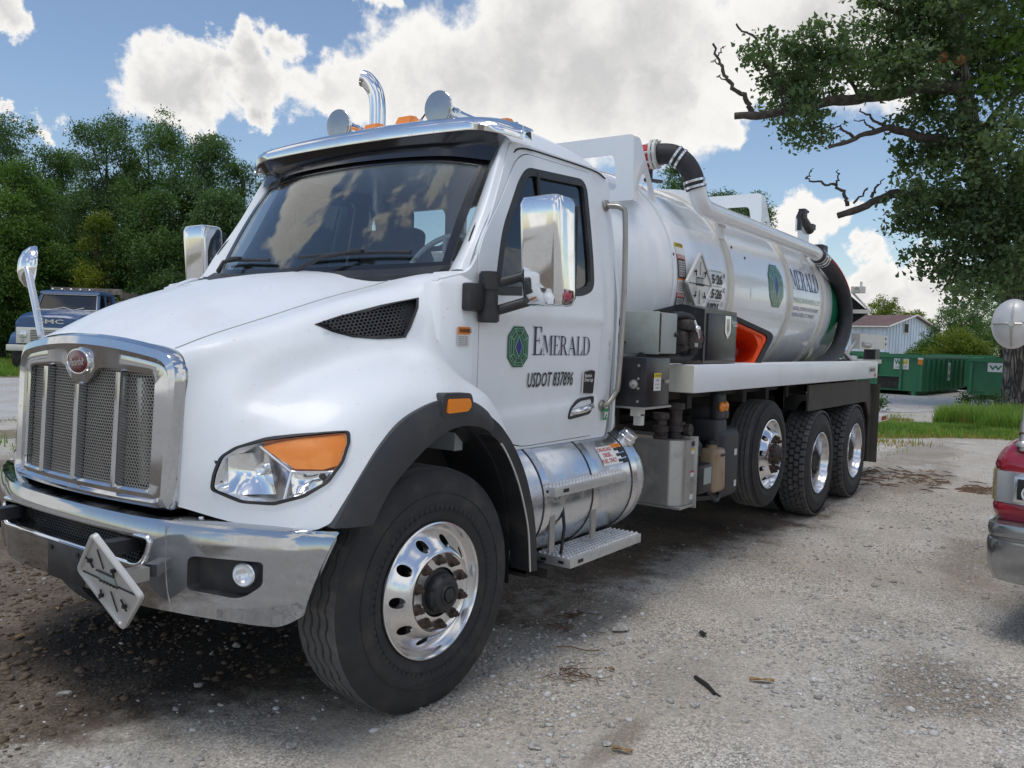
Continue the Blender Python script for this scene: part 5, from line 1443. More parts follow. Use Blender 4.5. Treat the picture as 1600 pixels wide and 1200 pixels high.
place_wheel('steer', 0, 1.172, .535, 1, STEER, .1, False)
LX, LZ = 4.474, .714
place_wheel('lift', LX, -1.135, LZ, -1, 0, .2); place_wheel('lift', LX, 1.135, LZ, 1, 0, .5, False)
for X in (5.739, 7.080):
    for i, (y, s) in enumerate(((-1.208, -1), (-.88, -1), (.88, 1), (1.208, 1))):
        place_wheel('drive', X, y, .517, s, 0, .13*i+X, i == 0)
# ---------------- chassis
ch = MB()
for s in (-1, 1):
    ch.box((3.6, s*.43, .95), (8.6, .09, .27))
ch.box((-.45, 0, .95), (.1, .9, .2)).box((2.5, 0, .95), (.12, .9, .2)).box((5.0, 0, .95), (.12, .9, .2)).box((7.85, 0, .95), (.12, .9, .22))
ch.tube([(0, -1.0, .50), (0, -.6, .42), (0, .6, .42), (0, 1.0, .50)], .07, 10)
ch.tube([(LX, -1.0, LZ), (LX, 1.0, LZ)], .075, 10)
for X in (5.739, 7.08): ch.tube([(X, -1.15, .517), (X, 1.15, .517)], .085, 12); ch.sphere((X, 0, .52), .24, u=14, v=10)
ch.tube([(1.5, 0, .85), (5.7, 0, .58)], .06, 10)
for y in (-.52, .52): ch.box((0, y, .66), (1.3, .08, .06)).box((6.4, y, .72), (1.5, .1, .10))
chassis = ch.out('chassis', M['dark'], truck, 40)
# ---------------- fuel tank, straps, cap, steps
FC = (-.850, .790); FRD = .333
def fring(x, r_): return [(x, FC[0]+r_*math.cos(a), FC[1]+r_*math.sin(a)) for a in np.linspace(0, 2*PI, 49)[:-1]]
ft = MB().loft([fring(.66, .20), fring(.665, .29), fring(.68, .32), fring(.72, FRD), fring(1.93, FRD), fring(1.965, FRD-.006), fring(1.99, FRD-.03), fring(2.00, FRD-.07), fring(2.003, .10)], True, True, True)
ftank = ft.out('fuel_tank', M['fuel'], truck, 40)
for x in (.86, 1.36, 1.83):
    MB().loft([fring(x-.030, FRD+.001), fring(x-.030, FRD+.007), fring(x+.030, FRD+.007), fring(x+.030, FRD+.001)], True).out('tank_strap', M['alu'], ftank, 40)
    MB().loft([fring(x-.036, FRD+.0005), fring(x-.036, FRD+.003), fring(x+.036, FRD+.003), fring(x+.036, FRD+.0005)], True).out('strap_pad', M['black'], ftank, 40)
    each(MB().box((x, FC[0]-.20, FC[1]-.345), (.07, .34, .05)).box((x, FC[0]+.36, FC[1]+.0), (.07, .10, .62)), 'tank_bracket', M['dark'], ftank, 40)
MB().lathe([(.058, 0), (.058, .03), (.052, .036), (.052, .062), (.046, .068), (.0001, .07)], Matrix.Translation((1.905, FC[0]-.215, FC[1]+.245)) @ Vector((.1, -.62, .78)).to_track_quat('Z', 'Y').to_matrix().to_4x4(), 16).out('fuel_cap', M['alu'], ftank, 40)
def on_tank(poly, off):
    return [(x, FC[0]-(FRD+off)*math.cos(a/FRD), FC[1]+(FRD+off)*math.sin(a/FRD)) for x, a in poly]
def tank_label(x0, x1, a0, a1, mt, off=.004):
    m_ = MB(); n = 6
    P = [(x0, a0+(a1-a0)*k/n) for k in range(n+1)]+[(x1, a0+(a1-a0)*k/n) for k in range(n+1)]
    m_.add(on_tank(P, off), [(k, n+1+k, n+2+k, k+1) for k in range(n)]); return m_.out('tank_label', M[mt], ftank, None)
tank_label(1.49, 1.72, .135, .255, 'white')
for k, t_ in enumerate(('ON-ROAD', 'DIESEL', 'FUEL ONLY')):
    tv, tf = text_mb(t_, .036, squeeze=.92, bold=.0006); tv[:, 0] -= tv[:, 0].max()/2
    MB().add(on_tank([(1.575+a, .222-.036*k+b_) for a, b_ in tv], .0052), tf).out('label_text', M['redink'], ftank, None)
tank_label(1.665, 1.785, .235, .262, 'orangeink', .005)
for k in range(3): tank_label(1.675, 1.72, .215-.036*k, .232-.036*k, 'ink', .0056); tank_label(1.73, 1.785, .205-.036*k, .232-.036*k, 'ink', .0056)
def make_step(x0, x1, y0, y1, z, h):
    st = MB().box(((x0+x1)/2, (y0+y1)/2, z-h/2), (x1-x0, y1-y0, h), bev=.004)
    so_ = st.out('step', M['step'], truck, 30)
    dm = MB(); nx = int((x1-x0)/.032); ny = 7
    for i in range(nx):
        for j in range(ny):
            x = x0+(x1-x0)*(i+.5)/nx; y = y0+.012+(y1-y0-.024)*(j+.5)/ny; r_ = .0125
            dm.add([(x+r_*math.cos(a), y+r_*math.sin(a), z) for a in np.arange(6)*PI/3]+[(x+r_*.6*math.cos(a), y+r_*.6*math.sin(a), z+.009) for a in np.arange(6)*PI/3], [(k, (k+1) % 6, 6+(k+1) % 6, 6+k) for k in range(6)]+[(6, 7, 8, 9, 10, 11)])
    d_ = dm.out('tread_dimple', M['step'], so_, None); d_['kind'] = 'stuff'
    hl_ = MB()
    for y in (y0+.06, y1-.06): hl_.box((x0-.001, y, z-h/2), (.006, .035, .016), bev=.003)
    hl_.box((x0+.10, y0-.001, z-h*.5), (.05, .005, .018)); hl_.out('step_slot', M['ink'], so_, 40)
    return so_
s1 = make_step(.862, 1.630, -1.232, -1.06, .886, .050)
s2 = make_step(1.000, 1.810, -1.252, -1.02, .492, .052)
br = MB()
for x in (.93, 1.36):
    br.box((x, -1.17, .70), (.05, .012, .34)).box((x, -1.12, .84), (.035, .16, .03)).tube([(x, -1.10, .87), (x+.0, -1.19, .80)], .012, 6)
br.box((1.55, -1.17, .815), (.03, .02, .07)).tube([(1.36, -1.17, .72), (1.56, -1.17, .84)], .012, 6)
br.lathe([(.03, -.03), (.034, 0), (.03, .03), (.0001, .032)], Matrix.Translation((1.0, -1.16, .80)) @ Matrix.Rotation(R(90), 4, 'X'), 12)
each(br, 'step_bracket', M['steel'], s1, 40)
br = MB().tube([(1.03, -1.165, .80), (1.025, -1.19, .65), (1.03, -1.17, .50)], .010, 6)
br.out('tank_cable', M['hose'], s1, 40)
br = MB()
for x in (1.10, 1.36, 1.62, 1.83): br.box((x, -1.08, .44), (.05, .30, .05)).box((x, -.95, .50), (.05, .08, .16))
br.box((1.0, -.98, .425), (.35, .22, .05)).out('step_support', M['dark'], s2, 40)
# ---------------- equipment between cab and bed (driver side)
bb = MB().box((2.065, -.94, 1.398), (.335, .52, .305), bev=.006)
bbo = bb.out('battery_box', M['gloss'], truck, 30)
MB().box((2.065, -.94, 1.240), (.36, .545, .012)).out('box_tray', M['steel'], bbo, 40)
bk = MB()
for z in (1.50, 1.42, 1.36, 1.28): bk.lathe([(.009, 0), (.008, .006), (.0001, .007)], Matrix.Translation((1.897, -1.15, z)) @ Matrix.Rotation(R(-90), 4, 'Y'), 8)
bk.lathe([(.030, 0), (.028, .014), (.012, .02), (.012, .04), (.0001, .042)], Matrix.Translation((1.897, -1.12, 1.385)) @ Matrix.Rotation(R(-90), 4, 'Y'), 12)
bk.box((2.18, -1.206, 1.40), (.05, .012, .022)); bk.out('box_latch', M['steel'], bbo, 40)
MB().add([(2.00, -1.203, 1.345), (2.10, -1.203, 1.345), (2.10, -1.203, 1.425), (2.00, -1.203, 1.425)], [(0, 1, 2, 3)]).out('caution_label', M['white'], bbo, None)
MB().add([(2.00, -1.204, 1.425), (2.10, -1.204, 1.425), (2.10, -1.204, 1.455), (2.00, -1.204, 1.455)], [(0, 1, 2, 3)]).out('caution_label', M['yellow'], bbo, None)
for k, (t_, z, sz) in enumerate((('CAUTION', 1.432, .022), ('BATTERY', 1.402, .018), ('DISCONNECT', 1.380, .014), ('SWITCH', 1.356, .018))):
    tv, tf = text_mb(t_, sz, squeeze=.8); tv[:, 0] -= tv[:, 0].max()/2; MB().add([(2.05+a, -1.2052, z+b_) for a, b_ in tv], tf).out('label_text', M['ink'], bbo, None)
MB().box((1.98, -1.11, 1.215), (.10, .05, .06)).box((2.0, -1.11, 1.16), (.05, .05, .07)).out('box_bracket', M['oldwhite'], bbo, 40)
gb = MB().box((2.245, -1.04, 1.706), (.27, .26, .262), bev=.005).out('control_box', M['greybox'], truck, 30)
MB().box((2.104, -1.04, 1.706), (.014, .27, .272), bev=.004).out('box_door', M['greybox'], gb, 30)
MB().tube([(2.118, -1.172, 1.585), (2.118, -1.172, 1.83)], .010, 8).tube([(2.104, -.915, 1.58), (2.104, -.915, 1.85)], .008, 8).out('box_hinge', M['rust'], gb, 40)
MB().lathe([(.016, 0), (.014, .014), (.0001, .016)], Matrix.Translation((2.355, -1.172, 1.70)) @ Matrix.Rotation(R(90), 4, 'X'), 10).out('box_knob', M['ink'], gb, 40)
MB().tube([tuple(p) for p in cr([(2.2, -.88, 1.78), (1.95, -.84, 1.74), (1.85, -.80, 1.66), (1.80, -.75, 1.45)], 6)], .024, 8).tube([tuple(p) for p in cr([(2.2, -.88, 1.68), (1.98, -.86, 1.66), (1.88, -.84, 1.55), (1.84, -.80, 1.4)], 6)], .020, 8).tube([tuple(p) for p in cr([(2.2, -.95, 1.64), (1.98, -.93, 1.645), (1.86, -.90, 1.66)], 6)], .008, 6).out('control_hose', M['hose'], gb, 50)
# valve cluster behind the grey box
vc = MB()
vc.tube([tuple(p) for p in cr([(2.36, -1.02, 1.825), (2.52, -1.04, 1.83), (2.60, -1.06, 1.80), (2.605, -1.06, 1.72)], 6)], .028, 12)
vc.tube([tuple(p) for p in cr([(2.605, -1.06, 1.64), (2.60, -1.06, 1.575), (2.52, -1.05, 1.545), (2.30, -1.02, 1.540), (2.0, -.98, 1.555)], 6)], .026, 12)
vc.tube([(2.36, -1.0, 1.60), (2.50, -1.02, 1.60)], .035, 12)
vc.lathe([(.044, -.03), (.046, -.025), (.046, .025), (.044, .03)], Matrix.Translation((2.605, -1.06, 1.735)), 8).lathe([(.044, -.03), (.046, -.025), (.046, .025), (.044, .03)], Matrix.Translation((2.605, -1.06, 1.60)), 8)
vc.v = [(x+.075, y-.085, z) for x, y, z in vc.v]
vco = vc.out('hydraulic_pipe', M['hose'], truck, 45); vco_shift = Vector((.075, -.085, 0))
vb = MB().box((2.58, -1.07, 1.675), (.16, .10, .13), bev=.02).box((2.47, -1.07, 1.77), (.09, .09, .07), bev=.015).box((2.46, -1.05, 1.68), (.08, .08, .10), bev=.02).sphere((2.67, -1.07, 1.675), .045, u=12, v=8).lathe([(.05, -.02), (.055, 0), (.05, .02)], Matrix.Translation((2.68, -1.08, 1.675)) @ Matrix.Rotation(R(90), 4, 'X'), 12).tube([(2.43, -1.06, 1.62), (2.50, -1.06, 1.62)], .03, 10)
vb.out('valve_body', M['valve'], vco, 40).location = vco_shift
MB().tube([(2.47, -1.13, 1.80), (2.49, -1.145, 1.745)], .011, 8).tube([(2.49, -1.145, 1.755), (2.515, -1.15, 1.685)], [.024, .012], 8).sphere((2.49, -1.145, 1.745), .024, u=10, v=8).out('valve_lever', M['alu'], vco, 45).location = vco_shift
MB().box((2.535, -1.123, 1.637), (.05, .006, .026)).out('valve_tag', M['steel'], vco, 40).location = vco_shift
MB().add([(2.55, -1.1215, 1.70), (2.60, -1.1215, 1.71), (2.59, -1.1215, 1.66)], [(0, 1, 2)]).out('valve_mark', M['redink'], vco, None).location = vco_shift
# tool box
tb = MB().prism([(-1.165, 1.508), (-1.165, 1.888), (-.98, 1.925), (-.70, 1.86), (-.70, 1.508)], lambda a, b_: (2.835, a, b_), lambda a, b_: (3.445, a, b_))
tbo = tb.out('tool_box', M['gloss'], truck, 30)
MB().box((3.155, -1.168, 1.695), (.54, .016, .335), bev=.005).out('tool_box_door', M['gloss'], tbo, 30)
lk = [(3.185, 1.855), (3.29, 1.855), (3.29, 1.735), (3.237, 1.685), (3.185, 1.735)]
MB().prism(rounded_poly(lk, .01, 3), lambda a, b_: (a, -1.174, b_), lambda a, b_: (a, -1.182, b_)).out('box_latch', M['alu'], tbo, 35)
MB().prism([(3.21, 1.835), (3.265, 1.835), (3.265, 1.75), (3.237, 1.72), (3.21, 1.75)], lambda a, b_: (a, -1.18, b_), lambda a, b_: (a, -1.1835, b_)).out('latch_recess', M['steel'], tbo, 35)
tv, tf = text_mb('Buyers', .042, squeeze=.9, bold=.001); MB().add([(3.325+a, -1.1768, 1.80+b_) for a, b_ in tv], tf).out('box_lettering', M['white'], tbo, None)
MB().add([(3.35, -1.1768, 1.785), (3.44, -1.1768, 1.785), (3.44, -1.1768, 1.792), (3.35, -1.1768, 1.792)], [(0, 1, 2, 3)]).out('box_lettering', M['white'], tbo, None)
MB().tube([tuple(p) for p in cr([(2.47, -1.10, 1.535), (2.56, -1.12, 1.53), (2.75, -1.14, 1.507), (2.83, -1.14, 1.512)], 5)], .022, 10).out('red_hose', M['rust'], truck, 50)
# ---------------- hydraulic oil reservoir
rp = [(2.50, -.62), (2.50, -1.105), (2.575, -1.175), (2.725, -1.175), (2.725, -.62)]
rv = MB().prism(rounded_poly(rp, [.0, .02, .03, .0, 0], 4), lambda a, b_: (a, b_, .540), lambda a, b_: (a, b_, .985)).out('oil_reservoir', M['steel'], truck, 30)
MB().box((2.735, -.90, .755), (.014, .60, .50), bev=.004).box((2.62, -.90, .530), (.26, .58, .014)).out('reservoir_flange', M['steel'], rv, 30)
for z, mt, h_ in ((.955, 'ink', .030), (.915, 'yellow', .018), (.895, 'white', .022), (.76, 'redink', .010), (.740, 'white', .030), (.585, 'white', .035)):
    MB().box((2.705, -1.1765, z), (.045, .003, h_)).out('reservoir_label', M[mt], rv, 40)
vf = MB()
for x, y, k in ((2.55, -1.0, 1.0), (2.66, -1.06, 1.2)):
    vf.lathe([(.045, .985), (.050, .995), (.050, 1.01), (.040, 1.015), (.040, 1.03*1), (.055, 1.035), (.055, 1.075), (.042, 1.08), (.042, 1.12*k**.3), (.058, 1.125*k**.3), (.058, 1.165*k**.3), (.0001, 1.17*k**.3)], Matrix.Translation((x, y, 0)), 12)
vf.box((2.70, -1.08, 1.07), (.06, .05, .06), bev=.01).lathe([(.042, -.018), (.044, .016), (.038, .022), (.0001, .018)], Matrix.Translation((2.72, -1.13, 1.045)) @ Matrix.Rotation(R(90), 4, 'X'), 16)
vf.out('reservoir_fitting', M['valve'], rv, 40)
MB().tube([(2.20, -.75, .96), (2.20, -.75, 1.14)], .075, 18).box((2.2, -.75, .965), (.19, .19, .02)).out('grey_pipe', M['greybox'], truck, 45)
MB().box((2.3, -.45, .98), (.5, .5, .03)).box((2.45, -.5, 1.2), (.3, .3, .5)).out('pump_deck', M['dark'], truck, 40)
# black plastic canister, bottle, compressor
cn = MB().box((3.62, -.92, .72), (.42, .36, .56), bev=.07, seg=3).tube([(3.62, -.90, .98), (3.62, -.90, 1.08)], .12, 18).box((3.46, -.98, .985), (.24, .20, .18), bev=.03)
cno = cn.out('air_cleaner', M['flare'], truck, 45)
MB().lathe([(.15, 1.07), (.155, 1.10), (.14, 1.20), (.10, 1.245), (.0001, 1.25)], Matrix.Translation((3.58, -.92, 0)), 20).box((3.46, -1.05, 1.17), (.16, .06, .20), bev=.02).out('air_intake', M['flare'], cno, 45)
am = MB()
for a in (-.042, .042): am.lathe([(.038, 0), (.038, .012), (.030, .022), (.0001, .026)], Matrix.Translation((3.46+a, -1.082, 1.17)) @ Matrix.Rotation(R(90), 4, 'X'), 16)
am.out('amber_marker', M['amberglass'], cno, 45)
MB().box((3.71, -1.103, .80), (.05, .004, .05)).box((3.72, -1.103, .55), (.04, .004, .05)).out('canister_label', M['white'], cno, 40)
jg = MB().box((3.30, -1.075, .700), (.235, .15, .335), bev=.035, seg=3, taper=.93).tube([(3.28, -1.075, .86), (3.28, -1.075, .90)], .04, 12)
jgo = jg.out('coolant_bottle', M['jug'], truck, 45)
MB().lathe([(.048, .895), (.048, .925), (.040, .93), (.0001, .932)], Matrix.Translation((3.28, -1.075, 0)), 14).out('bottle_cap', M['black'], jgo, 40)
MB().box((3.33, -1.155, .815), (.08, .004, .018)).out('bottle_mark', M['ink'], jgo, 40)
cp = MB().box((3.03, -1.08, .665), (.26, .13, .22), bev=.03).box((2.92, -1.0, .74), (.24, .2, .3), bev=.05).tube([(2.90, -.98, .86), (3.06, -1.02, .88)], .09, 16)
cpo = cp.out('compressor', M['black'], truck, 45)
MB().box((3.05, -1.147, .69), (.13, .006, .12)).out('compressor_plate', M['greybox'], cpo, 40)
hsx = MB()
for i in range(5):
    hsx.tube([tuple(p) for p in cr([(2.82+.02*i, -1.04-.01*i, .95-.02*i), (2.80+.03*i, -1.12, .80-.04*i), (2.90+.02*i, -1.14+.01*i, .62-.01*i), (3.10, -1.06, .55)], 6)], .011, 6)
hsx.tube([tuple(p) for p in cr([(3.10, -1.12, .56), (3.20, -1.15, .49), (3.32, -1.13, .50), (3.36, -1.10, .56)], 6)], .018, 8)
hsx.out('compressor_hose', M['hose'], cpo, 50)
MB().box((3.0, -.98, .53), (.5, .34, .03), Matrix.Rotation(R(6), 3, 'Y')).out('compressor_tray', M['dark'], cpo, 40)
MB().box((3.3, -.62, .80), (1.9, .08, .5)).out('equipment_backing', M['dark'], truck, 40)
# ---------------- bed (running board box rail)
bd = MB()
for s in (-1, 1):
    bd.box((5.165, s*1.12, 1.408), (5.25, .24, .190), bev=.008)
bed = bd.out('bed_rail', M['paint'], truck, 30)
MB().box((2.532, -1.12, 1.408), (.012, .225, .180)).out('rail_end', M['bandpaint'], bed, 30)
bx = MB().box((5.2, 0, 1.30), (5.2, 2.0, .10))
for x in np.arange(2.9, 7.8, .55): bx.box((float(x), 0, 1.23), (.08, 2.1, .10))
bx.out('bed_frame', M['dark'], truck, 40)
MB().box((7.52, -1.2425, 1.41), (.30, .004, .075)).out('body_plate', M['steel'], bed, 30)
MB().box((7.67, -1.2425, 1.345), (.06, .004, .035)).out('body_plate', M['redink'], bed, 30)
tv, tf = text_mb('DOMINATOR', .048, squeeze=.85, bold=.001); MB().add([(7.385+a, -1.246, 1.392+b_) for a, b_ in tv], tf).out('plate_lettering', M['ink'], bed, None)
# ---------------- tank
TR, TZ = .862, 2.113
def tring(x, r_, n=96): return [(x, r_*math.cos(a), TZ+r_*math.sin(a)) for a in np.linspace(0, 2*PI, n, endpoint=False)]
rings = []
for t in np.linspace(0.02, 1, 14): rings.append(tring(2.96-.36*math.sqrt(max(0, 1-t**2))*1.0, TR*t))
rings += [tring(x, TR) for x in (3.2, 4.06, 5.0, 6.0, 7.0, 7.52)]
for t in np.linspace(1, 0.02, 12)[1:]: rings.append(tring(7.52+.22*math.sqrt(max(0, 1-t**2)), TR*t))
tank = MB().loft(rings, True, True, True).out('tank', M['tankpaint'], truck, 50)
MB().loft([tring(2.952, TR-.002), tring(2.954, TR+.004), tring(2.972, TR+.004), tring(2.974, TR-.002)], True).out('tank_seam', M['tankpaint'], tank, 40)
for x in (4.06, 5.631, 6.791):
    MB().loft([tring(x-.055, TR-.004), tring(x-.052, TR+.016), tring(x-.045, TR+.022), tring(x+.045, TR+.022), tring(x+.052, TR+.016), tring(x+.055, TR-.004)], True).out('tank_band', M['bandpaint'], tank, 30)
MB().loft([tring(7.50, TR-.002), tring(7.50, TR+.012), tring(7.545, TR+.012), tring(7.545, TR-.002)], True).out('tank_flange', M['bandpaint'], tank, 30)
def TP(x, deg, off=0.0):
    """point on the driver side of the tank: angle up from the horizontal"""
    a = R(deg); return (x, -(TR+off)*math.cos(a), TZ+(TR+off)*math.sin(a))
def tank_sheet(x0, x1, d0, d1, name, mt, off, n=14, xf=None):
    m_ = MB(); P = []
    for k in range(n+1):
        d = d0+(d1-d0)*k/n; a, b_ = (x0, x1) if xf is None else xf(d)
        P += [TP(a, d, off), TP((a+b_)/2, d, off), TP(b_, d, off)]
    m_.add(P, [(3*k+j, 3*k+j+1, 3*k+4+j, 3*k+3+j) for k in range(n) for j in (0, 1)])
    return m_.out(name, M[mt], tank, 60, fix=False)
def tank_text(txt, x0, deg, size, mt, name, width=None, off=.007, tvf=None, shear=0.0, bold=0.0):
    tv, tf = tvf if tvf else text_mb(txt, size, bold=bold, shear=shear)
    tv = tv.copy()
    if width: tv[:, 0] *= width/tv[:, 0].max()
    MB().add([TP(x0+a, deg+math.degrees(b_/TR), off) for a, b_ in tv], tf).out(name, M[mt], tank, None, fix=False)
# green sweep at the tail
tank_sheet(0, 0, -30, 62, 'green_sweep', 'greenink', .004, 26, lambda d: (7.13+.12*max(0, (d-10)/50)**2+.10*max(0, (-d)/30)**1.5*0, 7.495))
tank_sheet(0, 0, -28.5, 60, 'sweep_line', 'greenpale', .0032, 26, lambda d: (7.10+.12*max(0, (d-10)/50)**2, 7.13+.12*max(0, (d-10)/50)**2))
# emblem and lettering
put_gem(lambda a, b_, off: TP(5.225+a, 6.8+math.degrees(b_/TR), .005+off), .40, .405, tank)
tv, tf = serif_text('MERALD', .20, .04, 1.0); tv[:, 0] *= (.89/tv[:, 0].max())
MB().add([TP(5.735+a, 7.4+math.degrees(b_/TR), .006) for a, b_ in tv], tf).out('tank_lettering', M['navy'], tank, None, fix=False)
tank_text('EMERALD-ENVIRONMENTAL.COM', 5.745, -1.6, .075, 'greendark', 'tank_lettering', .90)
tank_text('INDUSTRIAL | STORMWATER | WASTE MANAGEMENT', 5.745, -6.6, .055, 'navy', 'tank_lettering', .87)
tank_text('INDUSTRIAL HYGIENE | DOT COMPLIANCE', 5.745, -10.8, .055, 'navy', 'tank_lettering', .75)
# inspection dates beside the placard
for t_, d in (('5·26', 1.2), ('5·26', -6.4)): tank_text(t_, 3.66, d, .10, 'ink', 'inspection_date', .22, bold=.004)
tank_text('1021', 3.60, -13.8, .10, 'ink', 'inspection_date', .24, bold=.004)
for t_, d in (('V', 4.6), ('K', -3.0), ('I', -10.4)): tank_text(t_, 3.90, d, .055, 'ink', 'inspection_mark', bold=.002)
for d in (8.0, .0, -7.8): tank_sheet(3.62, 3.86, d-.35, d+.1, 'inspection_line', 'greybox', .006, 2)
# warning strip
segs = [(18.6, 16.2, 'yellow'), (16.2, 12.6, 'white'), (12.6, 10.2, 'redink'), (10.2, .9, 'ink'), (.9, .0, 'orangeink'), (0, -6.2, 'white'), (-6.2, -8.6, 'redink'), (-8.6, -16.5, 'ink'), (-16.5, -18.6, 'redink')]
for a, b_, mt in segs: tank_sheet(3.02, 3.165, a-.05, b_+.05, 'warning_strip', mt, .005, 3)
for k, (t_, d, mt) in enumerate((('CAUTION', 16.7, 'ink'), ('DANGER', 10.8, 'white'), ('DANGER', -8.0, 'white'))): tank_text(t_, 3.03, d, .034, mt, 'warning_text', .125, .0065, bold=.0008)
for k in range(7): tank_text('DO NOT ENTER TANK' if k % 2 else 'CONFINED SPACE', 3.035, 8.6-1.15*k, .017, 'white', 'warning_text', .115, .0065, bold=.0006)
for k in range(6): tank_text('KEEP CLEAR OF VALVES' if k % 2 else 'PRESSURE VESSEL', 3.035, -9.8-1.1*k, .017, 'white', 'warning_text', .115, .0065, bold=.0006)
for k in range(5): tank_text('READ MANUAL BEFORE USE', 3.035, -1.6-.95*k, .014, 'ink', 'warning_text', .115, .0065)
tank_sheet(4.55, 5.02, -3.5, 2.5, 'pale_patch', 'white', .0025, 4); bpy.data.objects['pale_patch'].data.materials[0] = M['tankpaint']
placard('side_placard', (3.32, -.905, 2.098), (.707, 0, -.707), (.707, 0, .707), .178, truck)
MB().box((3.32, -.875, 2.098), (.10, .06, .10)).out('placard_bracket', M['steel'], truck, 40)
for q in ((2.72, 12), (4.0, 25), (4.25, 20)): MB().lathe([(.014, 0), (.012, .006), (.0001, .007)], Matrix.Translation(TP(q[0]+.25, q[1], 0)) @ Matrix.Rotation(R(90), 4, 'X'), 8).out('tank_stud', M['ink'], tank, 40)
# overturn guards: plated hoop with a gusset each side
def guard(x0, yh, zt, zb, holes, L):
    o_ = rounded_poly([(-yh-.01, zb), (yh+.01, zb), (yh, zt), (-yh, zt)], [.01, .01, .035, .035], 3)
    b = panel_bm(o_, [rounded_poly(h_, .05, 4) for h_ in holes], lambda x, z: 0.0, .025, .6, .6)
    m_ = MB().bm(b); m_.v = [(x0+y+.03*(zt-z)*0, x, z) for x, y, z in m_.v]
    fr = m_.out('overturn_guard', M['tankpaint'], tank, 30)
    MB().box((x0+.062, 0, zt-.012), (.085, 2*yh-.04, .022), bev=.006).out('guard_top', M['tankpaint'], tank, 30)
    for s in (-1, 1):
        prof = [(x0+.02, zb), (x0+.02, zt-.01), (x0+.105, zt-.01), (x0+L, zb)]
        bp = panel_bm(rounded_poly(prof, [.0, .02, .03, .01], 3), [], lambda x, z: s*(yh-.002), -s*.022, .6, .6)
        me = MB().bm(bp).mesh('gusset')
        cm = MB().cyl((x0+.20, -2, 0), (x0+.20, 2, 0), .105, seg=28); cm.v = [(x, y, zb+.04+z*1.75) for x, y, z in cm.v]
        mesh_obj('guard_gusset', boolean(me, [cm.mesh('c')], 'gusset'), M['tankpaint'], tank, 30)
guard(2.70, .63, 3.13, 2.66, [[(-.51, 2.74), (.51, 2.74), (.47, 3.00), (-.47, 3.00)]], .44)
guard(5.60, .545, 3.165, 2.70, [[(-.46, 2.80), (-.16, 2.80), (-.16, 3.04), (-.42, 3.04)], [(.16, 2.80), (.46, 2.80), (.42, 3.04), (.16, 3.04)]], .44)
tp = MB()
tp.tube([(3.5, .1, 2.95), (3.5, .1, 3.0)], .27, 28).tube([(4.55, 0, 2.92), (4.55, 0, 3.03)], .27, 28).box((4.0, 0, 2.985), (.8, .12, .05))
tp.tube([(3.45, -.35, 2.93), (3.45, -.30, 3.0), (3.6, -.25, 3.02)], .02, 8)
tpo = tp.out('top_manway', M['tankpaint'], tank, 40)
ck = MB()
for a in range(6): ck.tube([(3.5+.29*math.cos(a*1.05), .1+.29*math.sin(a*1.05), 2.97), (3.5+.31*math.cos(a*1.05), .1+.31*math.sin(a*1.05), 3.05)], .018, 6)
ck.tube([(3.48, -.38, 2.96), (3.52, -.36, 3.07)], .02, 6).tube([(3.45, -.38, 3.02), (3.56, -.36, 3.06)], .014, 6).tube([(3.2, -.48, 2.90), (3.6, -.42, 2.955)], .016, 6)
ck.out('manway_clamp', M['ink'], tank, 40)
# vacuum hose and pipe along the shoulder of the tank
h1 = cr([(3.21, -.52, 3.085), (3.22, -.60, 3.09), (3.25, -.69, 3.075), (3.285, -.77, 3.01), (3.31, -.82, 2.92), (3.33, -.845, 2.82)], 7)
MB().tube([tuple(p) for p in h1], .078, 18).out('suction_hose', M['hose'], truck, 60)
MB().tube([(3.20, -.40, 3.08), (3.21, -.52, 3.085)], .088, 18).box((3.20, -.45, 3.06), (.10, .12, .14)).out('red_coupling', M['redink'], truck, 45)
fl_ = MB()
for y in (-.525, -.557): fl_.tube([(3.202, y, 3.086), (3.205, y-.020, 3.087)], .112, 20)
for k in range(8): fl_.tube([(3.2+.095*math.cos(k*.785), -.51, 3.086+.095*math.sin(k*.785)), (3.205+.095*math.cos(k*.785), -.595, 3.087+.095*math.sin(k*.785))], .009, 6)
fl_.out('hose_flange', M['oldwhite'], truck, 40)
def clamp(p, q, r_):
    p, q = Vector(p), Vector(q); d = (q-p).normalized()
    m_ = MB()
    for t in (-.026, .018): m_.tube([p+d*t, p+d*(t+.018)], r_, 20)
    m_.box(p+Vector((0, -r_, 0)), (.04, .022, .022)); return m_
clamp(h1[16], h1[17], .083).out('hose_clamp', M['alu'], truck, 40)
clamp(h1[-4], h1[-3], .084).out('hose_clamp', M['alu'], truck, 40)
pp = cr([(3.335, -.846, 2.86), (3.365, -.852, 2.77), (3.43, -.855, 2.715), (3.60, -.852, 2.692), (4.3, -.846, 2.684), (5.4, -.836, 2.672), (6.3, -.828, 2.662), (6.48, -.83, 2.652), (6.60, -.836, 2.625)], 6)
pipe = MB().tube([tuple(p) for p in pp], .069, 20).out('vacuum_pipe', M['tankpaint'], truck, 60)
pb = MB()
for x in (3.98, 6.28):
    pb.prism([(x-.10, 2.66), (x+.10, 2.66), (x+.035, 2.52), (x-.035, 2.52)], lambda a, b_: (a, -.80, b_), lambda a, b_: (a, -.775, b_))
    pb.lathe([(.012, 0), (.010, .01), (.0001, .012)], Matrix.Translation((x, -.80, 2.58)) @ Matrix.Rotation(R(90), 4, 'X'), 8)
pb.out('pipe_bracket', M['tankpaint'], pipe, 40)
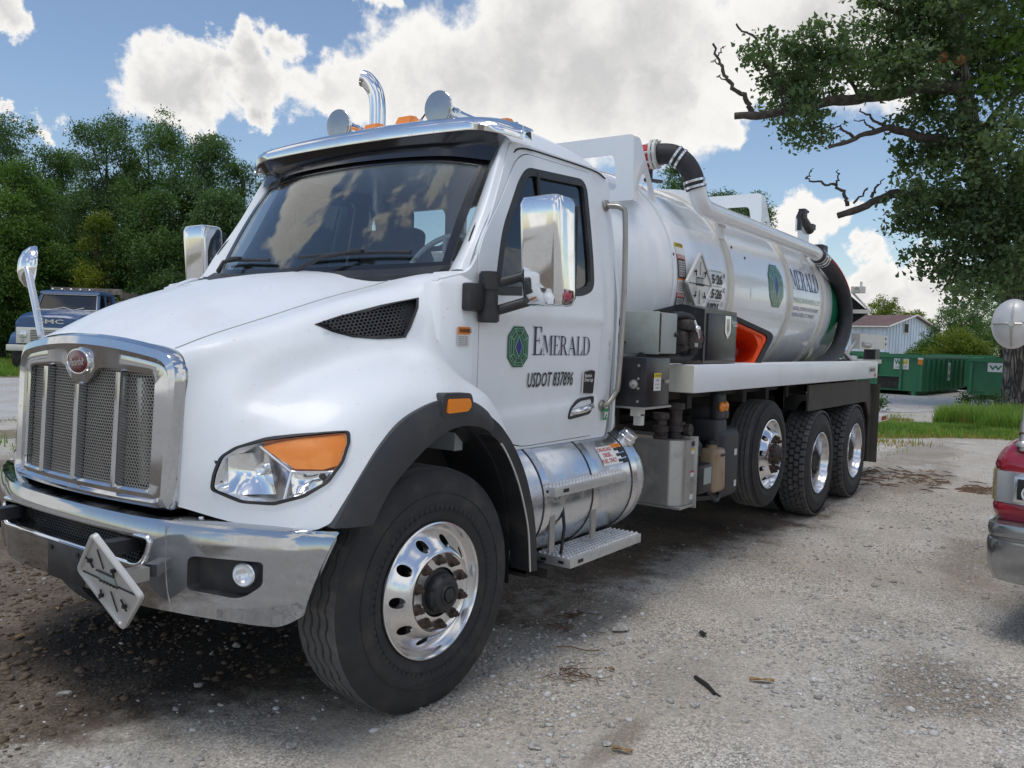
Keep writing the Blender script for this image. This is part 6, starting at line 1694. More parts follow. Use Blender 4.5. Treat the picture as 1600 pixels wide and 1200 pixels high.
h2 = cr([(6.56, -.834, 2.64), (6.72, -.85, 2.595), (6.95, -.875, 2.525), (7.20, -.905, 2.395), (7.38, -.925, 2.22), (7.44, -.935, 2.02), (7.38, -.935, 1.82), (7.18, -.93, 1.64), (6.90, -.925, 1.525), (6.60, -.92, 1.45), (6.3, -.91, 1.40)], 8)
hose2 = MB()
hose2.tube([tuple(p) for p in h2], [.080+.0022*(i % 2) for i in range(len(h2))], 18)
h2o = hose2.out('suction_hose', M['hose'], truck, 60)
MB().tube([tuple(p+np.array([-.012, -.0775, .012])) for p in h2[10:30]], .010, 6).out('hose_stripe', M['redink'], h2o, 60)
cm = clamp(h2[4], h2[6], .086); c2 = clamp(h2[7], h2[9], .086); cm.add(c2.v, c2.f); cm.out('hose_clamp', M['alu'], truck, 40)
# rear gear
rg = MB()
rg.box((7.02, -.54, 2.90), (.36, .02, .34)).box((6.88, -.52, 3.02), (.05, .05, .16)).box((7.16, -.52, 2.96), (.05, .05, .2))
rgo = rg.out('valve_stand', M['tankpaint'], truck, 40)
rk = MB()
rk.tube([(6.82, -.56, 3.10), (7.16, -.57, 2.98)], .05, 12).box((6.90, -.56, 3.14), (.10, .07, .09)).box((7.18, -.57, 3.02), (.12, .08, .06)).tube([(6.90, -.56, 3.16), (7.02, -.58, 3.17)], .016, 8).box((6.80, -.56, 3.04), (.05, .04, .20))
rk.out('valve_actuator', M['black'], rgo, 40)
lt = MB().box((7.42, -.62, 2.79), (.20, .13, .10), bev=.02).tube([(7.25, -.58, 2.76), (7.36, -.61, 2.78)], .02, 8)
lt.out('work_light', M['black'], truck, 40)
rb_ = MB()
rb_.prism([(-.86, 2.30), (-1.125, 2.075), (-.86, 1.88)], lambda a, b_: (7.74, a, b_), lambda a, b_: (7.79, a, b_))
rbo = rb_.out('door_wedge', M['gloss'], truck, 30)
MB().box((7.73, -1.02, 2.082), (.03, .22, .045)).box((7.74, -.99, 2.335), (.10, .14, .075)).tube([(7.74, -1.02, 2.36), (7.74, -1.02, 2.43)], .014, 8).tube([(7.735, -.93, 2.30), (7.735, -1.14, 2.085)], .012, 8).lathe([(.03, -.01), (.03, .01)], Matrix.Translation((7.685, -.99, 2.335)) @ Matrix.Rotation(R(90), 4, 'Y'), 12).out('door_clamp', M['oldwhite'], rbo, 40)
MB().box((8.62, -.95, 1.735), (1.45, .10, .185)).out('rear_beam', M['oldwhite'], truck, 30)
MB().box((8.75, -.95, 1.58), (.24, .14, .13)).out('beam_mount', M['black'], truck, 30)
MB().tube([(8.0, -1.005, 1.70), (8.35, -1.01, 1.69)], .03, 8).out('beam_lever', M['steel'], truck, 50)
MB().box((8.25, -.80, 1.49), (1.2, .5, .05)).tube([(7.3, -.96, 1.62), (7.75, -.98, 1.47)], .03, 8).tube([(7.55, -.90, 1.50), (7.95, -.96, 1.78)], .022, 8).out('rear_pipework', M['steel'], truck, 40)
for dy_ in (-.02, .05): MB().lathe([(.016, 0), (.012, .01), (.0001, .012)], Matrix.Translation((9.25, -1.0, 1.735+dy_)) @ Matrix.Rotation(R(90), 4, 'X'), 8).out('beam_bolt', M['dark'], truck, 40)
mf = MB()
mf.prism([(5.30, 1.29), (7.66, 1.29), (7.93, .84), (7.86, .33), (7.72, .33), (7.72, .86), (7.52, 1.045), (5.30, 1.045)], lambda a, b_: (a, -1.19, b_), lambda a, b_: (a, -1.17, b_))
mf.box((7.80, -1.0, .78), (.012, .55, .92))
M['flap'] = mat('dusty_mud_flap', (.075, .068, .058), .85, dirt=(.17, .15, .12), dirt_amt=.5, dirt_scale=4)
mf.out('mud_flap', M['flap'], truck, 40); mf.mirrored().out('mud_flap', M['flap'], truck, 40)
rbm = MB().box((9.0, 0, .735), (.98, 2.04, .09), bev=.01)
rbmo = rbm.out('rear_step', M['oldwhite'], truck, 30)
MB().box((8.8, 0, .61), (.60, 1.96, .12)).box((8.35, 0, .85), (1.0, .9, .2)).out('rear_step_support', M['steel'], rbmo, 40)
for i, mt in enumerate(('red', 'white', 'red')):
    MB().box((8.68+.31*i, -1.0225, .735), (.26 if mt == 'red' else .22, .005, .055)).out('reflector', M[mt], rbmo, 30)
for x in (5.0, 5.2): MB().box((5.03, -1.0, 1.20), (.10, .05, .26)).out('bed_gusset', M['oldwhite'], truck, 30)
MB().box((5.35, -.9, 1.17), (.16, .03, .22)).out('bed_gusset', M['oldwhite'], truck, 30)

# ---------------- traffic cone lying behind the tool box (a thing of its own)
cone = thing('traffic_cone', (4.0, -.96, 1.36), 'orange traffic cone with black base lying on its side behind the black tool box', 'traffic cone')
_N = Vector((-.90, -.42, .10)).normalized(); _U = Vector((.42, -.90, 0)).normalized(); _V = _N.cross(_U); _V = _V if _V.z > 0 else -_V
Mc = Matrix.Translation((.03, .0, .27)) @ Matrix((_U, _V, _N)).transposed().to_4x4() @ Matrix.Rotation(R(-24), 4, 'Z')
hs_ = .225
sq = rounded_poly([(-hs_, -hs_), (hs_, -hs_), (hs_, hs_), (-hs_, hs_)], .06, 4); n_ = len(sq)
ci = [(.165*math.cos(2*PI*i/n_-2.36), .165*math.sin(2*PI*i/n_-2.36)) for i in range(n_)]
sqi = [(x*.84, y*.84) for x, y in sq]; sqj = [(x*.80, y*.80) for x, y in sq]
cb = MB().loft([[Mc @ Vector((x, y, -.028)) for x, y in sq], [Mc @ Vector((x, y, .008)) for x, y in sq], [Mc @ Vector((x, y, .008)) for x, y in sqi], [Mc @ Vector((x, y, -.02)) for x, y in sqi]], True)
cb.out('base', M['black'], cone, 35)
co = MB().loft([[Mc @ Vector((x, y, -.020)) for x, y in sqi], [Mc @ Vector((x, y, -.004)) for x, y in sqj], [Mc @ Vector((x*.90, y*.90, -.002)) for x, y in sqj], [Mc @ Vector((x*.86, y*.86, -.014)) for x, y in sqj], [Mc @ Vector((x, y, -.010)) for x, y in ci], [Mc @ Vector((x*.3, y*.3, -.45)) for x, y in ci]], True)
co.loft([[Mc @ Vector((x*1.02, y*1.02, -.028)) for x, y in ci], [Mc @ Vector((x*.33, y*.33, -.46)) for x, y in ci]], True, False, True)
co.out('cone_body', M['orange'], cone, 35)
# ================================================================ red lorry at the right edge
rt = thing('red_truck', (2.55, -3.565, 0), 'maroon lorry nose with cream side lamp and chrome bumper at right edge', 'truck', rotz=R(-8))
def RT(x, y, z): return (x, y, z)
# local frame: nose looks to -X; x=0 bumper face, y>0 towards the tanker; half width 0.56 shown .. full 1.05
HWR = .585
def rplan(k=0.0, xo=0.0):
    """rounded nose plan outline, local"""
    c = [(1.6, HWR+.02), (.55, HWR+.02-k), (.16, HWR-.005-k), (.035, HWR-.045-k), (.0, HWR-.13-k), (-.02, HWR-.5), (-.03, -.55), (-.02, -1.3), (.06, -1.52)]
    c = [(x+xo, y) for x, y in c]; full_ = c
    return [tuple(p) for p in cr(full_, 5)]
def slab(z0, z1, k0=0.0, k1=0.0, xo0=0.0, xo1=0.0, back=1.6):
    a = rplan(k0, xo0); b_ = rplan(k1, xo1)
    cl = lambda P, z: [(x, y, z) for x, y in P]+[(back, -1.52, z)]
    return cl(a, z0), cl(b_, z1)
r_ = []
for z, k, xo in ((.70, -.01, .10), (.735, -.028, .075), (.78, -.034, .07), (.80, -.030, .075)):
    r_.append(slab(z, z, k, k, xo, xo)[0])
rbody = MB().loft(r_, True, True, True).out('lower_valance', M['redpaint'], rt, 40)
r_ = []
for z, k, xo in ((.80, .0, .11), (.985, .0, .12)):
    r_.append(slab(z, z, k, k, xo, xo)[0])
MB().loft(r_, True, True, True).out('nose_core', M['redpaint'], rt, 40)
r_ = []
for z, k, xo in ((.985, -.028, .08), (1.01, -.034, .075), (1.06, -.022, .09), (1.12, .01, .13), (1.165, .06, .20), (1.20, .14, .36), (1.215, .24, .55)):
    r_.append(slab(z, z, k, k, xo, xo)[0])
MB().loft(r_, True, True, True).out('hood', M['redpaint'], rt, 40)
# side lamp (cream) round the corner and headlamp
def corner_strip(s0, s1, z0, z1, off, n=8, sl=0.0):
    P = np.array(rplan(-.028, .08)); d = np.r_[0, np.cumsum(np.linalg.norm(np.diff(P, axis=0), axis=1))]
    rings = []
    for i in range(n+1):
        s = s0+(s1-s0)*i/n; x = np.interp(s, d, P[:, 0]); y = np.interp(s, d, P[:, 1])
        x2 = np.interp(s+.01, d, P[:, 0]); y2 = np.interp(s+.01, d, P[:, 1]); t = np.array((x2-x, y2-y)); t /= np.linalg.norm(t)+1e-9; nn_ = np.array((t[1], -t[0]))
        if nn_[0] > 0 and nn_[1] < 0: nn_ = -nn_
        zz = z1-sl*(i/n)
        rings.append([(x, y, z0), (x+nn_[0]*-off, y+nn_[1]*-off, z0+.004), (x+nn_[0]*-off, y+nn_[1]*-off, zz-.004), (x, y, zz)])
    return MB().loft(rings, True, True, True)
cs_ = corner_strip(1.28, 1.555, .803, .985, -.012)
lampo = cs_.out('side_lamp', M['cream'], rt, 40)
rib = MB()
for k in range(9):
    z = .815+.019*k; r1 = corner_strip(1.29, 1.545, z, z+.006, -.017, 6); rib.add(r1.v, r1.f)
rib.out('lamp_rib', M['cream'], lampo, 50)
hlr = corner_strip(1.585, 2.0, .800, .985, -.014, 6).out('headlight', M['lamp'], rt, 30)
hx_ = .082
for (y0, y1) in ((.255, .475), (-1.41, -1.19)):
    mo = MB().box((hx_-.035, (y0+y1)/2, .893), (.02, y1-y0, .150), bev=.008).out('lamp_bezel', M['alu'], hlr, 30)
    MB().box((hx_-.046, (y0+y1)/2, .893), (.012, y1-y0-.04, .115), bev=.005).out('lamp_bowl', M['ink'], hlr, 30)
    Ml = Matrix.Translation((hx_-.048, (y0+y1)/2+.02, .873)) @ Matrix.Rotation(R(-90), 4, 'Y')
    MB().lathe([(.046, .0), (.046, .012), (.039, .013), (.036, .004), (.018, -.002), (.0001, -.004)], Ml, 28).out('lamp_ring', M['white'], hlr, 40)
    MB().box((hx_-.056, (y0+y1)/2-.02, .935), (.006, .06, .022)).out('lamp_element', M['lamp'], hlr, 30)
# chrome bumper, two stepped bands
r_ = []
for z, k, xo in ((.36, .06, .06), (.372, .03, .03), (.42, .01, .008), (.50, .0, .0), (.585, .0, -.002), (.60, .004, .0), (.606, .008, .008), (.618, .008, .008), (.624, .004, .0), (.66, .0, -.003), (.69, .004, .004), (.70, .03, .03)):
    r_.append(slab(z, z, k-.035, k-.035, xo, xo, 1.0)[0])
MB().loft(r_, True, True, True).out('bumper', M['chromered'], rt, 35)
MB().box((1.9, -.47, .62), (3.2, 1.5, .35)).out('underside', M['dark'], rt, 40)
for xw in (1.15, 4.6):
    for yw in (.42, -1.36): MB().tube([(xw, yw-.12, .40), (xw, yw+.12, .40)], .40, 28).tube([(xw, yw-.125, .40), (xw, yw+.125, .40)], .22, 20).out('tyre', M['rubber'], rt, 40)
gr_ = MB().box((.075, -.47, .893), (.05, 1.18, .165), bev=.01).out('grille', M['ink'], rt, 30)
for k in range(6): MB().box((.048, -.47, .825+.027*k), (.02, 1.16, .008)).out('grille_bar', M['chromered'], gr_, 30)
cb_ = MB().loft([[(1.55, -1.42, z), (1.55, .46, z), (3.4, .46, z), (3.4, -1.42, z)] for z in (.62, 1.22)]+[[(2.1, -1.30, 1.86), (2.1, .34, 1.86), (3.25, .34, 1.86), (3.25, -1.30, 1.86)], [(2.3, -1.2, 1.93), (2.3, .25, 1.93), (3.1, .25, 1.93), (3.1, -1.2, 1.93)]], True, True, True)
cbo_ = cb_.out('cab', M['redpaint'], rt, 30)
MB().add([(1.60, -1.34, 1.265), (1.60, .38, 1.265), (2.06, .30, 1.82), (2.06, -1.26, 1.82)], [(0, 1, 2, 3)]).out('windscreen', M['sideglass'], cbo_, None)
for yy, dy in ((.465, -.10), (-1.425, .10)): MB().add([(1.85, yy, 1.26), (3.1, yy, 1.26), (3.05, yy+dy, 1.80), (2.2, yy+dy, 1.80)], [(0, 1, 2, 3)]).out('window', M['sideglass'], cbo_, None)
MB().box((4.7, -.48, .95), (2.5, 1.86, .55), bev=.03).out('cargo_bed', M['redpaint'], rt, 30)
# wing mirror on its post (seen from the back of the bowl)
mp = MB()
mp.tube([tuple(p) for p in cr([(.12, .455, 1.14), (.13, .46, 1.24), (.17, .455, 1.50), (.20, .45, 1.70), (.20, .47, 1.80), (.185, .52, 1.825)], 6)], [.014]*31, 10)
mp.tube([(.115, .455, 1.10), (.125, .458, 1.26)], .022, 10)
mp.lathe([(.04, 1.125), (.04, 1.14), (.02, 1.16)], Matrix.Translation((.12, .455, 0)), 14)
mpo = mp.out('fender_mirror', M['steel'], rt, 50)
MB().tube([(.118, .455, 1.19), (.121, .456, 1.20)], .026, 12).out('post_band', M['rust'], mpo, 40)
Mm = Matrix.Translation((.205, .565, 1.812)) @ Vector((-.95, -.10, .02)).to_track_quat('Z', 'Y').to_matrix().to_4x4() @ Matrix.Diagonal((1.0, 1.30, .8, 1))
MB().lathe([(.0001, .055), (.02, .054), (.05, .046), (.08, .028), (.100, .004), (.108, .002), (.110, -.006), (.104, -.012), (.0001, -.012)], Mm, 40).out('mirror_bowl', M['silver'], mpo, 40)
mr = MB().tube([Mm @ Vector((0, -.098, .012)), Mm @ Vector((0, -.05, .052)), Mm @ Vector((0, 0, .064)), Mm @ Vector((0, .05, .052)), Mm @ Vector((0, .098, .012))], .005, 6).tube([Mm @ Vector((-.098, 0, .012)), Mm @ Vector((-.05, 0, .052)), Mm @ Vector((0, 0, .064)), Mm @ Vector((.05, 0, .052))], .006, 6).tube([Mm @ Vector((0, 0, .05)), Mm @ Vector((0, 0, .078))], .016, 10)
mr.out('mirror_rib', M['steel'], mpo, 50)

# ================================================================ blue lorry under the trees at left
bt = thing('blue_truck', (11.6, 26.0, 0), 'old dark blue flatbed lorry with white grille parked by the trees', 'truck', rotz=R(12))
# local frame: nose looks to -Y' (towards the camera's left); build nose to -X then rotate by the thing
bt.rotation_euler = (0, 0, R(42)); bt.scale = (1.05, 1.05, 1.05)
BW = 1.12
def bbox_(x0, x1, y0, y1, z0, z1, bev=.03): return MB().box(((x0+x1)/2, (y0+y1)/2, (z0+z1)/2), (x1-x0, y1-y0, z1-z0), bev=bev)
hd = MB().loft([[(x, -BW*w_, zb), (x, -BW*w_, zs), (x, -BW*w_*.86, zt-.05), (x, -BW*w_*.45, zt), (x, BW*w_*.45, zt), (x, BW*w_*.86, zt-.05), (x, BW*w_, zs), (x, BW*w_, zb)] for x, w_, zb, zs, zt in ((.0, .90, 1.42, 1.55, 1.80), (.05, .93, 1.2, 1.62, 1.86), (.5, .97, 1.1, 1.70, 1.97), (1.45, 1.0, 1.1, 1.78, 2.08))], True, True, True).out('hood', M['bluepaint'], bt, 30)
tv, tf = text_mb('GMC', .26, squeeze=1.55, bold=.004)
tv[:, 0] -= tv[:, 0].max()/2
MB().add([(-.012-.02*0, -a, 1.60+b_*.75) for a, b_ in tv], tf).out('hood_lettering', M['oldwhite'], bt, None)
gf = MB().box((.0, 0, 1.20), (.10, 1.98, .52), bev=.02).out('grille', M['oldwhite'], bt, 30)
for k in range(7): MB().box((-.052, 0, 1.04+.055*k), (.02, 1.1, .022)).out('grille_slot', M['dark'], gf, 30)
for s in (-1, 1):
    Mb = Matrix.Translation((-.045, s*.78, 1.24)) @ Matrix.Rotation(R(-90), 4, 'Y')
    MB().lathe([(.125, .0), (.125, .03), (.105, .035), (.10, .02), (.0001, .035)], Mb, 24).out('headlight', M['alu'], bt, 40)
    MB().lathe([(.045, .0), (.04, .03), (.0001, .04)], Matrix.Translation((-.045, s*.78, 1.03)) @ Matrix.Rotation(R(-90), 4, 'Y'), 16).out('marker_lamp', M['greybox'], bt, 40)
    MB().loft([[(x, s*.92, zt_), (x, s*1.22, zt_-.06), (x, s*1.25, zb_), (x, s*.92, zb_)] for x, zt_, zb_ in ((.02, 1.10, .92), (.15, 1.28, .85), (.5, 1.40, .95), (1.0, 1.36, 1.0), (1.35, 1.15, .8))], True, True, True).out('fender', M['bluepaint'], bt, 40)
    MB().tube([(.62, s*1.20, .48), (.62, s*.90, .48)], .48, 24).out('tyre', M['rubber'], bt, 40)
MB().box((-.16, 0, .80), (.12, 2.45, .20), bev=.03).out('bumper', M['oldwhite'], bt, 30)
cbm = MB().loft([[(x0, -1.05*w_, z), (x0, 1.05*w_, z), (3.0, 1.05*w_, z), (3.0, -1.05*w_, z)] for x0, w_, z in ((1.4, 1.0, .95), (1.4, 1.0, 2.02), (1.44, 1.0, 2.06))], True, True, True)
cbm.loft([[(x0, -1.0*w_, z), (x0, 1.0*w_, z), (3.0, 1.0*w_, z), (3.0, -1.0*w_, z)] for x0, w_, z in ((1.72, .95, 2.60), (1.66, .97, 2.63), (1.70, .95, 2.70), (1.9, .88, 2.75))], True, True, True)
for s in (-1, 1):
    cbm.tube([(1.46, s*1.0, 2.04), (1.74, s*.92, 2.62)], .05, 6).tube([(2.2, s*1.02, 2.04), (2.2, s*.93, 2.62)], .04, 6).tube([(2.95, s*1.0, 2.04), (2.95, s*.93, 2.62)], .10, 6)
cbm.box((2.95, 0, 2.33), (.06, 1.9, .6))
cbo = cbm.out('cab', M['bluepaint'], bt, 30)
MB().add([(1.47, -.94, 2.07), (1.47, .94, 2.07), (1.73, .87, 2.60), (1.73, -.87, 2.60)], [(0, 1, 2, 3)]).out('windscreen', M['sideglass'], cbo, None)
for s in (-1, 1): MB().add([(1.60, s*1.02, 2.07), (2.85, s*1.02, 2.07), (2.85, s*.94, 2.58), (1.82, s*.94, 2.58)], [(0, 1, 2, 3)]).out('window', M['sideglass'], cbo, None)
MB().tube([(1.44, -.95, 2.07), (1.70, -.88, 2.61), (1.70, .88, 2.61), (1.44, .95, 2.07), (1.44, -.95, 2.07)], .022, 6).out('screen_trim', M['oldwhite'], cbo, 40)
MB().tube([(1.42, .6, 2.06), (1.42, .1, 2.16), (1.42, -.2, 2.07)], .015, 6).tube([(1.42, -.2, 2.07), (1.42, -.55, 2.16)], .015, 6).out('wiper', M['oldwhite'], cbo, 40)
for k in range(5): MB().sphere((1.78, -.6+.3*k, 2.78), .045, u=8, v=6).out('roof_lamp', M['alu'], cbo, 50)
bdm = MB()
bdm.box((5.2, 0, 1.15), (4.2, 2.4, .14))
bdo = bdm.out('flatbed', M['oldwood'], bt, 30)
for s in (-1, 1):
    for k in range(4): MB().box((5.2, s*1.2, 1.55+.38*k), (4.2, .04, .22)).out('stake_board', M['oldwood'], bdo, 30)
    for x in (3.3, 4.5, 5.8, 7.1): MB().box((x, s*1.16, 2.0), (.09, .05, 1.75)).out('stake_post', M['oldwood'], bdo, 30)
for k in range(4): MB().box((3.15, 0, 1.55+.42*k), (.04, 2.4, .20)).out('stake_board', M['oldwood'], bdo, 30)
MB().box((3.6, 0, .85), (5.5, .8, .25)).tube([(6, -1.15, .5), (6, 1.15, .5)], .5, 20).out('underframe', M['dark'], bt, 40)
# ================================================================ the big oak at the right
oak = thing('oak_tree', (26.56, -1.26, 0), 'huge rough-barked oak with dead branch stubs reaching left over the yard', 'tree')
OB = Vector((26.56, -1.26, 0))
def rel(P): return [tuple(Vector(p)-OB) for p in P]
STEM = rel([(26.56,-1.26,0.00),(26.56,-1.16,1.06),(26.55,-1.05,2.12),(26.50,-0.88,3.27),(26.28,-0.44,4.58),(26.05,0.07,6.60),(25.86,0.49,8.27),(25.78,0.72,9.59),(25.73,0.93,11.00),(25.72,1.10,12.77)])
STEM2 = rel([(26.55,-1.05,2.12),(26.85,-1.07,4.17),(27.13,-1.04,6.42),(27.39,-0.98,8.69),(27.70,-0.99,10.99)])
mb = MB()
def limb(P, r0, r1, seg=8, wob=.0):
    c = cr(P, 6); n = len(c); rs = []
    for i in range(n):
        t = i/(n-1); rs.append((r0+(r1-r0)*t)*(1+wob*math.sin(i*2.1)*math.cos(i*.9)))
        c[i] += np.array([math.sin(i*1.7), math.cos(i*2.3), math.sin(i*1.1)])*wob*.25*min(1, i/4)
    return MB().tube([tuple(q) for q in c], rs, seg)
def trunk_tube():
    c = cr(STEM, 8); n = len(c); m = MB(); seg = 40; rings = []
    for i in range(n):
        t = i/(n-1); r_ = float(np.interp(t, [0, .05, .15, .3, .6, 1], [.70, .52, .45, .40, .31, .12])); ring = []
        for k in range(seg):
            a = 2*PI*k/seg
            rr_ = r_*(1+.05*math.sin(9*a+i*.3)+.035*math.sin(17*a-i*.2)+.05*math.sin(3*a+i*.5)+(.16*max(0, math.sin(5*a+.6)) if i < 3 else 0))
            ring.append((c[i][0]+rr_*math.cos(a), c[i][1]+rr_*math.sin(a), c[i][2]-(.15 if i == 0 else 0)))
        rings.append(ring)
    return m.loft(rings, True, True, True)
trunk_tube().out('trunk', M['bark'], oak, 60)
m_ = limb(STEM2, .34, .10, 14, .06); m_.out('limb', M['bark'], oak, 60)
limb(rel([(25.67,0.69,9.38),(24.89,1.51,9.41),(23.94,2.53,9.04),(22.91,3.67,8.78),(21.93,4.73,8.39),(20.95,5.82,8.17)]), 0.21, 0.1, 10, .10).out('limb', M['twigbark'], oak, 60)
limb(rel([(25.69,0.52,7.80),(25.00,1.13,7.81),(24.33,1.74,7.91),(23.72,2.27,8.02),(23.10,2.76,7.77),(22.28,3.52,7.31)]), 0.17, 0.05, 10, .10).out('limb', M['twigbark'], oak, 60)
limb(rel([(25.96,0.16,6.24),(25.48,0.71,6.03),(25.01,1.28,6.13),(24.33,2.14,6.22),(23.95,2.54,6.00),(23.21,3.43,5.50)]), 0.21, 0.095, 10, .10).out('limb', M['twigbark'], oak, 60)
limb(rel([(25.65,0.80,10.26),(25.06,1.37,10.79),(24.42,2.01,11.31),(23.79,2.62,11.57),(23.30,3.00,11.65)]), 0.16, 0.06, 10, .10).out('limb', M['twigbark'], oak, 60)
limb(rel([(26.17,-0.45,4.57),(25.47,0.14,4.08),(24.84,0.69,4.39)]), 0.12, 0.04, 10, .10).out('limb', M['twigbark'], oak, 60)
limb(rel([(25.69,0.52,7.80),(25.53,-0.23,8.54),(25.36,-0.94,9.49)]), 0.16, 0.05, 10, .10).out('limb', M['twigbark'], oak, 60)
limb(rel([(21.32,5.47,8.28),(21.19,5.62,8.71),(20.90,5.97,9.07),(20.71,6.19,9.55),(20.53,6.41,10.17)]), 0.085, 0.03, 6, .15).out('dead_twig', M['twigbark'], oak, 60)
limb(rel([(23.38,3.23,5.81),(23.28,3.31,6.15),(23.08,3.52,6.37),(22.78,3.86,6.44),(22.48,4.21,6.54)]), 0.06, 0.022, 6, .15).out('dead_twig', M['twigbark'], oak, 60)
limb(rel([(23.79,2.68,6.09),(23.82,2.57,6.35),(23.90,2.40,6.61)]), 0.05, 0.015, 6, .15).out('dead_twig', M['twigbark'], oak, 60)
limb(rel([(23.48,3.09,5.90),(23.64,2.82,6.25),(23.61,2.77,6.33)]), 0.035, 0.015, 6, .15).out('dead_twig', M['twigbark'], oak, 60)
limb(rel([(23.08,3.52,6.37),(23.09,3.45,6.65),(23.02,3.48,6.81)]), 0.035, 0.012, 6, .15).out('dead_twig', M['twigbark'], oak, 60)
limb(rel([(22.48,4.21,6.52),(22.56,4.11,6.70),(22.60,4.07,6.83)]), 0.022, 0.01, 6, .15).out('dead_twig', M['twigbark'], oak, 60)
limb(rel([(23.72,2.26,8.00),(23.37,2.69,8.29),(23.12,2.97,8.52)]), 0.05, 0.02, 6, .15).out('dead_twig', M['twigbark'], oak, 60)
limb(rel([(22.90,3.04,7.68),(22.60,3.30,7.90),(22.28,3.59,7.90)]), 0.045, 0.015, 6, .15).out('dead_twig', M['twigbark'], oak, 60)
limb(rel([(23.27,2.53,7.87),(23.00,2.76,8.09),(22.70,3.01,8.14)]), 0.035, 0.012, 6, .15).out('dead_twig', M['twigbark'], oak, 60)
limb(rel([(22.08,4.78,8.47),(22.00,4.84,8.80),(21.87,4.96,9.04)]), 0.05, 0.02, 6, .15).out('dead_twig', M['twigbark'], oak, 60)
limb(rel([(22.23,4.57,8.56),(21.66,5.32,9.89),(21.43,5.52,10.44),(21.02,5.96,10.78)]), 0.06, 0.025, 6, .15).out('dead_twig', M['twigbark'], oak, 60)
limb(rel([(23.55,3.09,8.94),(23.17,3.46,9.83),(22.78,3.81,10.54)]), 0.06, 0.02, 6, .15).out('dead_twig', M['twigbark'], oak, 60)
limb(rel([(20.89,5.99,9.15),(20.73,6.23,9.29),(20.68,6.30,9.31)]), 0.025, 0.01, 6, .15).out('dead_twig', M['twigbark'], oak, 60)
limb(rel([(20.76,6.21,9.57),(20.67,6.36,9.73),(20.59,6.46,9.73)]), 0.025, 0.01, 6, .15).out('dead_twig', M['twigbark'], oak, 60)
limb(rel([(20.60,6.29,9.83),(20.68,6.20,10.05),(20.72,6.14,10.13)]), 0.022, 0.01, 6, .15).out('dead_twig', M['twigbark'], oak, 60)
OL = [(21.24,5.18,10.16,0.68),(22.00,5.81,10.23,0.44),(22.05,4.75,9.90,0.86),(22.89,4.82,9.45,0.71),(23.48,4.14,9.76,0.98),(21.65,3.65,10.18,0.66),(21.71,3.25,9.89,0.82),(25.06,3.20,10.84,1.10),(23.26,2.40,9.44,0.85),(21.92,4.06,8.59,0.68),(24.29,4.94,8.54,0.75),(22.93,3.90,8.12,0.52),(23.37,5.41,9.21,0.55),(24.55,1.94,11.17,1.22),(24.84,2.37,10.38,0.89),(23.90,1.04,10.96,1.25),(27.40,0.78,11.66,1.49),(26.52,-0.13,11.40,1.42),(27.57,-0.47,10.59,1.46),(23.05,1.43,9.48,0.74),(26.18,1.64,9.28,0.64),(24.47,1.79,8.38,0.52),(25.25,1.98,7.69,0.72),(26.17,1.54,7.28,0.83),(25.98,0.98,8.17,0.90),(28.23,1.11,11.03,1.15),(24.61,-0.13,8.18,1.17),(23.97,-0.94,7.54,1.21),(23.76,1.39,6.17,0.59),(25.04,1.83,5.60,0.72),(26.00,1.11,5.96,1.09),(27.65,0.50,5.68,1.22),(26.52,-0.42,5.93,1.34),(24.54,0.97,4.54,0.78),(25.56,0.32,4.27,0.97),(29.03,0.06,3.89,0.98),(25.60,-0.91,4.07,1.03),(23.61,-0.14,3.19,0.57),(24.24,0.48,6.51,0.84),(28.08,-0.71,6.87,1.30),(23.13,1.73,11.99,1.07),(26.72,1.19,13.50,1.46),(25.63,3.44,13.06,0.84),(23.96,-0.36,11.99,1.37)]
lobes = [((x-OB.x, y-OB.y, z-OB.z), (r_*1.0, r_*1.0, r_*.82)) for x, y, z, r_ in OL]
ors = random.Random(5)
lobes += [((-2.0, .5, 4.2), (.9, .9, .7)), ((-1.6, -.3, 5.2), (1.0, 1.0, .9)), ((-1.8, .7, 6.6), (1.0, .9, .9)), ((-1.4, 1.4, 3.7), (.8, .8, .6)), ((-1.2, -1.6, 5.8), (1.2, 1.2, 1.0)), ((-1.9, 1.2, 5.4), (.9, .8, .7))]
for i in range(26):       # the rest of the crown, beyond the right and the top of the picture
    a = ors.random()*2*PI; rad = ors.uniform(1.5, 8.5); zz = ors.uniform(5.5, 15.0)
    x, y = rad*math.cos(a), rad*math.sin(a)
    if y > -1.5 or x > 3 or (x < -1.5 and y > -2.2): continue
    s_ = ors.uniform(1.0, 1.7); lobes.append(((x, y, zz), (s_, s_, s_*.8)))
P = crown_points(lobes, 2050, 34, .24, .45)
def lobed(P, size, name, mat_, parent):
    """oak leaves: two lobed blades folded on the midrib (6 corners)"""
    n = len(P); a = unit_dirs(n); a[:, 2] -= .25; a /= np.linalg.norm(a, axis=1)[:, None]
    nn = unit_dirs(n); nn[:, 2] = np.abs(nn[:, 2])+.5; b = np.cross(nn, a); b /= np.linalg.norm(b, axis=1)[:, None]; c = np.cross(a, b)
    s = size*nrng.uniform(.6, 1.35, n)[:, None]
    v = [P-a*s*.5, P-a*s*.05+b*s*.17-c*s*.05, P+a*s*.28+b*s*.33-c*s*.09, P+a*s*.5, P+a*s*.28-b*s*.33-c*s*.09, P-a*s*.05-b*s*.17-c*s*.05]
    V = np.stack(v, 1).reshape(-1, 3); i = np.arange(n)*6
    F = np.concatenate([np.stack([i, i+1, i+3], 1), np.stack([i+1, i+2, i+3], 1), np.stack([i, i+3, i+5], 1), np.stack([i+5, i+3, i+4], 1)])
    return np_mesh(name, V, F, mat_, parent)
lobed(P, .165, 'crown', M['oak'], oak)
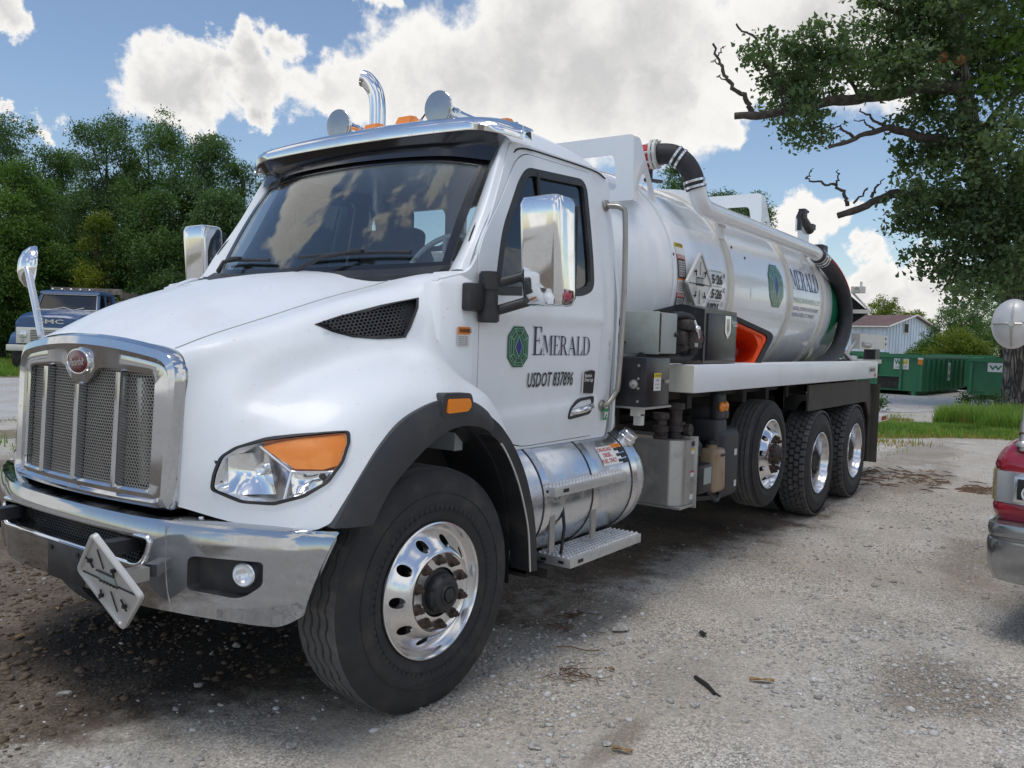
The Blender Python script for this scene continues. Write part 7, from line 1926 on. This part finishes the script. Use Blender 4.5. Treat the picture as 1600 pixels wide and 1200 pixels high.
hi = [((24.1-OB.x, -.75-OB.y, 10.2), (.5, .5, .35)), ((23.9-OB.x, -.95-OB.y, 9.3), (.45, .45, .3)), ((23.9-OB.x, -1.1-OB.y, 10.9), (.5, .4, .4)), ((24.0-OB.x, -.2-OB.y, 9.0), (.35, .3, .25))]
for h_ in hi: o_ = lobed(crown_points([h_], 9, 18, .2, .3), .24, 'sunny_spray', M['leafl'], oak); o_['kind'] = 'stuff'
kn = MB()
for q in ((24.15, 1.04, 9.95), (24.3, .62, 9.88)): kn.sphere(tuple(Vector(q)-OB), .17, (1, 1, 1), 10, 8)
kn.out('broken_stub', mat('fresh_split_wood', (.30, .15, .055), .9, var=.5, var_scale=9), oak, 60)

# ================================================================ tree line behind the blue lorry
TREES = [
 ('tall_tree', 16.6, 40.0, 11.6, 2.5, 'leaf2', 'tall dark tree at the left end of the tree line'),
 ('tall_tree', 19.5, 41.0, 11.2, 2.2, 'leaf', 'tree set back in the gap between two tall crowns at left'),
 ('tall_tree', 18.7, 35.3, 11.9, 2.3, 'leaf2', 'tallest feathery tree above the blue lorry'),
 ('tall_tree', 20.6, 34.4, 12.1, 2.7, 'leaf', 'broad tall tree right of the tallest crown'),
 ('tall_tree', 21.3, 31.7, 10.8, 2.1, 'leaf2', 'medium tree left of the passenger mirror'),
 ('tall_tree', 24.3, 32.7, 10.7, 2.1, 'leaf', 'tree rising behind the passenger mirror'),
 ('tall_tree', 24.7, 30.4, 11.2, 1.8, 'leaf2', 'slim tree beside the windscreen of the tanker'),
 ('tall_tree', 27.4, 30.0, 10.6, 2.2, 'leaf', 'tree mostly hidden behind the cab roof'),
 ('tall_tree', 14.6, 42.6, 11.3, 2.8, 'leaf', 'tree running out of the picture at left'),
 ('leafy_tree', 14.2, 33.8, 8.9, 1.75, 'leafl', 'pale green nearer tree at the left edge'),
 ('leafy_tree', 18.6, 31.0, 8.0, 2.1, 'leaf', 'lower green tree in front of the broad tall tree'),
 ('leafy_tree', 20.2, 28.9, 7.9, 1.8, 'leaf2', 'lower tree close behind the passenger mirror'),
 ('yellow_shrub', 16.4, 31.6, 6.6, 1.15, 'leafy', 'yellow green shrub above the cab of the blue lorry'),
 ('yellow_shrub', 18.9, 25.0, 6.0, .90, 'leafy', 'yellow green shrub between mirror and windscreen'),
 ('dark_bush', 18.2, 29.8, 4.8, 1.7, 'leaf2', 'low dark bush right of the blue lorry'),
 ('dark_bush', 19.8, 27.6, 4.9, 1.6, 'leaf2', 'low dark bush below the passenger mirror'),
 ('dark_bush', 16.6, 33.8, 4.6, 1.5, 'leaf', 'low dark bush behind the stake bed of the blue lorry'),
 ('dark_bush', 14.0, 34.8, 4.8, 1.6, 'leaf2', 'low dark bush left of the blue lorry'),
 ('far_tree', 38.9, 15.5, 12.1, 1.5, 'leaf', 'dark tree seen over the front of the tank beside the black hose'),
 ('far_tree', 42.1, 14.5, 10.6, 1.5, 'leaf', 'dark tree seen over the middle of the tank'),
 ('far_tree', 40.6, 16.6, 10.9, 1.6, 'leaf', 'dark tree seen through the opening of the front overturn guard'),
 ('far_tree', 43.3, 13.2, 10.9, 1.0, 'leaf', 'small dark crown by the rear overturn guard'),
 ('pale_tree', 77.1, 13.8, 6.6, 2.5, 'leafy', 'pale yellow green tree behind the shed left of its ridge'),
 ('pale_tree', 82.1, 11.8, 5.4, 2.4, 'leafy', 'pale small tree behind the shed right of its ridge'),
 ('leafy_tree', 46.5, 3.3, 4.4, 1.7, 'leaf', 'dark green tree right of the shed gable'),
 ('leafy_tree', 48.8, 1.5, 5.8, 2.3, 'leaf2', 'dark tree behind the oak trunk'),
 ('leafy_tree', 56.1, 3.7, 5.4, 2.2, 'leaf', 'tree further back between shed and oak'),
 ('leafy_tree', 51.1, -.6, 6.4, 2.5, 'leaf', 'tree at far right behind the oak'),
 ('yellow_shrub', 40.2, 2.5, 2.9, 1.5, 'leafy', 'bright yellow green shrub behind the dumpsters'),
 ('yellow_shrub', 45.4, 4.6, 2.3, 1.1, 'leafl', 'small green shrub in front of the shed gable'),
]
for i, (nm, x, y, h, w_, mt, lab) in enumerate(TREES):
    big = h > 7.5; far = x > 36
    tree(nm, (x, y, 0), h, w_, M[mt], lab, 'shrub' if ('shrub' in nm or 'bush' in nm) else 'tree',
         'trees and shrubs of the left tree line' if not far else 'trees and shrubs in the far background',
         nclump=int((1900 if big else 620)*(1.0 if not far else .75)), per=30, leaf=(.135 if big else .12)*(1.0 if x < 60 else 1.6), spread=(.27 if big else .20)*(1.3 if x > 60 else 1), nl=12 if big else 8,
         low=.14 if big else .10, seed=i*7+3)

# ================================================================ roll-off dumpsters and the shed
def dumpster(loc, rotz, L, W, H, label, logo=True, extra=False):
    """open-top container; end face looks to local -X"""
    d = thing('dumpster', loc, label, 'dumpster', 'green dumpsters beyond the lane', R(rotz))
    z0 = .16
    m = MB().prism([(-W/2, z0), (W/2, z0), (W/2, H), (-W/2, H)], lambda a, b: (.0, a, b), lambda a, b: (.04, a, b))
    m.prism([(-W/2, z0), (W/2, z0), (W/2, H), (-W/2, H)], lambda a, b: (L-.04, a, b), lambda a, b: (L, a, b))
    for s in (-1, 1): m.box((L/2, s*(W/2-.02), (z0+H)/2), (L-.082, .04, H-z0))
    m.box((L/2, 0, z0+.03), (L-.1, W-.1, .05))
    m.out('container_wall', M['wmgreen'], d, 30)
    t = MB()
    for s in (-1, 1): t.box((L/2, s*(W/2+.01), H-.03), (L+.12, .11, .12))
    t.box((-.01, 0, H-.032), (.10, W-.1, .115)).box((L+.01, 0, H-.032), (.10, W-.1, .115))
    t.out('top_rail', M['wmgreen2'], d, 30)
    for y in (-W/2+.05, W/2-.05, -.42, .42) if extra else (-W/2+.05, 0.0, W/2-.05):
        MB().box((-.045, y, (z0+H)/2-.05), (.075, .085, H-z0-.16)).out('end_post', M['wmgreen2'], d, 30)
    nr = 9
    for s in (-1, 1):
        for k in range(nr): MB().box((.35+(L-.7)*k/(nr-1), s*(W/2+.035), (z0+H)/2-.06), (.10, .07, H-z0-.18)).out('side_rib', M['wmgreen2'], d, 30)
        MB().box((L/2, s*(W/2-.30), .09), (L, .12, .16)).out('skid', M['wmgreen2'], d, 30)
    if extra:
        MB().box((-.03, 0, .44), (.05, .80, .42)).out('hook_recess', M['dark'], d, 30)
        MB().box((-.05, 0, .70), (.09, .9, .06)).out('hook_bar', M['wmgreen2'], d, 30)
    for s in (-.75, .75): MB().tube([(.15, s-.05, .09), (.15, s+.05, .09)], .085, 12).out('roller', M['rust'], d, 40)
    return d
def sticker(d, y0, y1, z0, z1, x, logo):
    MB().box((x, (y0+y1)/2, (z0+z1)/2), (.012, y1-y0, z1-z0)).out('sticker', M['white'], d, 30)
    if logo:
        w_ = (y1-y0)
        for t_, o_, mt in (('W', .06, 'wmgreen2'), ('M', .50, 'yellow')):
            tv, tf = text_mb(t_, .30, squeeze=1.25, bold=.012)
            tv[:, 0] *= (.42*w_/tv[:, 0].max()); tv[:, 1] *= (z1-z0)*.46/tv[:, 1].max()
            MB().add([(x-.008, y1-w_*o_-a, z1-(z1-z0)*(.56 if logo == 2 else .76)+b_) for a, b_ in tv], tf).out('sticker_logo', M[mt], d, None)
        if logo == 2:
            for k in range(2): MB().box((x-.008, (y0+y1)/2, z0+(z1-z0)*(.14+.14*k)), (.004, w_*.8, .03)).out('sticker_line', M['greybox'], d, 30)
dA = dumpster((31.0, 3.42, 0), -5, 6.2, 2.34, 1.46, 'green dumpster with logo sticker and pale tag, corner towards the camera', extra=True)
sticker(dA, -.68, -.16, .95, 1.34, -.02, 2)
MB().box((-.09, -1.09, 1.24), (.02, .16, .2)).out('notice', M['orangeink'], dA, 30); MB().box((-.091, -1.09, 1.36), (.022, .18, .06)).out('notice', M['white'], dA, 30)
MB().box((3.4, -1.215, .86), (.36, .012, .70)).out('tag_sheet', M['white'], dA, 30); MB().box((3.4, -1.223, 1.02), (.20, .012, .22)).out('tag_print', M['greybox'], dA, 30)
MB().box((3.4, -1.223, .70), (.14, .012, .10)).out('tag_print', M['ink'], dA, 30)
dB = dumpster((31.2, -.38, 0), 3, 6.2, 2.36, 1.42, 'green dumpster with wide logo sticker, partly behind the oak trunk', extra=False)
sticker(dB, -.30, .62, .98, 1.30, -.02, 1)
dC = dumpster((38.4, 2.0, 0), 12, 6.0, 2.3, 1.50, 'dark green dumpster set back in the gap between the two nearest')
dD = dumpster((37.6, 6.1, 0), 14, 6.0, 2.4, 1.50, 'green dumpster behind the tail of the tanker')
sticker(dD, -.2, .3, 1.1, 1.35, -.02, 0)
sticker(dC, .5, .8, .9, 1.3, -.02, 0)
shed = thing('shed', (57.1, 9.2, 0), 'pale blue metal shed with rusty red roof and gable window', 'shed')
SA = Vector((57.1, 9.155, 0)); SB = Vector((66.6, 7.7, 0)); SC = SA+Vector((3.6, 12.0, 0)); SD = SB+(SC-SA)
E_ = 3.15; RG = (SA+SB)/2; RG2 = (SC+SD)/2; RH = 4.05
m = MB()
g0 = [SA-shed.location, SB-shed.location]; off = -shed.location
def V3(p, z): q = p+off; return (q.x, q.y, z)
m.add([V3(SA, 0), V3(SB, 0), V3(SB, E_), V3(RG, RH), V3(SA, E_)], [(0, 1, 2, 3, 4)])
m.add([V3(SC, 0), V3(SD, 0), V3(SD, E_), V3(RG2, RH), V3(SC, E_)], [(4, 3, 2, 1, 0)])
m.add([V3(SA, 0), V3(SA, E_), V3(SC, E_), V3(SC, 0)], [(0, 1, 2, 3)]); m.add([V3(SB, 0), V3(SB, E_), V3(SD, E_), V3(SD, 0)], [(0, 3, 2, 1)])
m.out('wall', M['shed'], shed, 30)
dirs = (SC-SA).normalized(); up_ = Vector((0, 0, .07)); ov = dirs*.35
def roofslab(a, b, c, d):
    q = MB(); P = [a, b, c, d]; q.add([tuple(p) for p in P]+[tuple(Vector(p)+up_) for p in P], [(3, 2, 1, 0), (4, 5, 6, 7), (0, 1, 5, 4), (1, 2, 6, 5), (2, 3, 7, 6), (3, 0, 4, 7)]); return q
gd = (SB-SA).normalized()
q1 = roofslab(Vector(V3(SA-gd*.3-ov, E_-.06)), Vector(V3(RG-ov, RH)), Vector(V3(RG2+ov, RH)), Vector(V3(SC-gd*.3+ov, E_-.06)))
q2 = roofslab(Vector(V3(RG-ov, RH)), Vector(V3(SB+gd*.3-ov, E_-.06)), Vector(V3(SD+gd*.3+ov, E_-.06)), Vector(V3(RG2+ov, RH)))
ro = q1.out('roof', M['shedroof'], shed, 30); q2.out('roof', M['shedroof'], shed, 30)
for k in range(26):      # corrugation of the eave wall
    p = SA+(SC-SA)*((k+.5)/26)
    MB().box(Vector(V3(p, E_/2))+Vector((-.02, 0, 0)), (.05, .09, E_-.1), math.atan2(dirs.y, dirs.x)-PI/2).out('wall_rib', M['shed'], shed, 30)
for k in range(18):
    p = SA+(SB-SA)*((k+.5)/18); hh = E_+(RH-E_)*(1-abs((k+.5)/18-.5)*2)
    MB().box(Vector(V3(p, hh/2-.04))+Vector((-.0, -.03, 0)), (.08, .05, hh-.15), math.atan2(gd.y, gd.x)).out('wall_rib', M['shed'], shed, 30)
MB().box(Vector(V3(SA+(SB-SA)*.36, 3.15))+Vector((0, -.06, 0)), (.75, .08, .6), math.atan2(gd.y, gd.x)).out('window', M['dark'], shed, 30)
MB().box(Vector(V3(SA+(SB-SA)*.36, 3.15))+Vector((0, -.07, 0)), (.85, .05, .7), math.atan2(gd.y, gd.x)).out('window_frame', M['bandpaint'], shed, 30)
MB().tube([Vector(V3(SA-ov-gd*.3, E_)), Vector(V3(RG-ov, RH+.05)), Vector(V3(SB-ov+gd*.3, E_))], .06, 6).out('barge_trim', M['oldwhite'], shed, 30)
MB().tube([Vector(V3(SA-ov-gd*.32, E_)), Vector(V3(SC+ov-gd*.32, E_))], .05, 6).out('gutter', M['oldwhite'], shed, 30)

# ================================================================ grass, weeds, stones, litter
def blades(P, h, name, mat_, lab, wid=.010):
    n = len(P); a = nrng.uniform(0, 2*PI, n); ln = nrng.uniform(.1, .75, n); hh = h*nrng.uniform(.45, 1.35, n)
    d = np.stack([np.cos(a), np.sin(a), np.zeros(n)], 1); s = np.stack([-np.sin(a), np.cos(a), np.zeros(n)], 1)*wid
    mid = P+d*(hh*ln*.25)[:, None]+np.array([0, 0, 1])*(hh*.6)[:, None]; top = P+d*(hh*ln*.8)[:, None]+np.array([0, 0, 1])*hh[:, None]
    V = np.stack([P-s, P+s, mid+s*.7, mid-s*.7, top], 1).reshape(-1, 3); i = np.arange(n)*5
    F = np.concatenate([np.stack([i, i+1, i+2], 1), np.stack([i, i+2, i+3], 1), np.stack([i+3, i+2, i+4], 1)])
    o = np_mesh(name, V, F, mat_); tag(o, lab, kind='stuff'); return o
vc_ = cr(VERGE, 10); vn = len(vc_)
def verge_pts(n, s0, s1, keep, dens=None):
    t = nrng.uniform(s0, s1, n)*(vn-1); i = np.minimum(t.astype(int), vn-2); f = (t-i)[:, None]
    c = vc_[i]*(1-f)+vc_[i+1]*f; tt = vc_[i+1]-vc_[i]; tt /= np.linalg.norm(tt, axis=1)[:, None]
    w_ = np.interp(t/(vn-1), np.linspace(0, 1, len(VW)), VW); o = nrng.normal(size=n)*(dens or .23)
    P = c+np.stack([-tt[:, 1], tt[:, 0]], 1)*(o*w_)[:, None]
    pat = np.sin(P[:, 0]*1.3+P[:, 1]*.7)+np.sin(P[:, 0]*.5-P[:, 1]*1.7+1)+.7*np.sin(P[:, 0]*3.1+P[:, 1]*2.3)
    k = pat > keep
    return np.c_[P[k], np.full(k.sum(), .012)], o[k]
Pg, og = verge_pts(190000, .18, .84, -.35)
m1 = (og < .12)
dist = Pg[:, 0]
blades(Pg[m1 | (nrng.random(len(Pg)) < .5)], .12, 'grass', M['grass'], 'green tufted grass on the verge', .009)
pf_, _ = verge_pts(60000, .2, .84, .9, .42)
blades(pf_, .055, 'sparse_grass', M['grass'], 'thin grass creeping into the gravel beside the verge', .006)
pd_, _ = verge_pts(50000, .56, .82, -.4, .36)
kd = (pd_[:, 1] > -2.2) & (pd_[:, 0] > 12) & (np.sin(pd_[:, 0]*1.1+pd_[:, 1]*2) > -.2)
blades(pd_[kd], .065, 'dry_grass', M['drygrass'], 'dry orange brown grass at the verge edge', .008)
tall = nrng.uniform([17.2, -3.6], [21.5, -.2], (26000, 2)); kt = (np.sin(tall[:, 0]*2.1+tall[:, 1])+np.sin(tall[:, 1]*2.7) > -.6)
blades(np.c_[tall[kt], np.full(kt.sum(), .01)], .36, 'tall_grass', M['grass'], 'taller green grass clump below the oak', .010)
gl = nrng.uniform([-14, 21], [30, 40], (120000, 2)); kg = (gl[:, 1] > 26.6-.42*(gl[:, 0]-4)+.5*np.sin(gl[:, 0]*1.3)) & (gl[:, 0]*.45-gl[:, 1]+36 > 0)
blades(np.c_[gl[kg], np.full(kg.sum(), .012)], .24, 'field_grass', M['grass'], 'rough grass around the blue lorry', .016)
for k, (x, y, s_) in enumerate(((20.6, 2.1, .55), (21.3, 1.6, .35), (19.2, 1.7, .30), (25.0, -.3, .45), (24.6, -.75, .5), (25.9, .2, .35))):
    wd_ = thing('weed', (x, y, 0), ['leafy weed on the verge behind the tail of the tanker', 'small weed between leafy weed and tall grass', 'low weed nearest the rear step', 'weed at the left foot of the oak', 'weed in front of the oak trunk', 'low weed left of the oak'][k], 'weed', 'weeds on the verge')
    leaves(np.array([0, 0, s_*.55])+nrng.normal(size=(260, 3))*np.array([.28, .28, .24])*s_/.5*.6+np.array([0, 0, .05]), .075, 'foliage', M['weed'], wd_)
    mw = MB()
    for q in range(5): a = q*1.3; mw.tube([(0, 0, 0), (.1*math.cos(a)*s_, .1*math.sin(a)*s_, s_*.5), (.25*math.cos(a)*s_, .25*math.sin(a)*s_, s_*.95)], .006, 4)
    mw.out('stem', M['weed'], wd_, 60)
# crushed stone lying loose on the yard
def stones():
    tmpl = []
    for k in range(10):
        b = bmesh.new(); bmesh.ops.create_icosphere(b, subdivisions=1, radius=1)
        for v in b.verts: v.co *= rnd.uniform(.65, 1.25)
        b.verts.ensure_lookup_table()
        tmpl.append((np.array([v.co[:] for v in b.verts]), np.array([[q.index for q in f.verts] for f in b.faces]))); b.free()
    n = 60000
    t = nrng.random(n)**1.6
    ang = nrng.uniform(-.62, .60, n); dd = 2.2+t*9.5; a = YAW+ang
    X = -2.806+np.cos(a)*dd; Y = -3.55+np.sin(a)*dd
    pat = np.sin(X*2.3+Y*1.1)+np.sin(Y*3.1-X*1.7+.5)+.8*np.sin(X*5.1+Y*4.3)
    k = pat+nrng.normal(size=n)*.8 > -.1
    soil = (Y*.95+X*.12 > -.6) & (X < 6)
    k &= ~(soil & (nrng.random(n) < .93))
    X, Y = X[k], Y[k]; n = len(X)
    s = np.exp(nrng.normal(size=n)*.50)*.0058; s = np.minimum(s, .020)
    vs = []; fs = []; o = 0
    rz = nrng.uniform(0, 2*PI, n); fl_ = nrng.uniform(.4, .8, n); el = nrng.uniform(.8, 1.7, n)
    kk = nrng.integers(0, 10, n)
    for i in range(n):
        V, F = tmpl[kk[i]]
        c_, s_ = math.cos(rz[i]), math.sin(rz[i])
        x = V[:, 0]*s[i]*el[i]; y = V[:, 1]*s[i]; z = V[:, 2]*s[i]*fl_[i]
        vs.append(np.stack([X[i]+x*c_-y*s_, Y[i]+x*s_+y*c_, gh(X[i], Y[i])+s[i]*.22+z], 1)); fs.append(F+o); o += len(V)
    return np.concatenate(vs), np.concatenate(fs)
def stone_mat():
    m, h, bs, out = new_mat('crushed_stone'); g = h.n('NewGeometry')
    cr_ = h.n('ValToRGB'); h.l(g.outputs['Random Per Island'], cr_.inputs[0]); e = cr_.color_ramp.elements
    e[0].color = (.30, .28, .25, 1); e[1].color = (.74, .73, .71, 1); e2 = cr_.color_ramp.elements.new(.5); e2.color = (.46, .44, .41, 1)
    n_ = h.noise(g.outputs['Position'], 160, 4, .6); c = h.mixc(h.mapr(n_, .35, .65), h.mixc(.35, cr_.outputs[0], (.1, .09, .08)), cr_.outputs[0])
    h.l(c, bs.inputs['Base Color']); bs.inputs['Roughness'].default_value = .9; return m
M['stone'] = stone_mat()
V, F = stones(); so_ = np_mesh('gravel', V, F, M['stone']); tag(so_, 'loose crushed stone scattered on the yard', kind='stuff')
def clods():
    n = 5200
    X = nrng.normal(-.2, 1.2, n); Y = nrng.normal(1.1, .9, n)
    k = (Y*.95+X*.12 > -.35) & (X > -2.2); X, Y = X[k], Y[k]; n = len(X)
    b = bmesh.new(); bmesh.ops.create_icosphere(b, subdivisions=1, radius=1); b.verts.ensure_lookup_table()
    V0 = np.array([v.co[:] for v in b.verts]); F0 = np.array([[q.index for q in f.verts] for f in b.faces]); b.free()
    s = np.minimum(np.exp(nrng.normal(size=n)*.55)*.0075, .026)
    V = V0[None]*nrng.uniform(.6, 1.3, (n, len(V0), 1))*s[:, None, None]*np.array([1.2, 1.0, .6])
    V += np.stack([X, Y, np.array([gh(x, y) for x, y in zip(X, Y)])+s*.15], 1)[:, None, :]
    F = F0[None]+(np.arange(n)*len(V0))[:, None, None]
    return V.reshape(-1, 3), F.reshape(-1, 3)
M['clod'] = mat('soil_clod', (.115, .085, .058), .95, var=.5, var_scale=9)
V, F = clods(); tag(np_mesh('soil_clods', V, F, M['clod']), 'crumbled dark soil in front of the tanker', kind='stuff')
M['rock'] = mat('limestone', (.42, .40, .37), .9, var=.35, var_scale=40, bump=.7, bump_scale=120)
ROCKS = [(1.469, -1.308, .042, 'largest pale stone lying beside the twig'), (1.395, -1.245, .020, 'small stone just left of the largest stone'), (1.758, -1.646, .014, 'stone near the black scrap'), (.767, -2.069, .021, 'round stone below the black stick'), (1.175, -2.30, .015, 'stone behind the brown leaf'), (2.04, -2.296, .018, 'stone in the middle of the open yard'), (.208, -1.93, .016, 'stone above the lowest brown leaf'), (-.012, -1.726, .026, 'stone near the bottom edge left of centre'), (.369, -1.862, .018, 'stone between round stone and bottom edge'), (.77, -2.305, .016, 'stone right of the round stone'), (.008, -1.85, .015, 'small stone at the bottom edge'), (-.90, .22, .020, 'stone on the dark soil near the left corner'), (-.612, -.969, .019, 'stone in front of the steer tyre'), (-.07, .10, .020, 'stone on the dark soil under the bumper'), (2.9, -2.0, .020, 'stone far out beside the red lorry track')]
for k, (x, y, s_, lab) in enumerate(ROCKS):
    b = bmesh.new(); bmesh.ops.create_icosphere(b, subdivisions=2, radius=1)
    rr_ = random.Random(k)
    for v in b.verts:
        d_ = v.co.normalized(); f_ = 1+.22*math.sin(d_.x*3+k)+.18*math.sin(d_.y*4+k*2)+.12*math.cos(d_.z*5+k); v.co = Vector((d_.x*f_*1.25, d_.y*f_, d_.z*f_*.62))*s_
    o = MB().bm(b).out('stone', M['rock'], None, 28); o.location = (x, y, gh(x, y)+s_*.35); o.rotation_euler = (0, 0, k*1.1); tag(o, lab, 'stone', 'larger stones on the yard')
M['drybark'] = mat('dry_bark', (.16, .095, .055), .9, var=.5, var_scale=40, bump=.6, bump_scale=90)
M['blackstick'] = mat('black_stick', (.018, .017, .016), .6, bump=.4, bump_scale=60)
M['deadleaf'] = mat('dead_leaf', (.30, .19, .085), .8, var=.35, var_scale=60)
st = MB().tube([(1.085, -1.935, .012), (1.02, -2.02, .016), (.952, -2.092, .012)], [.010, .012, .009], 7).tube([(.957, -2.088, .014), (.945, -2.12, .012)], .004, 5).out('stick', M['blackstick'], None, 50); tag(st, 'short black stick lying on the gravel', 'stick')
tw = MB().tube([tuple(p) for p in cr([(1.000, -1.180, .008), (1.035, -1.25, .014), (1.055, -1.33, .008), (1.085, -1.395, .014)], 5)], .0035, 5).tube([(1.075, -1.375, .012), (1.115, -1.40, .02)], .002, 4).out('twig', M['drybark'], None, 50); tag(tw, 'thin brown twig near the largest stone', 'twig')
def dead_leaf(x, y, L, W, rz, lab, mt='deadleaf'):
    m_ = MB(); n = 9; V = []
    for i in range(n):
        t = i/(n-1); w_ = W*math.sin(PI*min(1, t*.93+.05))**.8
        V += [(L*(t-.5), -w_/2, .010+.012*abs(math.sin(t*4))), (L*(t-.5), 0, .004+.008*math.sin(t*3)), (L*(t-.5), w_/2, .012+.010*abs(math.cos(t*3)))]
    F_ = [(3*i+j, 3*i+3+j, 3*i+4+j, 3*i+1+j) for i in range(n-1) for j in (0, 1)]
    m_.add(V, F_); o = m_.out('fallen_leaf', M[mt], None, 60, fix=False); o.location = (x, y, gh(x, y)+.002); o.rotation_euler = (0, 0, rz); tag(o, lab, 'leaf', 'fallen leaves on the yard')
dead_leaf(1.254, -2.207, .12, .036, R(-60), 'tan dead leaf right of the black stick')
dead_leaf(.191, -2.01, .085, .026, R(-75), 'brown dead leaf at the bottom edge')
dead_leaf(-.713, 1.053, .075, .035, R(20), 'pale leaf on dark soil near the left edge')
dead_leaf(-.371, 1.343, .06, .022, R(60), 'small pale leaf on dark soil below the bumper end')
dead_leaf(1.703, -1.712, .075, .045, R(30), 'crumpled black scrap in the open yard', 'blackstick')
dead_leaf(.92, -1.55, .05, .02, R(100), 'tiny brown leaf between twig and stick')
chips = MB()
for k in range(170):
    if k < 120: x, y = nrng.normal(8.9, .45), nrng.uniform(-1.9, -.75)
    else: x, y = nrng.normal(8.7, .2), nrng.uniform(-2.45, -2.05)
    a = nrng.uniform(0, PI); L = nrng.uniform(.03, .13); dx, dy = L*math.cos(a), L*math.sin(a)
    chips.tube([(x-dx, y-dy, .012), (x+dx*.1, y+dy*.1, .022), (x+dx, y+dy, .014)], [.003, .008, .003], 4)
tag(chips.out('bark_litter', M['drybark'], None, None), 'broken bark and twig litter behind the rear wheels', kind='stuff')
for k, (x, y) in enumerate(((1.5, -.95), (1.3, -1.0), (.75, -1.45))):
    m_ = MB()
    for q in range(40):
        a = nrng.uniform(0, PI); L = nrng.uniform(.01, .05); cx_, cy_ = x+nrng.normal()*.06, y+nrng.normal()*.06
        m_.tube([(cx_-L*math.cos(a), cy_-L*math.sin(a), .006), (cx_+L*math.cos(a), cy_+L*math.sin(a), .010)], .0022, 3)
    tag(m_.out('twig_litter', M['drybark'], None, None), 'fine brown plant litter on the gravel', kind='stuff')
